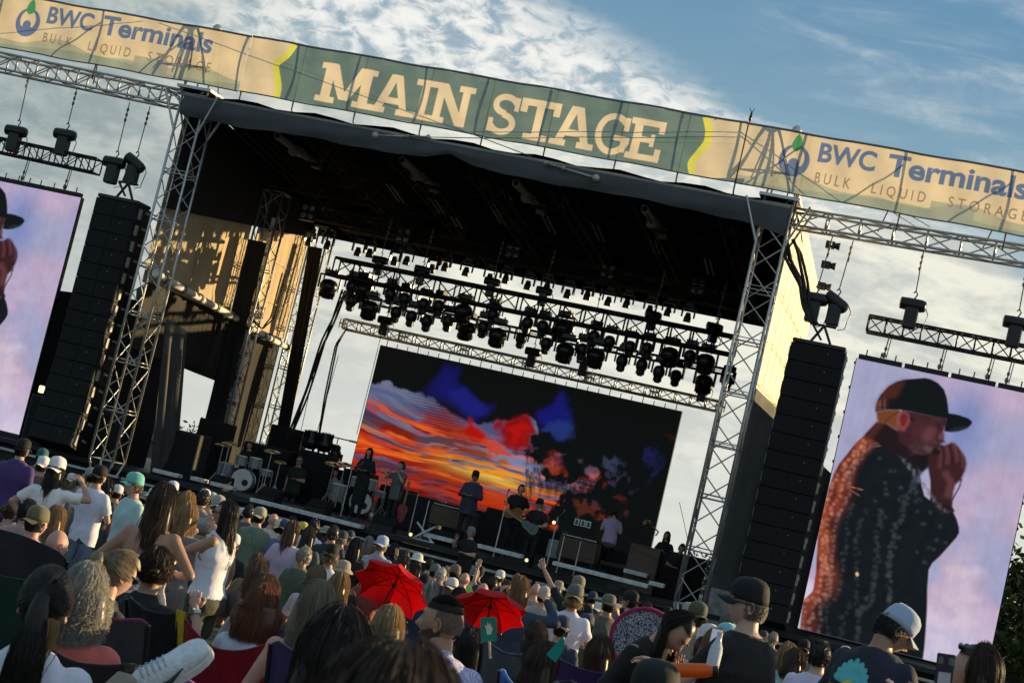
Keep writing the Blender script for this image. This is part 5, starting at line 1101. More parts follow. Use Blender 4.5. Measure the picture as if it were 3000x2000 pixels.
def hair_mesh(kind, hc, hR, n=260, L_=.35, r=.0022, seed=0, wave=.016, wide=1.0, part=0.0, nofront=True, up=1.0, hat=False, azr=None):
    rs = np.random.default_rng(seed); mb = MB()
    yawR = hR
    def shell(limit=.2, grow=1.0, low=-.10):
        # scalp shell without the face
        nu, nv = 26, 16; rings = []
        idx = {}; vs = []; fs = []
        for j in range(nv+1):
            po = math.pi*.98*j/nv
            for i in range(nu):
                az = 2*math.pi*i/nu; d = skull_dir(np.array(az), np.array(po)); idx[(j, i)] = len(vs); k = 1+.05*math.sin(az*5+po*7+seed)*grow*.4
                q = d*HE*grow*k; q = q+V(0, -.008, .004)
                if q[2] < -.02: q = q*V(1-.2*min(1, (-q[2]-.02)/.08), 1, 1)
                vs.append(q)
        def keep(q): return q[2] > .062-.0*q[1] or (q[1] < .022 and q[2] > low+.03*(q[1] > 0))
        for j in range(nv):
            for i in range(nu):
                t = (idx[(j, i)], idx[(j, (i+1) % nu)], idx[(j+1, (i+1) % nu)], idx[(j+1, i)])
                if all(keep(vs[a]) for a in t): fs.append(t)
        v = (np.array(vs)) @ hR.T+hc; mb.cur = .35; mb.add(v, fs); mb.cur = .5
    if kind == 'bald': return None
    if kind == 'fadeside': shell(grow=.955, low=-.055); return mb
    if kind in ('short', 'crop', 'fade'):
        if kind == 'fade':
            az = rs.uniform(-math.pi, math.pi, n*3); po = np.arccos(rs.uniform(.46, 1, n*3)); n = n*3; Lh = np.where(np.cos(po) > .70, .013, .005)[:, None, None]; up = .6
        else:
            shell(grow=.99 if kind == 'crop' else 1.02, low=-.085); po = np.arccos(rs.uniform(-.55, 1, n)); az = np.where(po > 1.15, rs.uniform(1.25, 2*math.pi-1.25, n), rs.uniform(0, 2*math.pi, n)); Lh = .014 if kind == 'crop' else .026; up = .6
        if hat: Lh = .013; up = .2; po = np.arccos(rs.uniform(-.6, .12, n)); az = rs.uniform(1.3, 2*math.pi-1.3, n)
        d = skull_dir(az, po); root = d*HE*.99+V(0, -.008, .004); tang = np.stack([d[:, 0]*.3, d[:, 1]*.3-.25*(d[:, 2] > .3), -np.ones(n)*(d[:, 2] < .7)*.9+.15], -1); tang += rs.normal(0, .35, (n, 3))*(.5 if hat or kind == 'fade' else 1)
        k = 4; t = np.linspace(0, 1, k)[None, :, None]; pts = root[:, None, :]+Lh*t*(d[:, None, :]*(1-t*.6)*up+tang[:, None, :]*t*.9)
        pts = pts @ hR.T+hc; strands(mb, pts, np.linspace(r*2, r*.5, k)[None, :]*rs.uniform(.7, 1.3, (n, 1)), rs.random(n)); return mb
    shell(grow=.99 if not hat else .97, low=-.10)
    # fall line of the mass behind the neck
    down = V(0, 0, -1)
    bend = .035
    if kind in ('long', 'bob', 'curly'):
        rings = []
        for j in range(8):
            t = j/7; z = .02-t*(L_*.92); w = (.082+.018*math.sin(min(t*2.2, 1.57)))*wide*(1-.35*max(0, t-.6)/.4); th = .052*(1-.35*t)
            a = np.arange(14)*2*math.pi/14; rings.append(np.stack([np.cos(a)*w, np.sin(a)*th-.055-bend*t, np.full(14, z)], 1))
        yaw0 = np.array(hR); yz = math.atan2(-yaw0[0, 1], yaw0[1, 1]); Rz_ = rotz(yz); mb.cur = .3
        mb.loft([q @ Rz_.T+hc for q in rings]); mb.cur = .5
    k1, k2 = 6, 8
    az = rs.uniform(math.pi*.30, math.pi*1.70, n) if nofront else rs.uniform(math.pi*.22, math.pi*1.78, n)
    if azr: az = rs.uniform(math.pi*azr, math.pi*(2-azr), n)
    fly = rs.random(n) < .06
    if kind in ('pony', 'bun'):
        az = rs.uniform(-math.pi, math.pi, n); po0 = rs.uniform(.9, 1.75, n); fr = np.abs(((az+math.pi) % (2*math.pi))-math.pi) < 1.1; po0 = np.where(fr, rs.uniform(.85, 1.1, n), po0)
        d0 = skull_dir(az, po0); bump_ = rs.uniform(1.01, 1.10, (n, 1)); tie = V(0, -.118, .03)*1.0; t = np.linspace(0, 1, k1)
        pts = []
        a0 = d0*HE*1.04; 
        for tt in t:
            q = a0*(1-tt)+tie[None]*tt; nrm_ = np.linalg.norm(q/HE, axis=1, keepdims=True); q = np.where(nrm_ < bump_, q/nrm_*bump_, q); pts.append(q+V(0, -.006, .004))
        sk = np.stack(pts, 1) @ hR.T+hc
        strands(mb, sk, np.full((n, k1), r*1.6), rs.random(n))
        mb.cur = .05; mb.ell(hc+hR @ tie, (.026, .02, .026), hR, 10, 6); mb.cur = .5
        if kind == 'bun':
            for i in range(5): mb.ell(hc+hR @ (tie+V(.018*math.sin(i*2.1), -.025, .018*math.cos(i*2.1))), (.032, .028, .032), hR, 10, 6)
            return mb
        m_ = n; u = rs.random(m_)**.5; an = rs.uniform(0, 6.283, m_); tt = np.linspace(0, 1, 10)
        base = hc+hR @ (tie+V(0, -.015, 0)); back = hR @ V(0, -1, 0); side = hR @ V(1, 0, 0)
        w = (.018+.050*np.sin(np.minimum(tt*2.4, 1.8)))*wide
        ln = L_*rs.uniform(.75, 1.05, m_)
        cen = base[None]+back[None]*(.05*np.sin(np.minimum(tt*3, 1.57)))[:, None]+down[None]*(tt*1.0)[:, None]*0
        pts = cen[None]+down[None, None]*(tt[None, :]*ln[:, None])[:, :, None]+(np.cos(an)*u)[:, None, None]*w[None, :, None]*side+(np.sin(an)*u)[:, None, None]*w[None, :, None]*back*.7
        pts += wave*np.sin(tt[None, :, None]*9+rs.uniform(0, 6, (m_, 1, 3)))*tt[None, :, None]
        strands(mb, pts, np.linspace(1.3, .6, 10)[None]*r*rs.uniform(.7, 1.4, (m_, 1)), rs.random(m_)); 
        mb.cur = .3; mb.path([base+back*.03+down*x_ for x_ in np.linspace(-.02, L_*.85, 8)], [.02, .034, .040, .042, .040, .034, .026, .012], 10); return mb
    # falling hair from crown over the skull then straight down
    p0 = rs.uniform(.05, 1.35, n) if not hat else rs.uniform(1.25, 1.6, n); grow = rs.uniform(1.02, 1.12, n)+(rs.random(n) < .05)*rs.uniform(.02, .12, n); tt = np.linspace(0, 1, k1)
    po = p0[:, None]+(1.72-p0)[:, None]*tt[None]
    sk = skull_dir(az[:, None]+0*po, po)*HE*grow[:, None, None]+V(0, -.008, .004); sk[..., 0] *= np.where(sk[..., 2] < 0, wide, 1)
    sk = sk @ hR.T+hc
    last = sk[:, -1]; ln = L_*rs.uniform(.72, 1.05, n); t2 = np.linspace(0, 1, k2+1)[1:]
    yz = math.atan2(-hR[0, 1], hR[1, 1]); bk_ = rotz(yz) @ V(0, -1, 0)
    cenx = hc+bk_*.055
    fall = last[:, None]+down*(t2[None, :]*ln[:, None])[..., None]+bk_*(bend*.7*t2)[None, :, None]
    fall[..., :2] += (cenx[:2]-fall[..., :2])*(.22*np.clip(t2-.35, 0, 1)**1.2)[None, :, None]
    ph = rs.uniform(0, 6.3, (n, 1, 3))
    fall += (fly[:, None, None]*rs.normal(0, .022, (n, 1, 3))*t2[None, :, None])
    if kind == 'curly':
        fall += .017*np.sin(t2[None, :, None]*18+ph)*np.array([1, 1, .5]); sk[:, 2:] += .008*np.sin(np.arange(k1-2)[None, :, None]*2.5+ph)
    else: fall += wave*np.sin(t2[None, :, None]*rs.uniform(3, 9, (n, 1, 1))+ph)*t2[None, :, None]*np.array([1, 1, .2])
    pts = np.concatenate([sk, fall], 1)
    if kind == 'curly':
        # resample finer so the curls turn
        pts = np.stack([np.stack([np.interp(np.linspace(0, k1+k2-1, 30), np.arange(k1+k2), pts[i, :, a]) for a in range(3)], -1) for i in range(n)])
        s = np.linspace(0, 1, 30); ph = rs.uniform(0, 6.3, (n, 1)); fr_ = rs.uniform(26, 44, (n, 1)); am = .011*s[None]
        pts[..., 0] += am*np.sin(fr_*s[None]+ph); pts[..., 1] += am*np.cos(fr_*s[None]+ph); pts[..., 2] += am*.7*np.sin(fr_*s[None]*.7+ph*2)
    k = pts.shape[1]
    strands(mb, pts, np.interp(np.linspace(0, 1, k), [0, .2, .8, 1], [1, 1.25, 1.05, .35])[None]*r*rs.uniform(.6, 1.5, (n, 1)), rs.random(n)); return mb
def cap_mesh(kind, hc, hR, back=False, lift=.0):
    R = hR @ (rotz(math.pi) if back else np.eye(3)); dome = MB(); brim = MB(); c = hc+hR @ V(0, -.004, .050+lift)
    if kind in ('bucket', 'sun', 'safari'):
        w = {'bucket': .145, 'sun': .16, 'safari': .19}[kind]; dr = {'bucket': -.035, 'sun': -.02, 'safari': -.012}[kind]
        dome.lathe([(.102, -.005), (.098, .03), (.090, .075), (.070, .100), (.03, .108), (.002, .110)], 22, c, hR)
        a = np.arange(26)*2*math.pi/26
        rings = []
        for rr, z in ((.100, .004), (.122, -.012), (w, dr), (w, dr-.006), (.120, -.020), (.100, -.004)):
            zz_ = z+(.022*np.cos(a*2) if kind == 'safari' and rr > .13 else .006*np.sin(a*3))
            rings.append(np.stack([np.cos(a)*rr, np.sin(a)*rr*1.06, zz_], 1) @ hR.T+c)
        brim.loft(rings, cap=False); return dome, brim, None
    if kind == 'beanie':
        dome.lathe([(.096, -.045), (.100, -.03), (.098, .0), (.094, .045), (.075, .085), (.03, .105), (.002, .108)], 20, c, hR)
        brim.lathe([(.098, -.05), (.104, -.045), (.104, -.005), (.098, 0)], 20, c, hR, cap=False); return dome, brim, None
    prof = [(1.0, -.028), (1.01, .0), (.985, .040), (.90, .068), (.70, .089), (.40, .100), (.06, .103)]
    a = np.arange(28)*2*math.pi/28; rings = []
    for q, z in prof: rings.append(np.stack([np.cos(a)*.088*q, np.sin(a)*.106*q+.004*(z > .02), np.full(28, z)+.006*np.sin(a)*(z < .01)], 1) @ R.T+c)
    dome.loft(rings); dome.ell(c+R @ V(0, 0, .104), (.007, .007, .004), nu=8, nv=4)
    g1, g2 = [], []
    for j in range(6):
        t = j/5; row = []
        for i in range(15):
            s = -1+2*i/14; x = s*.080*(1-.14*t*t); y = .085*math.sqrt(max(0, 1-(s*.86)**2))+.012+(.078*t)*(1-.25*s*s); z = -.022-.010*t-.026*s*s*(.6+.6*t)
            row.append(R @ V(x, y, z)+c)
        g1.append(row)
    brim.sheet(g1, .005)
    op = MB()
    pts = [R @ V(.034*math.cos(b), -.1075+.012*math.sin(b)*1.0, -.030+.048*math.sin(b))+c for b in np.linspace(0, math.pi, 12)]
    op.add(np.array(pts+[R @ V(0, -.109, -.028)+c]), [tuple(range(12))+(12,)])
    return dome, brim, op
def glasses_mesh(hc, hR, up=False):
    mb = MB(); o = V(0, 0, .092) if up else V(0, 0, 0); y0 = .094 if not up else .062; k = .7 if up else 1
    for sd in (-1, 1):
        mb.ell(hc+hR @ (V(sd*.035, y0, .010)+o), (.036*k, .011, .023*k), hR @ rotz(-sd*.32), 12, 6)
        mb.path([hc+hR @ (V(sd*.064, y0-.014, .014)+o), hc+hR @ (V(sd*.083, .045, .014)+o), hc+hR @ (V(sd*.086, -.005, .010)+o)], [.009, .006, .004], 6)
    mb.tube(hc+hR @ (V(-.01, y0+.006, .012)+o), hc+hR @ (V(.01, y0+.006, .012)+o), .004); return mb
def back_print(kind, col, z=.36, w=.11, front=False):
    def f(t, sp):
        from mathutils.bvhtree import BVHTree
        sh = [q for q in t.children if q.name.startswith(('shirt', 'jacket'))][0].data; bv = BVHTree.FromPolygons([q.co for q in sh.vertices], [tuple(q.vertices) for q in sh.polygons])
        def hit(x, z_):
            s_ = -1 if not front else 1; h = bv.ray_cast(Vector((x, s_*1.0, z_)), Vector((0, -s_, 0))); return V(x, (h[0].y if h[0] else s_*.12)+s_*.004, z_)
        mb = MB(); rs = np.random.default_rng(len(t['label']))
        if kind == 'ring':
            a = np.linspace(0, 2*math.pi, 33); mb.sheet([[hit(k*math.cos(q), z+k*math.sin(q)) for q in a] for k in (w*.86, w)]); mb.sheet([[hit(k*math.cos(q), z+k*.6*math.sin(q)) for q in a] for k in (w*.2, w*.45)])
        else:
            for r in range(3 if kind == 'lines' else 5):
                zz_ = z+.05-r*.034; x = -w
                while x < w:
                    d = rs.uniform(.012, .035); mb.sheet([[hit(x+d*i/3, zz_+q) for i in range(4)] for q in (0, rs.uniform(.010, .022))]); x += d+.008
        mb.build('print', mat('shirt print %.2f %.2f %.2f' % col, col, .8), t)
    return f
NP = 0
def person(label, hx, hy, Y, face=0, sex='m', s=1.0, seat=False, skin_=0, shirt=('tee', (.5, .5, .5)), pants=('jeans', (.05, .06, .10)), hair=('short', (.03, .02, .015)), cap=None, glasses=None, arms=('hang', 'hang'), lean=0, hp=0, hy_=0, hr=0, tilt=0, fat=1.0, belly=0.0, group=None, ground=None, near=None, extra=None, hairk=None, **kw):
    """hx, hy: where the photograph shows the top of the head; Y: how far away; face: degrees turned left of the stage"""
    global NP; NP += 1
    top = P(hx, hy, Y); gz = ground_z(Y) if ground is None else ground
    dist = math.hypot(top[0], Y)
    res = near if near else (.011 if dist < 8 else .013 if dist < 13 else .017 if dist < 20 else .022 if dist < 28 else .027)
    z_up = HEADC+(.13 if cap is None else .157)
    hipz = (top[2]-gz)-z_up*s
    leg = max(.35, hipz/s)
    sp = dict(sex=sex, res=res, fat=fat, belly=belly, leg=round(leg, 2), seat=seat, shirt=shirt, pants=pants, arms=arms, lean=lean, hp=hp, hy=hy_, hr=hr, tilt=tilt, seed=NP, hn=(40, 34) if dist < 10 else (28, 24) if dist < 20 else (20, 16), **kw)
    out, sh, pa, shoes, hR, hc, J, lean_ = make_parts(sp)
    Rz_ = rotz(rad(face)); topl = hc+hR @ V(0, 0, z_up-HEADC)
    root = top-(Rz_ @ topl)*s; 
    t = thing('person', label, 'person', (root[0], root[1], root[2]), rad(face), group); t.scale = (s, s, s)
    out.build('body', skin(skin_), t, smooth=True)
    if sh is not None: link(sh, 'shirt' if shirt[0] not in ('jacket', 'tank', 'strapless') else {'jacket': 'jacket', 'tank': 'tank_top', 'strapless': 'strapless_top'}[shirt[0]], cloth_mat(shirt[1], shirt[2] if len(shirt) > 2 else 'tee'), t)
    if pa is not None: link(pa, 'shorts' if pants[0] == 'shorts' else 'trousers', cloth_mat(pants[1], 'twill'), t)
    if leg < 1.3: shoes.build('shoes', mat('worn shoes', (.08, .08, .08), .6), t, smooth=True)
    k, hcx = hair[0], hair[1]
    nn = (hair[4]*(5 if dist < 4.5 else 3) if len(hair) > 4 else None) or (2200 if dist < 7.5 else 1600 if dist < 12 else 700 if dist < 20 else 160)
    hm = hair_mesh(k, hc, hR, n=nn, L_=hair[2] if len(hair) > 2 else .3, r=(.0006 if dist < 4.5 else .0009 if dist < 8 else .0010 if dist < 12 else .0019 if dist < 20 else .0045), seed=NP, wave=hair[3] if len(hair) > 3 else .012, hat=cap is not None, **(hairk or {}))
    if hm is not None: hm.build('hair', hair_mat(hcx), t, smooth=True)
    if k == 'fade': hair_mesh('fadeside', hc, hR).build('faded_sides', mat('clipped hair', (.13, .08, .062), .7, 0, .3, 60, .2, 300), t, smooth=True)
    if cap is not None:
        d, b, op = cap_mesh(cap[0], hc, hR, len(cap) > 2 and cap[2]); cm = cloth_mat(cap[1], 'cap')
        co = d.build('cap' if cap[0] == 'cap' else 'hat', cm, t, smooth=True); b.build('brim', cloth_mat(cap[3], 'cap') if len(cap) > 3 else cm, co, smooth=True)
        if op is not None and len(cap) > 2 and cap[2] is False or (op is not None and len(cap) > 2 and cap[2]): op.build('strap_opening', hair_mat(hcx) if k != 'bald' else skin(skin_), co)
    if glasses: glasses_mesh(hc, hR, glasses == 'up').build('sunglasses', mat('dark glasses', (.01, .01, .012), .12, spec=.8), t, smooth=True)
    if sp.get('beard'):
        nu, nv = 30, 22; vs, fs = [], []
        for j in range(nv+1):
            for i in range(nu+1): az_ = -2.0+4.0*i/nu; d = skull_dir(np.array(az_), np.array(1.55+1.3*j/nv)); lo = min(max((-d[2]*.118-.005)/.11, 0), 1); q = V(d[0]*.077*(1-.30*lo**1.3), d[1]*.098*(1-.10*lo if d[1] > 0 else 1-.42*lo)+(.012*lo*max(d[1], 0)+.012*math.exp(-((d[2]*.118+.10)/.02)**2)*max(d[1], 0)), d[2]*.118)*V(1.03, 1.03, 1.02); vs.append(hc+hR @ q)
        for j in range(nv):
            for i in range(nu):
                q = hR.T @ (vs[j*(nu+1)+i]-hc)
                if q[2] < -.030-.030*max(0, q[1]-.02)/.08 and (abs(q[0]) > .024 or q[2] > -.060 or q[2] < -.074) and not (abs(q[0]) < .02 and q[2] > -.05): fs.append((j*(nu+1)+i, j*(nu+1)+i+1, (j+1)*(nu+1)+i+1, (j+1)*(nu+1)+i))
        MB().add(vs, fs).build('beard', mat('stubble', sp['beard'], .8, 0, .4, 90, .3, 300), t, smooth=True)
    if dist < 21 and sp.get('eyes'):
        ey = MB(); ib = MB(); bw = MB()
        for sd in (-1, 1):
            q = hc+hR @ V(sd*.030, .0800, .008); ey.ell(q, (.0125, .0115, .0068), hR, 10, 6); ib.ell(q+hR @ V(0, .0075, -.0005), (.0058, .006, .0056), hR, 8, 5)
            bw.path([hc+hR @ V(sd*.014, .098, .028), hc+hR @ V(sd*.032, .094, .034), hc+hR @ V(sd*.052, .080, .028)], [.0045, .0062, .003], 5)
        e = ey.build('eyes', mat('eye white', (.34, .31, .29), .3), t, smooth=True); ib.build('iris', mat('iris', (.03, .02, .015), .2), e, smooth=True)
        bw.build('eyebrows', hair_mat(hcx), t, smooth=True)
        lp = MB(); lp.ell(hc+hR @ V(0, .0915, -.0670), (.019, .0075, .0065), hR, 10, 5); lp.build('lips', mat('lips', (.36, .14, .12), .45), t, smooth=True)
    sp.update(hR=hR, hc=hc, J=J, R=Rz_, root=root, s=s)
    if extra: extra(t, sp)
    return t, sp
# ------------------------------------------------------------------ musicians and crew on the stage
BLK = (.014, .014, .015); DK = (.03, .03, .034); HB = (.022, .014, .010); HBR = (.06, .032, .018); HBL = (.30, .20, .10); HG = (.34, .32, .29)
WHT = (.80, .80, .82); GB = 'musicians on stage'
def guitar(t, sp, col, long_=.62):
    g_ = thing('guitar', 'x', 'guitar', tuple(sp['root']), 0); return g_
def add_guitar(label, pos, rz, col, flip=1):
    t = thing('guitar', label, 'guitar', tuple(pos), rz)
    b = MB(); R = roty(flip*-.35); o = np.linspace(0, 2*math.pi, 28, endpoint=False)
    rr = .165+.045*np.cos(2*o)-.02*np.cos(o*3); pts = np.stack([np.cos(o)*rr*1.15, np.zeros(28), np.sin(o)*rr*.95], 1) @ R.T; b.prism(pts, (0, .045, 0)); b.build('body', mat('guitar lacquer %.2f%.2f' % col[:2], col, .2, coat=.6), t, auto=40)
    n_ = MB(); n_.box(R @ V(flip*.42, .02, 0), (.50, .03, .05), R); n_.box(R @ V(flip*.74, .02, .01), (.16, .025, .08), R); n_.build('neck', mat('maple neck', (.30, .20, .10), .4), t)
    s_ = MB(); s_.path([R @ V(-flip*.17, .05, .05), V(-flip*.08, .22, .42), V(flip*.12, .18, .50), R @ V(flip*.18, .05, .12)], .018, 6, flat=.3); s_.build('strap', M_RUBBER, t, smooth=True)
    h_ = MB(); h_.bev(R @ V(.02, -.012, 0), (.09, .02, .06), .004, R); h_.tube(R @ V(-.09, -.012, -.03), R @ V(-.09, -.012, .03), .006); h_.build('pickups', M_CHAIN, t); return t
person('woman singer in a long black dress standing with folded hands', 1085, 1312, 43, 178, 'f', 1.0, shirt=('long', BLK), pants=('jeans', BLK), hair=('long', HB, .30), arms=('fwd', 'fwd'), ground=ZD, hem=.55, group=GB, eyes=True)
person('harmonica player in a striped shirt with both hands at his mouth', 1178, 1350, 42, 150, 'm', 1.0, shirt=('tee', (.20, .20, .19), 'stripe'), pants=('jeans', BLK), hair=('short', HB), arms=('mouth', 'mouth'), ground=ZD, group=GB, hp=8)
person('man in a dark blue shirt and cap standing before the sunset screen', 1397, 1376, 42, 178, 'm', 1.05, shirt=('long', (.045, .045, .075)), pants=('jeans', BLK), hair=('crop', HB), cap=('cap', (.012, .012, .014)), arms=('fwd', 'fwd'), ground=ZD, fat=1.15, belly=.05, group=GB, skin_=3, hem=.10)
_, s1 = person('tall guitarist in a black shirt standing left of the other guitarist', 1531, 1418, 43, 205, 'm', 1.04, shirt=('tee', BLK), pants=('jeans', BLK), hair=('short', HB), arms=('guitar', 'neck'), ground=ZD, group=GB, skin_=0)
add_guitar('sunburst electric guitar held by the tall guitarist', s1['root']+V(.02, -.26, .12), .4, (.30, .12, .03), 1)
_, s2 = person('guitarist in a black cap and black shirt nearest the stage front', 1585, 1458, 41.4, 160, 'm', 1.0, shirt=('tee', BLK), pants=('jeans', BLK), hair=('crop', HB), cap=('cap', BLK), glasses=True, arms=('guitar', 'neck'), ground=ZD, group=GB)
add_guitar('grey green electric guitar held by the guitarist in the cap', s2['root']+V(-.05, -.27, .12), -.2, (.10, .14, .13), -1)
person('keyboard player in a lilac shirt seen from behind on his bench', 1800, 1503, 43.6, 12, 'm', 1.0, True, shirt=('tee', (.40, .30, .46)), pants=('jeans', BLK), hair=('short', HB), arms=('keys', 'keys'), ground=ZD, lean=28, hp=30, group=GB)
person('crew member in black with glasses standing with folded arms behind the gear', 880, 1337, 45, 175, 'm', 1.05, shirt=('tee', (.02, .026, .024)), pants=('jeans', BLK), hair=('crop', HG), glasses=True, arms=('fwd', 'hang'), ground=ZD, fat=1.1)
person('drummer in a grey shirt sitting half hidden behind the second drum kit', 985, 1372, 46.5, 190, 'm', 1.0, True, shirt=('tee', (.35, .35, .35)), pants=('jeans', BLK), hair=('short', HB), arms=('reach', 'fwd'), ground=ZD+.35, group=GB)
person('drummer in black sitting low behind the left drum kit', 735, 1292, 45.6, 170, 'm', 1.0, True, shirt=('tee', BLK), pants=('jeans', BLK), hair=('short', HB), arms=('fwd', 'fwd'), ground=ZD+.1, group=GB)
person('camera operator in black with a grey cap below the stage front', 1384, 1541, 38.6, 150, 'm', 1.0, shirt=('tee', BLK), pants=('jeans', BLK), hair=('crop', HG), cap=('cap', (.20, .20, .19)), arms=('fwd', 'phone'), ground=ZFOOT+.2, fat=1.1)
person('stage hand with dark hair silhouetted against the sky at the right', 1957, 1556, 46, 170, 'f', 1.0, True, shirt=('tee', BLK), pants=('jeans', BLK), hair=('long', HB, .25), ground=ZD+.5, arms=('fwd', 'fwd'))
person('stage hand in dark clothes bending by the right tower', 2002, 1592, 44, 200, 'm', 1.0, shirt=('tee', (.03, .025, .022)), pants=('jeans', BLK), hair=('short', HB), ground=ZD, arms=('hang', 'fwd'), lean=15)
# the harmonica player's and singer's microphones, stands
def stand(label, px_, py_, Y, top=1.5, boom=None, col=None, grp='microphone stands on stage'):
    b = P(px_, py_, Y); b[2] = ZD; t = thing('microphone_stand', label, 'microphone stand', tuple(b), group=grp); m_ = col or M_STEEL
    mb = MB(); mb.tube((0, 0, .02), (0, 0, top), .013, n=6); mb.tube((0, 0, .02), (0, 0, top*.55), .018, n=6); mb.build('pole', m_, t)
    f_ = MB(); f_.lathe([(.13, 0), (.13, .02), (.03, .04)], 14); f_.build('foot', M_RUBBER, t)
    mc = MB(); e = V(0, 0, top)
    if boom is not None: mc.tube((0, 0, top), V(0, 0, top)+np.asarray(boom), .01); e = e+np.asarray(boom)
    d = unit(V(0, .6, .35)); mc.tube(e, e+d*.12, .014, .018); mc.ell(e+d*.15, .03, nu=10, nv=6); mc.build('microphone', M_CHAIN, t); return t
stand('chrome microphone stand behind the folded legs of a keyboard table', 1235, 1560, 41.2, 1.0)
stand('black microphone stand left of the man in the dark blue shirt', 1362, 1570, 41.6, 1.62, col=M_RUBBER); stand('white striped microphone stand between that man and the guitarists', 1452, 1600, 41.0, 1.5, (-.0, -.1, .15))
stand('chrome stand in front of the left brown cabinet', 1640, 1628, 41.0, .95); stand('chrome stand in front of the right edge of the brown cabinet', 1690, 1636, 41.2, .9); stand('stand with a slanted microphone at the cap guitarist', 1612, 1610, 41.1, 1.35, (.12, -.1, .12)); stand('chrome stand beside the singer', 1000, 1500, 42.5, 1.35, (.2, 0, .1))
stand('silver stand at the right side of the striped shirt', 1205, 1530, 42.3, 1.1)
# drums
def drum(mb, c, r, h, R=None, n=24): mb.lathe([(r*1.03, -h/2), (r*1.03, -h/2+.025), (r, -h/2+.03), (r, h/2-.03), (r*1.03, h/2-.025), (r*1.03, h/2)], n, c, R)
def kit(label, pos, rz, shell, s=1.0):
    t = thing('drum_kit', label, 'drum kit', tuple(pos), rz); t.scale = (s, s, s); head_ = mat('drum head', (.62, .62, .60), .5, 0, .12, 8)
    R = rotx(math.pi/2); b = MB(); drum(b, (0, 0, .30), .29, .40, R, 30); o = b.build('bass_drum', shell, t, auto=40); h_ = MB(); h_.lathe([(0, .205), (.28, .205)], 30, (0, 0, .30), R, cap=False); h_.build('front_head', head_, o); hole = MB(); hole.lathe([(0, .208), (.09, .208)], 20, (.10, 0, .24), R, cap=False); hole.build('port', M_RUBBER, o)
    for nm, c, r, h in (('rack_tom', (-.22, .10, .80), .16, .24), ('rack_tom', (.18, .10, .82), .17, .26), ('floor_tom', (-.62, .30, .42), .21, .42), ('snare_drum', (.45, .48, .62), .18, .15)):
        q = MB(); drum(q, c, r, h, rotx(.12)); o = q.build(nm, shell, t, auto=40); tp = MB(); tp.lathe([(0, h/2+.003), (r, h/2+.003)], 20, c, rotx(.12), cap=False); tp.build('drum_head', head_, o)
        l_ = MB()
        for k in range(3): a = k*2.09+.5; p_ = V(c[0]+math.cos(a)*r*1.05, c[1]+math.sin(a)*r*1.05, 0); l_.tube(p_+V(0, 0, .0 if nm in ('floor_tom', 'snare_drum') else c[2]-.2), p_+V(0, 0, c[2]+h*.3), .012)
        l_.build('leg', M_STEEL, t)
    for c, r in (((-.62, .05, 1.18), .22), ((.55, .12, 1.22), .23), ((.78, .42, .98), .18), ((-.9, .5, 1.1), .25)):
        q = MB(); q.lathe([(r, 0), (r*.3, .02), (r*.25, .045), (0, .05)], 22, c, rotx(.25)); q.build('cymbal', mat('bronze cymbal', (.50, .34, .12), .3, .9), t, smooth=True)
        q = MB(); q.tube((c[0], c[1], .05), c, .013)
        for k in range(3): a = k*2.09; q.tube((c[0], c[1], .35), (c[0]+.25*math.cos(a), c[1]+.25*math.sin(a), .02), .012)
        q.build('cymbal_stand', M_STEEL, t)
    return t
pz = P(700, 1425, 43.4); kit('silver drum kit on the left of the deck', V(pz[0], 43.6, ZD+.02), .15, mat('silver sparkle shell', (.46, .50, .54), .25, .6, .3, 60), 1.0)
pz = P(1025, 1505, 45.0); kit('second drum kit with a pale bass drum behind the singer', V(pz[0]+.15, 45.2, ZD+.12), .35, mat('pale grey shell', (.34, .37, .36), .3, .3, .2, 30), 1.05)
# keyboards, cabinets and amplifiers
BRN = mat('brown walnut cabinet', (.085, .055, .038), .55, 0, .35, 4, stretch=(.4, 1, 3))
def cabinet(label, x, y, Y, w, h, d=.6, legs=0.0, m=None, name='organ', cat='organ', lid=False):
    p = P(x, y, Y); t = thing(name, label, cat, (p[0], Y+d/2, ZD)); b = MB(); b.bev((0, 0, legs+h/2), (w, d, h), .02); b.build('cabinet', m or BRN, t)
    if legs:
        for a in (-1, 1):
            for c in (-1, 1): l_ = MB(); l_.tube((a*(w/2-.06), c*(d/2-.06), 0), (a*(w/2-.06), c*(d/2-.06), legs), .028, n=8); l_.build('leg', m or BRN, t)
    if lid: k = MB(); k.bev((0, -.08, legs+h+.05), (w*.96, d*.6, .1), .02); k.build('keyboard', M_FIX, t); k = MB(); k.box((0, -d*.42, legs+h+.03), (w*.9, .14, .02)); k.build('white_keys', mat('ivory', (.6, .58, .52), .3), t)
    return t
cabinet('brown organ on legs between the harmonica player and the man in blue', 1313, 1550, 42.6, 1.15, .50, .6, .42, lid=True)
cabinet('brown electric piano behind the cap guitarist', 1690, 1610, 42.6, 1.0, .55, .55, .38, lid=True)
cabinet('tall brown slatted speaker cabinet right of the keyboard player', 1880, 1655, 42.2, .78, 1.15, .55, 0, BRN, 'speaker_cabinet', 'speaker')
cabinet('black upright case behind the man in blue', 1480, 1560, 44.2, 1.3, 1.15, .7, 0, M_PA, 'equipment_case', 'case'); cabinet('black case behind the harmonica player', 1225, 1500, 45, 1.1, 1.0, .7, 0, M_PA, 'equipment_case', 'case'); cabinet('wide black case below the video wall on the right', 1640, 1590, 46, 2.4, .9, .7, 0, M_PA, 'equipment_case', 'case'); cabinet('black case below the video wall behind the organ', 1330, 1500, 47.5, 2.6, .95, .6, 0, M_PA, 'equipment_case', 'case')
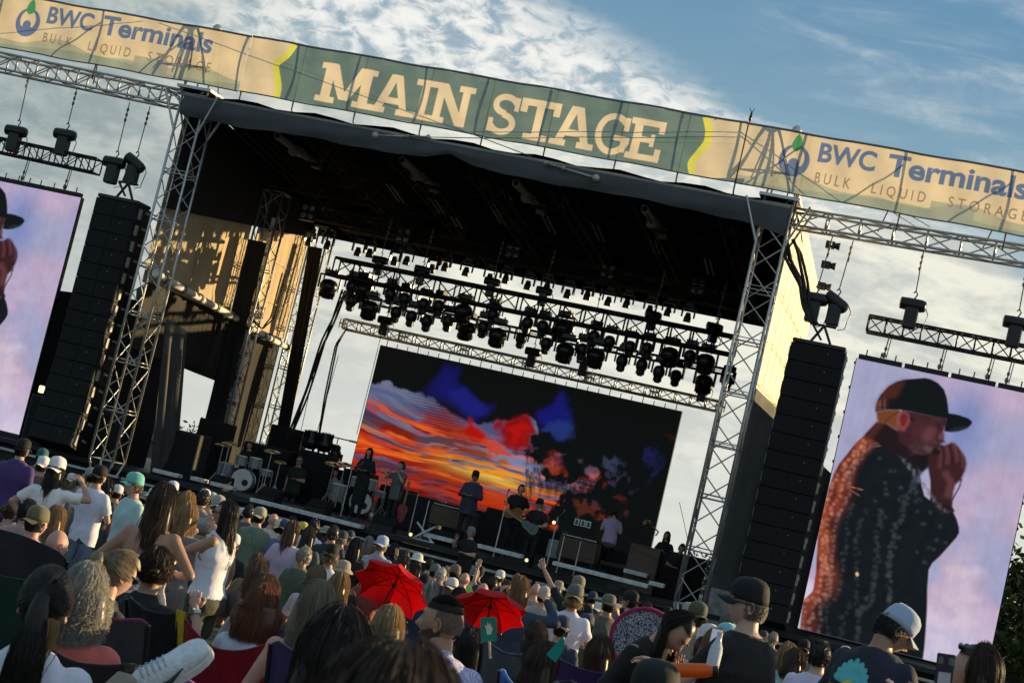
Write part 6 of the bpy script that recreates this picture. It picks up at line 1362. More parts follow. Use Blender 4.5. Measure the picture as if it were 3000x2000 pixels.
cabinet('dark case right of the tall brown speaker', 1950, 1670, 43.5, .9, .75, .6, 0, M_PA, 'equipment_case', 'case'); cabinet('low black case behind the keyboard player', 1790, 1630, 46.5, 1.6, .8, .6, 0, M_PA, 'equipment_case', 'case')
cabinet('small grey amplifier with a pale panel right of the guitarists', 1632, 1580, 43.4, .42, .75, .35, 0, mat('pale amplifier front', (.28, .33, .33), .6), 'amplifier', 'amplifier')
cabinet('keyboard bench under the lilac shirted player', 1800, 1640, 43.5, .8, .10, .35, .42, BRN, 'bench', 'bench')
for i, (x, y, lab) in enumerate(((1690, 1528, 'left of three small framed cards on the piano'), (1708, 1532, 'middle of three small framed cards on the piano'), (1724, 1536, 'right of three small framed cards on the piano'))):
    t = thing('framed_card', lab, 'card', tuple(P(x, y, 42.5)), group='framed cards on the piano'); MB().bev((0, 0, 0), (.13, .02, .17), .004).build('card', M_EDGE, t); q = MB(); q.ell((0, -.012, .03), (.03, .004, .03), nu=10, nv=5); q.ell((0, -.012, -.03), (.045, .004, .03), nu=10, nv=5); q.build('picture', M_FIX, t)
t = thing('horn_speaker', 'small brass horn pointing forward on the tall brown cabinet', 'horn', tuple(P(1897, 1535, 42.3))); MB().lathe([(.02, .25), (.03, .1), (.07, .03), (.125, 0), (.115, .01), (.06, .04), (.02, .1)], 18, (0, 0, 0), rotx(math.pi/2)).build('bell', mat('dull brass', (.30, .24, .12), .3, .8), t, smooth=True); MB().path([V(0, .25, 0), V(.15, .3, -.05), V(.28, .2, -.12), V(.25, .1, -.22)], .018, 8).build('tube', mat('dull brass', (.30, .24, .12)), t, smooth=True)
# dark lamps standing on flight cases against the sky
for i, (x, y) in enumerate(((912, 1288), (952, 1296), (985, 1322))):
    p = P(x, y, 47.5); t = thing('stage_lamp', ('tall dark moving lamp on the case left of the video wall', 'dark moving lamp in the middle of the three left of the video wall', 'smaller dark lamp nearest the video wall edge')[i], 'stage lamp', tuple(p), group='moving lamps standing on cases')
    for n_, me in LAMPK['wash' if i < 2 else 'spot'][0]:
        o = link(me, n_, M_LENS if n_ == 'lens' else M_FIX, t); o.rotation_euler = (math.pi, 0, 0); o.location = (0, 0, -.62)
box_case('black flight case under the standing moving lamps', P(945, 1380, 47.6)*V(1, 1, 0)+V(0, 0, ZD), (2.0, .7, 1.15), name='flight_case', cat='case')
for i, (x, y, Y) in enumerate(((640, 1420, 41.6), (780, 1470, 41.6), (930, 1490, 41.8), (1120, 1548, 41.4), (1290, 1580, 41.4), (1520, 1620, 41.3), (1600, 1645, 41.2), (1745, 1672, 41.2))):
    p = P(x, y, Y); t = thing('floor_monitor', 'black wedge monitor lying '+('left of the silver drum kit', 'in front of the silver drum kit', 'before the second drum kit', 'at the harmonica player\'s feet', 'before the organ legs', 'at the tall guitarist\'s feet', 'at the cap guitarist\'s feet', 'before the keyboard bench')[i], 'floor monitor', (p[0], Y, ZD), .1*i-.3, 'wedge monitors along the deck')
    q = MB(); q.prism([V(-.3, -.2, 0), V(-.3, .25, 0), V(-.3, .22, .36), V(-.3, -.12, .14)], (.6, 0, 0)); q.build('cabinet', M_PA, t); q = MB(); q.box((0, .05, .262), (.52, .34, .015), rotx(.575)); q.build('grille', M_GRILLE, t)
yl = thing('duffel_bag', 'yellow bag hanging by the dark middle tower', 'bag', tuple(P(580, 1290, 45.8))); MB().ell((0, 0, 0), (.17, .12, .30), nu=12, nv=8).build('bag', mat('faded yellow bag', (.22, .20, .05), .8, 0, .3, 8), yl, smooth=True); MB().path([V(-.1, 0, .2), V(0, 0, .42), V(.1, 0, .2)], .015, 6).build('strap', M_RUBBER, yl, smooth=True)
gd = add_guitar('red electric guitar standing on the deck by the harmonica player', V(*(P(1177, 1500, 42.6))), .3, (.30, .02, .03), 1); gd.rotation_euler = (0, -1.2, .3)
tb = thing('folding_stand', 'white folded keyboard stand at the stage front', 'stand', tuple(P(1240, 1570, 41.0)*V(1, 1, 0)+V(0, 0, ZD))); q = MB(); q.tube((-.25, 0, .02), (.25, 0, .42), .028); q.tube((.25, .05, .02), (-.25, .05, .42), .028); q.tube((-.3, .03, .02), (.3, .03, .02), .02); q.build('frame', M_EDGE, tb)
# ------------------------------------------------------------------ the audience
GC = 'audience on the lawn'
def au(*a, **k): k.setdefault('group', GC); return person(*a, **k)
GREY = (.20, .20, .21); OLIVE = (.12, .12, .08); NAVYC = (.02, .026, .045); SEATP = dict(seat=True, arms=('lap', 'lap'))
# --- the nearest
_, big = au('out of focus brown head of hair filling the bottom of the frame', 1195, 1918, 1.95, 5, 'f', 1.12, True, shirt=('tee', (.05, .05, .06)), hair=('long', (.050, .026, .013), .36, .02, 1500), arms=('lap', 'lap'), ground=1.05, hairk=dict(wide=1.25), hp=6, near=.012)
au('dark haired woman with a headband right behind the blurred brown hair', 1015, 1785, 3.9, 20, 'f', 1.0, True, shirt=('tee', (.04, .04, .05)), hair=('long', (.012, .009, .008), .34, .02, 900), arms=('lap', 'lap'), ground=1.05, hairk=dict(wide=1.0))
def pony_extra(t, sp):
    mb = MB(); rs = np.random.default_rng(3); n = 90; q = sp['hc']+V(.045, -.155, -.02); x = rs.normal(0, .013, n); y = rs.normal(0, .012, n); tt = np.linspace(0, 1, 9); ln = rs.uniform(.16, .26, n)
    pts = np.stack([q[0]+x[:, None]+.012*np.sin(tt*5)[None]-.02*tt[None], q[1]+y[:, None]+0*tt[None], q[2]-ln[:, None]*tt[None]], -1); strands(mb, pts, np.full((n, 9), .0024)*np.linspace(1, .6, 9)[None], rs.random(n)); mb.build('bleached_lock', hair_mat((.30, .19, .09)), t, smooth=True)
    s_ = MB(); 
    for sd in (-1, 1): s_.path([V(sd*.20, .05, .40), V(sd*.225, -.04, .43), V(sd*.20, -.10, .36)], .022, 8)
    s_.build('stripe', mat('purple stripe', (.05, .03, .14), .8), t, smooth=True)
au('woman with a long black ponytail and a white shirt at the lower left', 160, 1660, 5.5, 22, 'f', 1.04, True, shirt=('tee', (.70, .72, .84)), hair=('pony', (.012, .010, .010), .42, .012, 1500), arms=('lap', 'lap'), extra=pony_extra, hairk=dict(wide=.85), hp=2)
au('woman with curly grey hair and a coral shirt beside the black ponytail', 268, 1652, 6.6, 12, 'f', 1.0, True, shirt=('tee', (.62, .13, .11)), hair=('curly', (.40, .38, .35), .19, .012, 1100), arms=('lap', 'lap'), hairk=dict(wide=1.3), fat=1.15)
au('woman with an ash blond ponytail looking down to the right', 383, 1615, 8.3, -32, 'f', 1.0, True, shirt=('tee', (.03, .03, .035)), hair=('pony', (.27, .22, .15), .16, .008, 900), arms=('lap', 'lap'), glasses='on', hp=18, skin_=4)
def watch(t, sp, side=1, col=M_CHAIN):
    sh, e, w = sp['J'][1 if side > 0 else 0]; d = unit(w-e); mb = MB(); mb.tube(w-d*.055, w-d*.030, .034, .033, 12); x, y = frame(d); mb.box(w-d*.042+V(0, -.03, .012), (.036, .02, .036)); mb.build('watch', col, t)
au('seated person with dark red curly hair shading the eyes with a raised hand', 476, 1603, 9.8, -25, 'f', 1.05, True, shirt=('tee', (.016, .017, .019)), hair=('curly', (.045, .018, .010), .05, .012, 700), arms=('lap', ((.36, .16, .36), (.18, .20, .63), (-.55, .25, .8))), extra=lambda t, sp: watch(t, sp, 1, mat('silver watch', (.4, .5, .5), .3, .7)), fat=1.1)
au('standing woman with very long straight brown hair in a strapless floral top', 490, 1418, 11.0, 8, 'f', 1.0, shirt=('strapless', (.6, .5, .5), 'floral'), hair=('long', (.060, .034, .020), .40, .008, 900), arms=(((.36, -.02, .25), (.15, .22, .25), (-.8, .5, .1)), ((.36, -.02, .25), (.15, .22, .25), (-.8, .5, .1))), hairk=dict(wide=1.05), fat=1.14, skin_=1, pants=('jeans', (.05, .05, .05)))
au('woman in a white tank top with long dark wavy hair in profile', 668, 1463, 14.2, 84, 'f', 1.03, shirt=('tank', (.74, .75, .86)), pants=('shorts', (.065, .065, .045)), hair=('long', (.030, .013, .010), .42, .022, 800), arms=(((.30, .20, .34), (.20, .42, .30), (0, 1, .0)), 'hang'), glasses='on', skin_=1, eyes=True, hairk=dict(wide=1.0, azr=.50), fat=1.15)
au('buzz cut man in a blue checked shirt looking left', 1312, 1742, 8.2, 25, 'm', 1.06, True, shirt=('polo', (.4, .4, .6), 'gingham'), hair=('fade', (.022, .018, .016), .03, .01, 900), arms=('lap', 'lap'), eyes=True, skin_=1, ground=.95, fat=1.12, hy_=58, beard=(.09, .055, .042))
au('man in a black cap and dark sunglasses wearing a black shirt', 2208, 1688, 9.8, 62, 'm', 1.05, shirt=('tee', (.010, .010, .012)), hair=('crop', (.20, .19, .18)), cap=('cap', (.010, .010, .011)), glasses='on', arms=(((.26, .14, .28), (.22, .34, .30), (0, 1, .1)), 'hang'), fat=1.22, belly=.06, skin_=2, eyes=True, hy_=40)
def shell_print(t, sp):
    mb = MB(); z0 = .33
    c = Canvas(-.20, .12, .20, .55, .004, NAVYC); sd = lin(95, 190, 195); o = V(-.04, .36)
    for k in range(9):
        a = rad(90+(k-4)*17); d = V(math.cos(a), math.sin(a)); n_ = V(-d[1], d[0]); L1 = .155-.009*abs(k-4); c.poly([o+d*.03-n_*.006, o+d*L1*.78-n_*.021, o+d*L1*.95-n_*.013, o+d*L1, o+d*L1*.95+n_*.013, o+d*L1*.78+n_*.021, o+d*.03+n_*.006], sd)
    q_ = V(-.04, .145); c.poly([p+q_ for p in arc(0, .20, .045, .045, 0, 180)+[V(-.045, .2)]], lin(235, 215, 80)); c.poly([q_+V(-.13, .20), q_+V(.12, .175), q_+V(.10, .13), q_+V(-.08, .15)], lin(60, 160, 165)); c.line([q_+V(-.13, .185), q_+V(0, .165), q_+V(.11, .15)], .007, lin(12, 20, 30)); c.poly([q_+V(-.14, .21), q_+V(-.10, .2), q_+V(-.10, .13), q_+V(-.14, .13)], lin(190, 160, 110))
    m = D.materials.get('shirt print')
    if m is None:
        m = D.materials.new('shirt print'); m.use_nodes = True; a_ = m.node_tree.nodes.new('ShaderNodeAttribute'); a_.attribute_name = 'print'; b = m.node_tree.nodes['Principled BSDF']; m.node_tree.links.new(a_.outputs['Color'], b.inputs['Base Color']); b.inputs['Roughness'].default_value = .8
    mask = np.abs(c.a-np.asarray(NAVYC)).sum(2) > .02
    o_ = c.build('shell_print', m, t, 0); me = o_.data
    # lay the print on the back of the shirt
    from mathutils.bvhtree import BVHTree
    sh = [q for q in t.children if q.name.startswith('shirt')][0].data; bv = BVHTree.FromPolygons([q.co for q in sh.vertices], [tuple(q.vertices) for q in sh.polygons])
    for v in me.vertices:
        h = bv.ray_cast(Vector((v.co.x, -1, v.co.z)), Vector((0, 1, 0)))
        v.co = Vector((v.co.x, (h[0].y if h[0] else -.14)-.004, v.co.z))
    bm = bmesh.new(); bm.from_mesh(me); mk = mask.ravel(); bm.verts.ensure_lookup_table()
    bmesh.ops.delete(bm, geom=[f for f in bm.faces if not any(mk[v.index] for v in f.verts)], context='FACES'); bm.to_mesh(me); bm.free()
au('man in a pale blue trucker cap and dark shirt with a shell print', 2672, 1786, 10.2, -28, 'm', 1.05, shirt=('tee', NAVYC), hair=('crop', (.02, .018, .016)), cap=('cap', (.36, .46, .62), False, (.42, .44, .46)), arms=('fwd', 'fwd'), hp=24, hy_=-34, lean=10, skin_=3, fat=1.15, extra=shell_print)
au('woman with sunglasses on her long brown hair at the right edge', 2868, 1884, 7.6, 66, 'f', 1.0, shirt=('tee', (.42, .42, .40)), hair=('long', (.055, .032, .02), .34, .014, 800), glasses='up', arms=('phone', 'phone'), eyes=True, skin_=0, hairk=dict(azr=.50))
au('dark haired girl leaning over with one hand at her shoulder', 2035, 1822, 10.3, -118, 'f', 1.0, True, shirt=('long', (.014, .014, .015)), hair=('long', (.018, .012, .010), .36, .012, 900), arms=('shoulder', 'lap'), lean=26, hp=22, hy_=0, hr=-14, eyes=True, skin_=0, ground=1.1, hairk=dict(azr=.46))
# --- left side, middle distance
au('woman in a white backwards cap with one hand on her hip', 176, 1335, 16.8, 6, 'f', 1.03, shirt=('tee', WHT), hair=('long', (.035, .020, .014), .34, .008), cap=('cap', WHT, True), arms=('hip', 'brow'), pants=('jeans', (.10, .11, .14)))
au('man in a purple shirt and black cap at the far left', 75, 1283, 20, 0, 'm', 1.02, shirt=('polo', (.075, .040, .16)), hair=('crop', HB), cap=('cap', BLK), arms=('hang', 'hang'), fat=1.1, pants=('jeans', (.12, .16, .24)), skin_=2)
au('man in a white shirt with a black backwards cap', 300, 1361, 19.5, -8, 'm', 1.0, shirt=('tee', (.72, .72, .86)), hair=('crop', (.05, .03, .02)), cap=('cap', BLK, True), arms=('fwd', 'fwd'), pants=('jeans', (.06, .09, .16)), skin_=2)
au('man in a mint cap and pale mint shirt looking back to the left', 402, 1381, 18.0, 142, 'm', 1.03, shirt=('tee', (.42, .66, .68)), hair=('crop', (.1, .08, .06)), cap=('cap', (.16, .52, .48)), glasses='on', arms=('hang', 'hang'), eyes=True, skin_=2, pants=('shorts', (.05, .05, .06)))
au('seated young man in an olive cap with dark hair and a white shirt', 122, 1479, 13.6, -18, 'm', 1.0, True, shirt=('tee', (.78, .76, .76)), hair=('short', (.022, .016, .012), .1, .01, 400), cap=('cap', (.16, .14, .085), True), arms=('lap', 'lap'), skin_=4)
au('bald man seated behind the olive cap', 178, 1549, 12.6, -20, 'm', 1.0, True, shirt=('tee', (.5, .3, .28)), hair=('bald', HB), arms=('lap', 'lap'), skin_=4)
au('woman with long straight blond hair seated left of the bald man', 175, 1481, 15.4, 0, 'f', 1.0, True, shirt=('tee', (.3, .3, .3)), hair=('long', (.34, .24, .13), .30, .006), arms=('lap', 'lap'))
au('woman with a brown hair bun near the left edge', 40, 1470, 19, -15, 'f', 1.0, True, shirt=('tee', (.42, .20, .18)), hair=('bun', (.10, .06, .03)), arms=('lap', 'lap'))
au('person with thick black hair in front of the purple shirt', 92, 1462, 15.5, 0, 'm', 1.0, True, shirt=('tee', (.45, .26, .25)), hair=('short', (.010, .009, .009)), arms=('lap', 'lap'))
au('person in a teal cap behind the woman in the white cap', 130, 1312, 24.5, 5, 'm', 1.0, shirt=('tee', (.1, .1, .12)), hair=('crop', HB), cap=('cap', (.03, .13, .15), True))
au('person in a small white backwards cap between the teal cap and the woman', 133, 1334, 22.5, 0, 'm', 1.0, shirt=('tee', (.15, .1, .1)), hair=('short', HBR), cap=('cap', WHT, True))
au('person in a light grey cap behind the man with the black backwards cap', 272, 1368, 24, 60, 'm', 1.0, shirt=('tee', (.2, .2, .2)), hair=('crop', HB), cap=('cap', (.32, .33, .33)))
au('person in a red and white cap between the white and mint shirts', 350, 1418, 26, 0, 'm', 1.0, shirt=('tee', (.4, .05, .06)), hair=('crop', HB), cap=('cap', (.7, .7, .72)))
au('dark haired person in glasses behind the man in the white shirt', 322, 1402, 23, 0, 'f', 1.0, shirt=('tee', (.05, .05, .05)), hair=('bob', HB, .12))
au('person in a white bucket hat beside the long brown hair', 455, 1430, 27, 0, 'f', 1.0, shirt=('tee', (.4, .4, .4)), hair=('bob', HBL, .1), cap=('bucket', WHT))
au('person with tattooed grey shoulder behind the strapless top', 455, 1472, 17.5, 10, 'm', 1.0, shirt=('tee', (.16, .17, .18)), hair=('crop', HB))
au('blond woman lit gold behind the woman with long brown hair', 556, 1440, 17.5, -8, 'f', 1.0, shirt=('tee', (.15, .14, .13)), hair=('long', (.40, .27, .12), .24, .01), arms=('hang', 'brow'))
au('golden blond woman raising both hands to her face', 562, 1474, 15.2, -15, 'f', 1.0, shirt=('tee', (.20, .17, .17)), hair=('long', (.40, .27, .13), .26, .012), arms=('phone', 'brow'))
au('person in a white cap above the long brown hair', 512, 1407, 25, 0, 'm', 1.0, shirt=('tee', (.2, .2, .2)), hair=('crop', HB), cap=('cap', (.66, .70, .80), True))
au('dark haired person in a grey shirt left of the profile woman', 603, 1434, 21, -5, 'm', 1.0, shirt=('tee', (.22, .20, .17)), hair=('short', HB))
au('person in a grey cap just above the profile woman', 645, 1448, 20, 20, 'm', 1.0, shirt=('tee', (.3, .3, .3)), hair=('short', HB), cap=('cap', (.32, .33, .32), True))
au('person in a white cap between the grey cap and the dark hair', 605, 1430, 26, 0, 'm', 1.0, shirt=('tee', (.3, .3, .3)), hair=('crop', HB), cap=('cap', (.7, .72, .72)))
au('person in a pale cap behind the grey cap', 625, 1440, 29, 0, 'm', 1.0, shirt=('tee', (.3, .3, .3)), hair=('crop', HB), cap=('cap', (.4, .45, .44)))
# --- centre
au('man in a green shirt and khaki backwards cap', 768, 1483, 23.5, -6, 'm', 1.03, shirt=('tee', (.16, .21, .15)), hair=('crop', HB), cap=('cap', (.33, .31, .23), True), arms=('hang', 'fwd'), fat=1.1, skin_=2, extra=back_print('ring', (.22, .27, .20)))
au('person with short dark hair left of the green shirt', 735, 1478, 25.5, 0, 'm', 1.0, shirt=('tee', (.12, .1, .1)), hair=('short', HB))
au('bald man in a pale shirt right of the green shirt', 806, 1502, 27, -5, 'm', 1.0, shirt=('tee', (.6, .56, .5)), hair=('bald', HB), skin_=4)
au('person in a cream and green cap behind the blue cap', 822, 1520, 27, 20, 'm', 1.0, shirt=('tee', (.6, .6, .58)), hair=('crop', HB), cap=('cap', (.62, .60, .42), True))
au('man in a blue shirt and navy cap left of the lavender blouse', 842, 1519, 23.5, -5, 'm', 1.0, shirt=('tee', (.11, .17, .32)), hair=('crop', HB), cap=('cap', (.05, .08, .17), True))
au('woman with long light brown hair in a lavender blouse', 864, 1526, 20.5, -12, 'f', 1.03, shirt=('tee', (.52, .43, .58)), pants=('jeans', (.45, .43, .42)), hair=('long', (.16, .09, .05), .30, .010), arms=('hang', 'fwd'), hem=.12)
au('person in a bright yellow visor behind the lavender blouse', 892, 1527, 27, 30, 'f', 1.0, shirt=('tee', (.5, .6, .75)), hair=('short', HBR), cap=('cap', (.62, .52, .05)))
au('woman with long brown hair in dark clothes right of the lavender blouse', 912, 1542, 22, 0, 'f', 1.0, shirt=('tee', (.06, .08, .09)), hair=('long', (.05, .028, .018), .34, .012))
au('person with short black hair and a white shirt behind the brown hair', 926, 1518, 25, -15, 'm', 1.0, shirt=('tee', (.6, .65, .75)), hair=('short', (.01, .009, .008)))
au('man with short dark hair in a dark shirt left of the white shirt and strap', 983, 1538, 24, 0, 'm', 1.03, shirt=('tee', (.03, .035, .045)), hair=('short', (.03, .025, .022)), fat=1.1, extra=back_print('lines', (.2, .22, .24)))
au('person in a navy cap behind the short dark hair', 1008, 1552, 26.5, 0, 'm', 1.0, shirt=('tee', (.12, .15, .16)), hair=('crop', HG), cap=('cap', (.04, .05, .08), True))
def strapx(t, sp):
    mb = MB(); mb.path([V(-.12, .02, .585), V(-.09, -.11, .50), V(.02, -.155, .30), V(.15, -.13, .08)], .016, 6, flat=.4); mb.build('bag_strap', M_RUBBER, t, smooth=True)
au('person in a black visor and white shirt with a dark bag strap', 978, 1590, 19.5, 8, 'f', 1.0, shirt=('tee', (.74, .74, .84)), hair=('bob', (.26, .20, .13), .08), cap=('cap', BLK, True), extra=strapx)
au('woman with black hair wearing a white headband', 1048, 1576, 22.5, 0, 'f', 1.0, shirt=('tee', (.02, .02, .022)), hair=('long', (.010, .009, .009), .30, .01))
au('man in a light blue cap and grey blue polo', 1126, 1567, 25.5, -8, 'm', 1.06, shirt=('polo', (.30, .38, .46)), hair=('crop', HG), cap=('cap', (.42, .52, .74), True), fat=1.15, skin_=4)
au('person in a white bucket hat in front of the stage', 1227, 1619, 29.5, 0, 'f', 1.0, shirt=('tee', (.10, .09, .08)), hair=('bob', HBR, .1), cap=('sun', (.70, .70, .66)))
for i, (x, y, Y, h, c, sh_, lab, kw) in enumerate(((1190, 1608, 27, 'short', HBR, (.10, .08, .07), 'brown haired person left of the white bucket hat', {}), (1188, 1626, 25, 'long', (.05, .03, .02), (.07, .06, .06), 'brown long hair just behind the left red umbrella', {}), (1263, 1636, 31, 'short', HB, (.06, .07, .07), 'dark head against the stage skirt right of the bucket hat', {}), (1280, 1650, 29, 'crop', HB, (.025, .03, .04), 'person in a patterned dark bandana', dict(cap=('beanie', (.14, .15, .16)))),
    (1298, 1662, 27, 'short', (.60, .60, .58), (.02, .025, .04), 'white haired man in a dark printed shirt', dict(fat=1.2, extra=back_print('block', (.4, .4, .4)))), (1338, 1652, 28, 'crop', HB, (.17, .15, .16), 'person in a brown knitted beanie and grey top', dict(cap=('beanie', (.18, .13, .10)))), (1312, 1658, 31, 'short', (.30, .26, .2), (.2, .2, .2), 'grey blond head behind the white haired man', {}), (1366, 1675, 26.5, 'bald', HB, (.04, .07, .18), 'bald man in a blue shirt', dict(skin_=4)), (1394, 1662, 29, 'crop', HB, (.35, .75, .18), 'person in a bright green safety vest and grey cap', dict(cap=('cap', (.16, .16, .16), True))),
    (1222, 1650, 26, 'long', HB, (.03, .03, .03), 'dark haired person before the bucket hat', dict(sex='f')), (1100, 1600, 27, 'bob', (.2, .15, .1), (.1, .1, .1), 'person with brown bobbed hair left of the light blue cap', dict(sex='f')), (1448, 1690, 28, 'short', HB, (.05, .05, .06), 'dark haired person right of the safety vest', dict(arms=('up', 'hang'))), (1420, 1705, 24, 'bald', HB, (.3, .2, .16), 'bald head above the right red umbrella', dict(skin_=4)),
    (1490, 1700, 25, 'short', HBR, (.08, .08, .1), 'brown haired person left of the denim jacket', {}), (1575, 1706, 26, 'bald', HB, (.35, .28, .24), 'bald head right of the golden hair', dict(skin_=4)), (1600, 1715, 24, 'crop', HB, (.40, .36, .32), 'person in a pale cap beside the raised arm', dict(cap=('cap', (.5, .45, .4)))))):
    kw = dict(kw); sex = kw.pop('sex', 'm'); sk = kw.pop('skin_', i % 3); au(lab, x, y, Y, RNG.uniform(-15, 15), sex, 1.0, shirt=('tee', sh_), hair=(h, c, .25), skin_=sk, **kw)
au('person in a denim jacket with golden hair and both arms raised', 1534, 1690, 16.8, -5, 'f', 1.04, shirt=('jacket', (.035, .055, .09)), hair=('long', (.30, .19, .09), .16, .02), arms=('brow', 'brow'), loose=.026)
au('man in a tan cap stretching his left arm up', 1700, 1684, 22, 5, 'm', 1.0, shirt=('tee', (.018, .017, .018)), hair=('crop', HB), cap=('cap', (.22, .18, .13), True), arms=(((.38, .12, .70), (.55, .22, .90), (.4, .2, .8)), 'hang'))
au('blond person in a white shirt and grey backwards cap', 1692, 1708, 18.6, 8, 'f', 1.03, shirt=('tee', (.74, .72, .84)), pants=('jeans', (.46, .43, .38)), hair=('bob', (.36, .27, .15), .09, .015), cap=('cap', (.13, .14, .13), True), arms=('fwd', 'fwd'), skin_=4, fat=1.08)
au('person in a wide grey green safari hat', 1788, 1740, 23, 40, 'm', 1.0, shirt=('tee', (.10, .12, .09)), hair=('crop', HB), cap=('safari', (.14, .15, .12)), skin_=1)
au('man in a black cap and glasses with a grey shirt in profile', 1852, 1727, 22, 75, 'm', 1.0, shirt=('tee', (.09, .085, .085)), hair=('crop', HB), cap=('cap', BLK, True), glasses='on', arms=('hang', 'mouth'), skin_=2)
au('person in an olive backwards cap right of the sunshade', 2050, 1759, 16, 28, 'm', 1.0, shirt=('tee', (.25, .21, .17)), hair=('crop', HB), cap=('cap', (.085, .085, .055), True), skin_=0)
au('person in a grey brown hat below the olive cap', 1992, 1798, 19.5, 15, 'm', 1.0, shirt=('tee', (.30, .16, .14)), hair=('crop', HB), cap=('bucket', (.16, .16, .12)))
au('person in a pale cap left of the olive cap', 2022, 1762, 24, 40, 'm', 1.0, shirt=('tee', (.3, .27, .24)), hair=('crop', HB), cap=('cap', (.36, .34, .30)))
au('person in a cyan cap between the girl and the black cap', 2138, 1822, 13.5, -5, 'm', 1.0, True, shirt=('tee', (.03, .03, .035)), hair=('crop', HB), cap=('cap', (.16, .50, .60), True))
au('person in an olive cap glimpsed left of the black shirt', 2140, 1794, 18, -15, 'm', 1.0, shirt=('tee', (.08, .08, .08)), hair=('crop', HB), cap=('cap', (.10, .10, .075), True))
au('person with golden brown hair lit beside the cyan cap', 2106, 1842, 12.5, -20, 'f', 1.0, True, shirt=('tee', (.4, .4, .42)), hair=('long', (.26, .14, .06), .2, .01))
au('person in a white bandana behind the leaning girl', 2085, 1826, 14.5, 0, 'f', 1.0, True, shirt=('tee', (.45, .44, .42)), hair=('bob', HBR, .12), cap=('beanie', (.6, .6, .6)))
au('man with short dark hair in a white shirt right of the black shirt', 2413, 1877, 14.8, -10, 'm', 1.02, shirt=('tee', (.62, .63, .82)), hair=('short', (.018, .014, .012)), arms=('hang', 'hang'), skin_=2)
au('blond person glimpsed between the black shirt and white shirt', 2318, 1884, 16.5, -25, 'f', 1.0, shirt=('tee', (.3, .5, .55)), hair=('bob', (.36, .24, .12), .1))
au('brown haired person left of the white shirt', 2336, 1900, 15, -20, 'f', 1.0, True, shirt=('tee', (.30, .58, .62)), hair=('bob', (.09, .05, .03), .12))
# --- seated people, right of the middle
au('woman with brown wavy hair in a blue folding chair', 1600, 1878, 8.9, -12, 'f', 1.0, True, shirt=('tee', (.4, .25, .2)), hair=('long', (.060, .030, .016), .20, .02, 700), arms=('lap', 'lap'))
au('woman with long brown hair lit gold seated in a purple chair', 1768, 1864, 11.2, -8, 'f', 1.0, True, shirt=('tee', (.05, .04, .08)), hair=('long', (.085, .040, .018), .24, .010), arms=('lap', 'lap'))
au('seated person with brown hair lit at the edge beside the umbrella', 1582, 1822, 14, -8, 'f', 1.0, True, shirt=('tee', (.02, .02, .022)), hair=('bob', (.075, .032, .014), .12, .012), arms=('lap', 'lap'))
au('dark haired person hidden behind the checked shirt', 1390, 1838, 10.4, 0, 'f', 1.0, True, shirt=('tee', (.03, .03, .03)), hair=('long', (.016, .012, .010), .25, .01), arms=('lap', ((.2, .3, .25), (.12, .42, .37), (0, .2, 1))))
au('seated person in a dark cap and olive top at the bottom right', 1938, 1926, 6.6, -8, 'm', 1.05, True, shirt=('tee', (.035, .04, .032)), hair=('crop', HB), cap=('cap', (.012, .014, .016), True), arms=('lap', 'lap'), ground=1.0)
au('person seen only by both hands raised beside the sunshade', 1800, 2100, 6.8, -20, 'f', 1.0, True, shirt=('tee', (.1, .06, .1)), hair=('long', HBR, .25), arms=('lap', ((.28, .22, .40), (.16, .26, .64), (.7, .1, .5))), skin_=4, ground=.75)
# --- seated people, left of the middle
au('woman with copper red hair in the red folding chair', 782, 1714, 9.4, -10, 'f', 1.02, True, shirt=('tee', (.62, .66, .78)), hair=('long', (.22, .085, .036), .18, .010, 900), arms=('lap', 'lap'), hairk=dict(wide=1.5))
au('person with dark blond hair resting a hand with a watch on the head', 790, 1684, 10.8, -12, 'f', 1.02, True, shirt=('tee', (.34, .30, .40)), hair=('long', (.16, .10, .05), .18, .012), arms=('lap', ((.37, .05, .44), (.17, .06, .72), (-.85, .1, .45))), extra=lambda t, sp: watch(t, sp, 1), skin_=4)
au('woman with long grey blond hair and bare shoulder in a purple chair', 948, 1704, 8.2, -6, 'f', 1.0, True, shirt=('tank', (.3, .27, .26)), hair=('long', (.26, .23, .17), .26, .008, 900), arms=('hang', 'lap'), skin_=4, hairk=dict(wide=1.15))
au('blond woman with bobbed hair left of the checked shirt', 1152, 1776, 9.8, -4, 'f', 1.0, True, shirt=('tee', (.2, .16, .15)), hair=('long', (.40, .31, .19), .14, .016, 800), arms=('lap', 'lap'), hairk=dict(wide=1.1))
au('woman with long blond hair beside the left red umbrella', 1003, 1676, 14.5, -5, 'f', 1.0, True, shirt=('tee', (.08, .07, .08)), hair=('long', (.34, .24, .12), .24, .01), arms=('lap', 'lap'))
au('grey haired person in a pale lilac shirt seated behind the purple chair', 936, 1656, 16, -15, 'f', 1.0, True, shirt=('tee', (.52, .44, .52)), hair=('bob', (.26, .21, .14), .06), arms=('lap', 'lap'))
au('person with long brown hair left of the red haired woman', 765, 1642, 14.5, 0, 'f', 1.0, True, shirt=('tee', (.12, .1, .1)), hair=('long', (.13, .085, .05), .22, .01), arms=('lap', 'lap'))
au('person with tan hair below the green shirt', 762, 1622, 18, 0, 'f', 1.0, True, shirt=('tee', (.2, .15, .1)), hair=('bob', (.22, .14, .07), .1), arms=('lap', 'lap'))
au('person in grey seated by the ash blond ponytail', 320, 1626, 10.5, 0, 'f', 1.0, True, shirt=('tee', (.1, .1, .1)), hair=('curly', (.20, .16, .12), .1, .01, 300), arms=('lap', 'lap'))
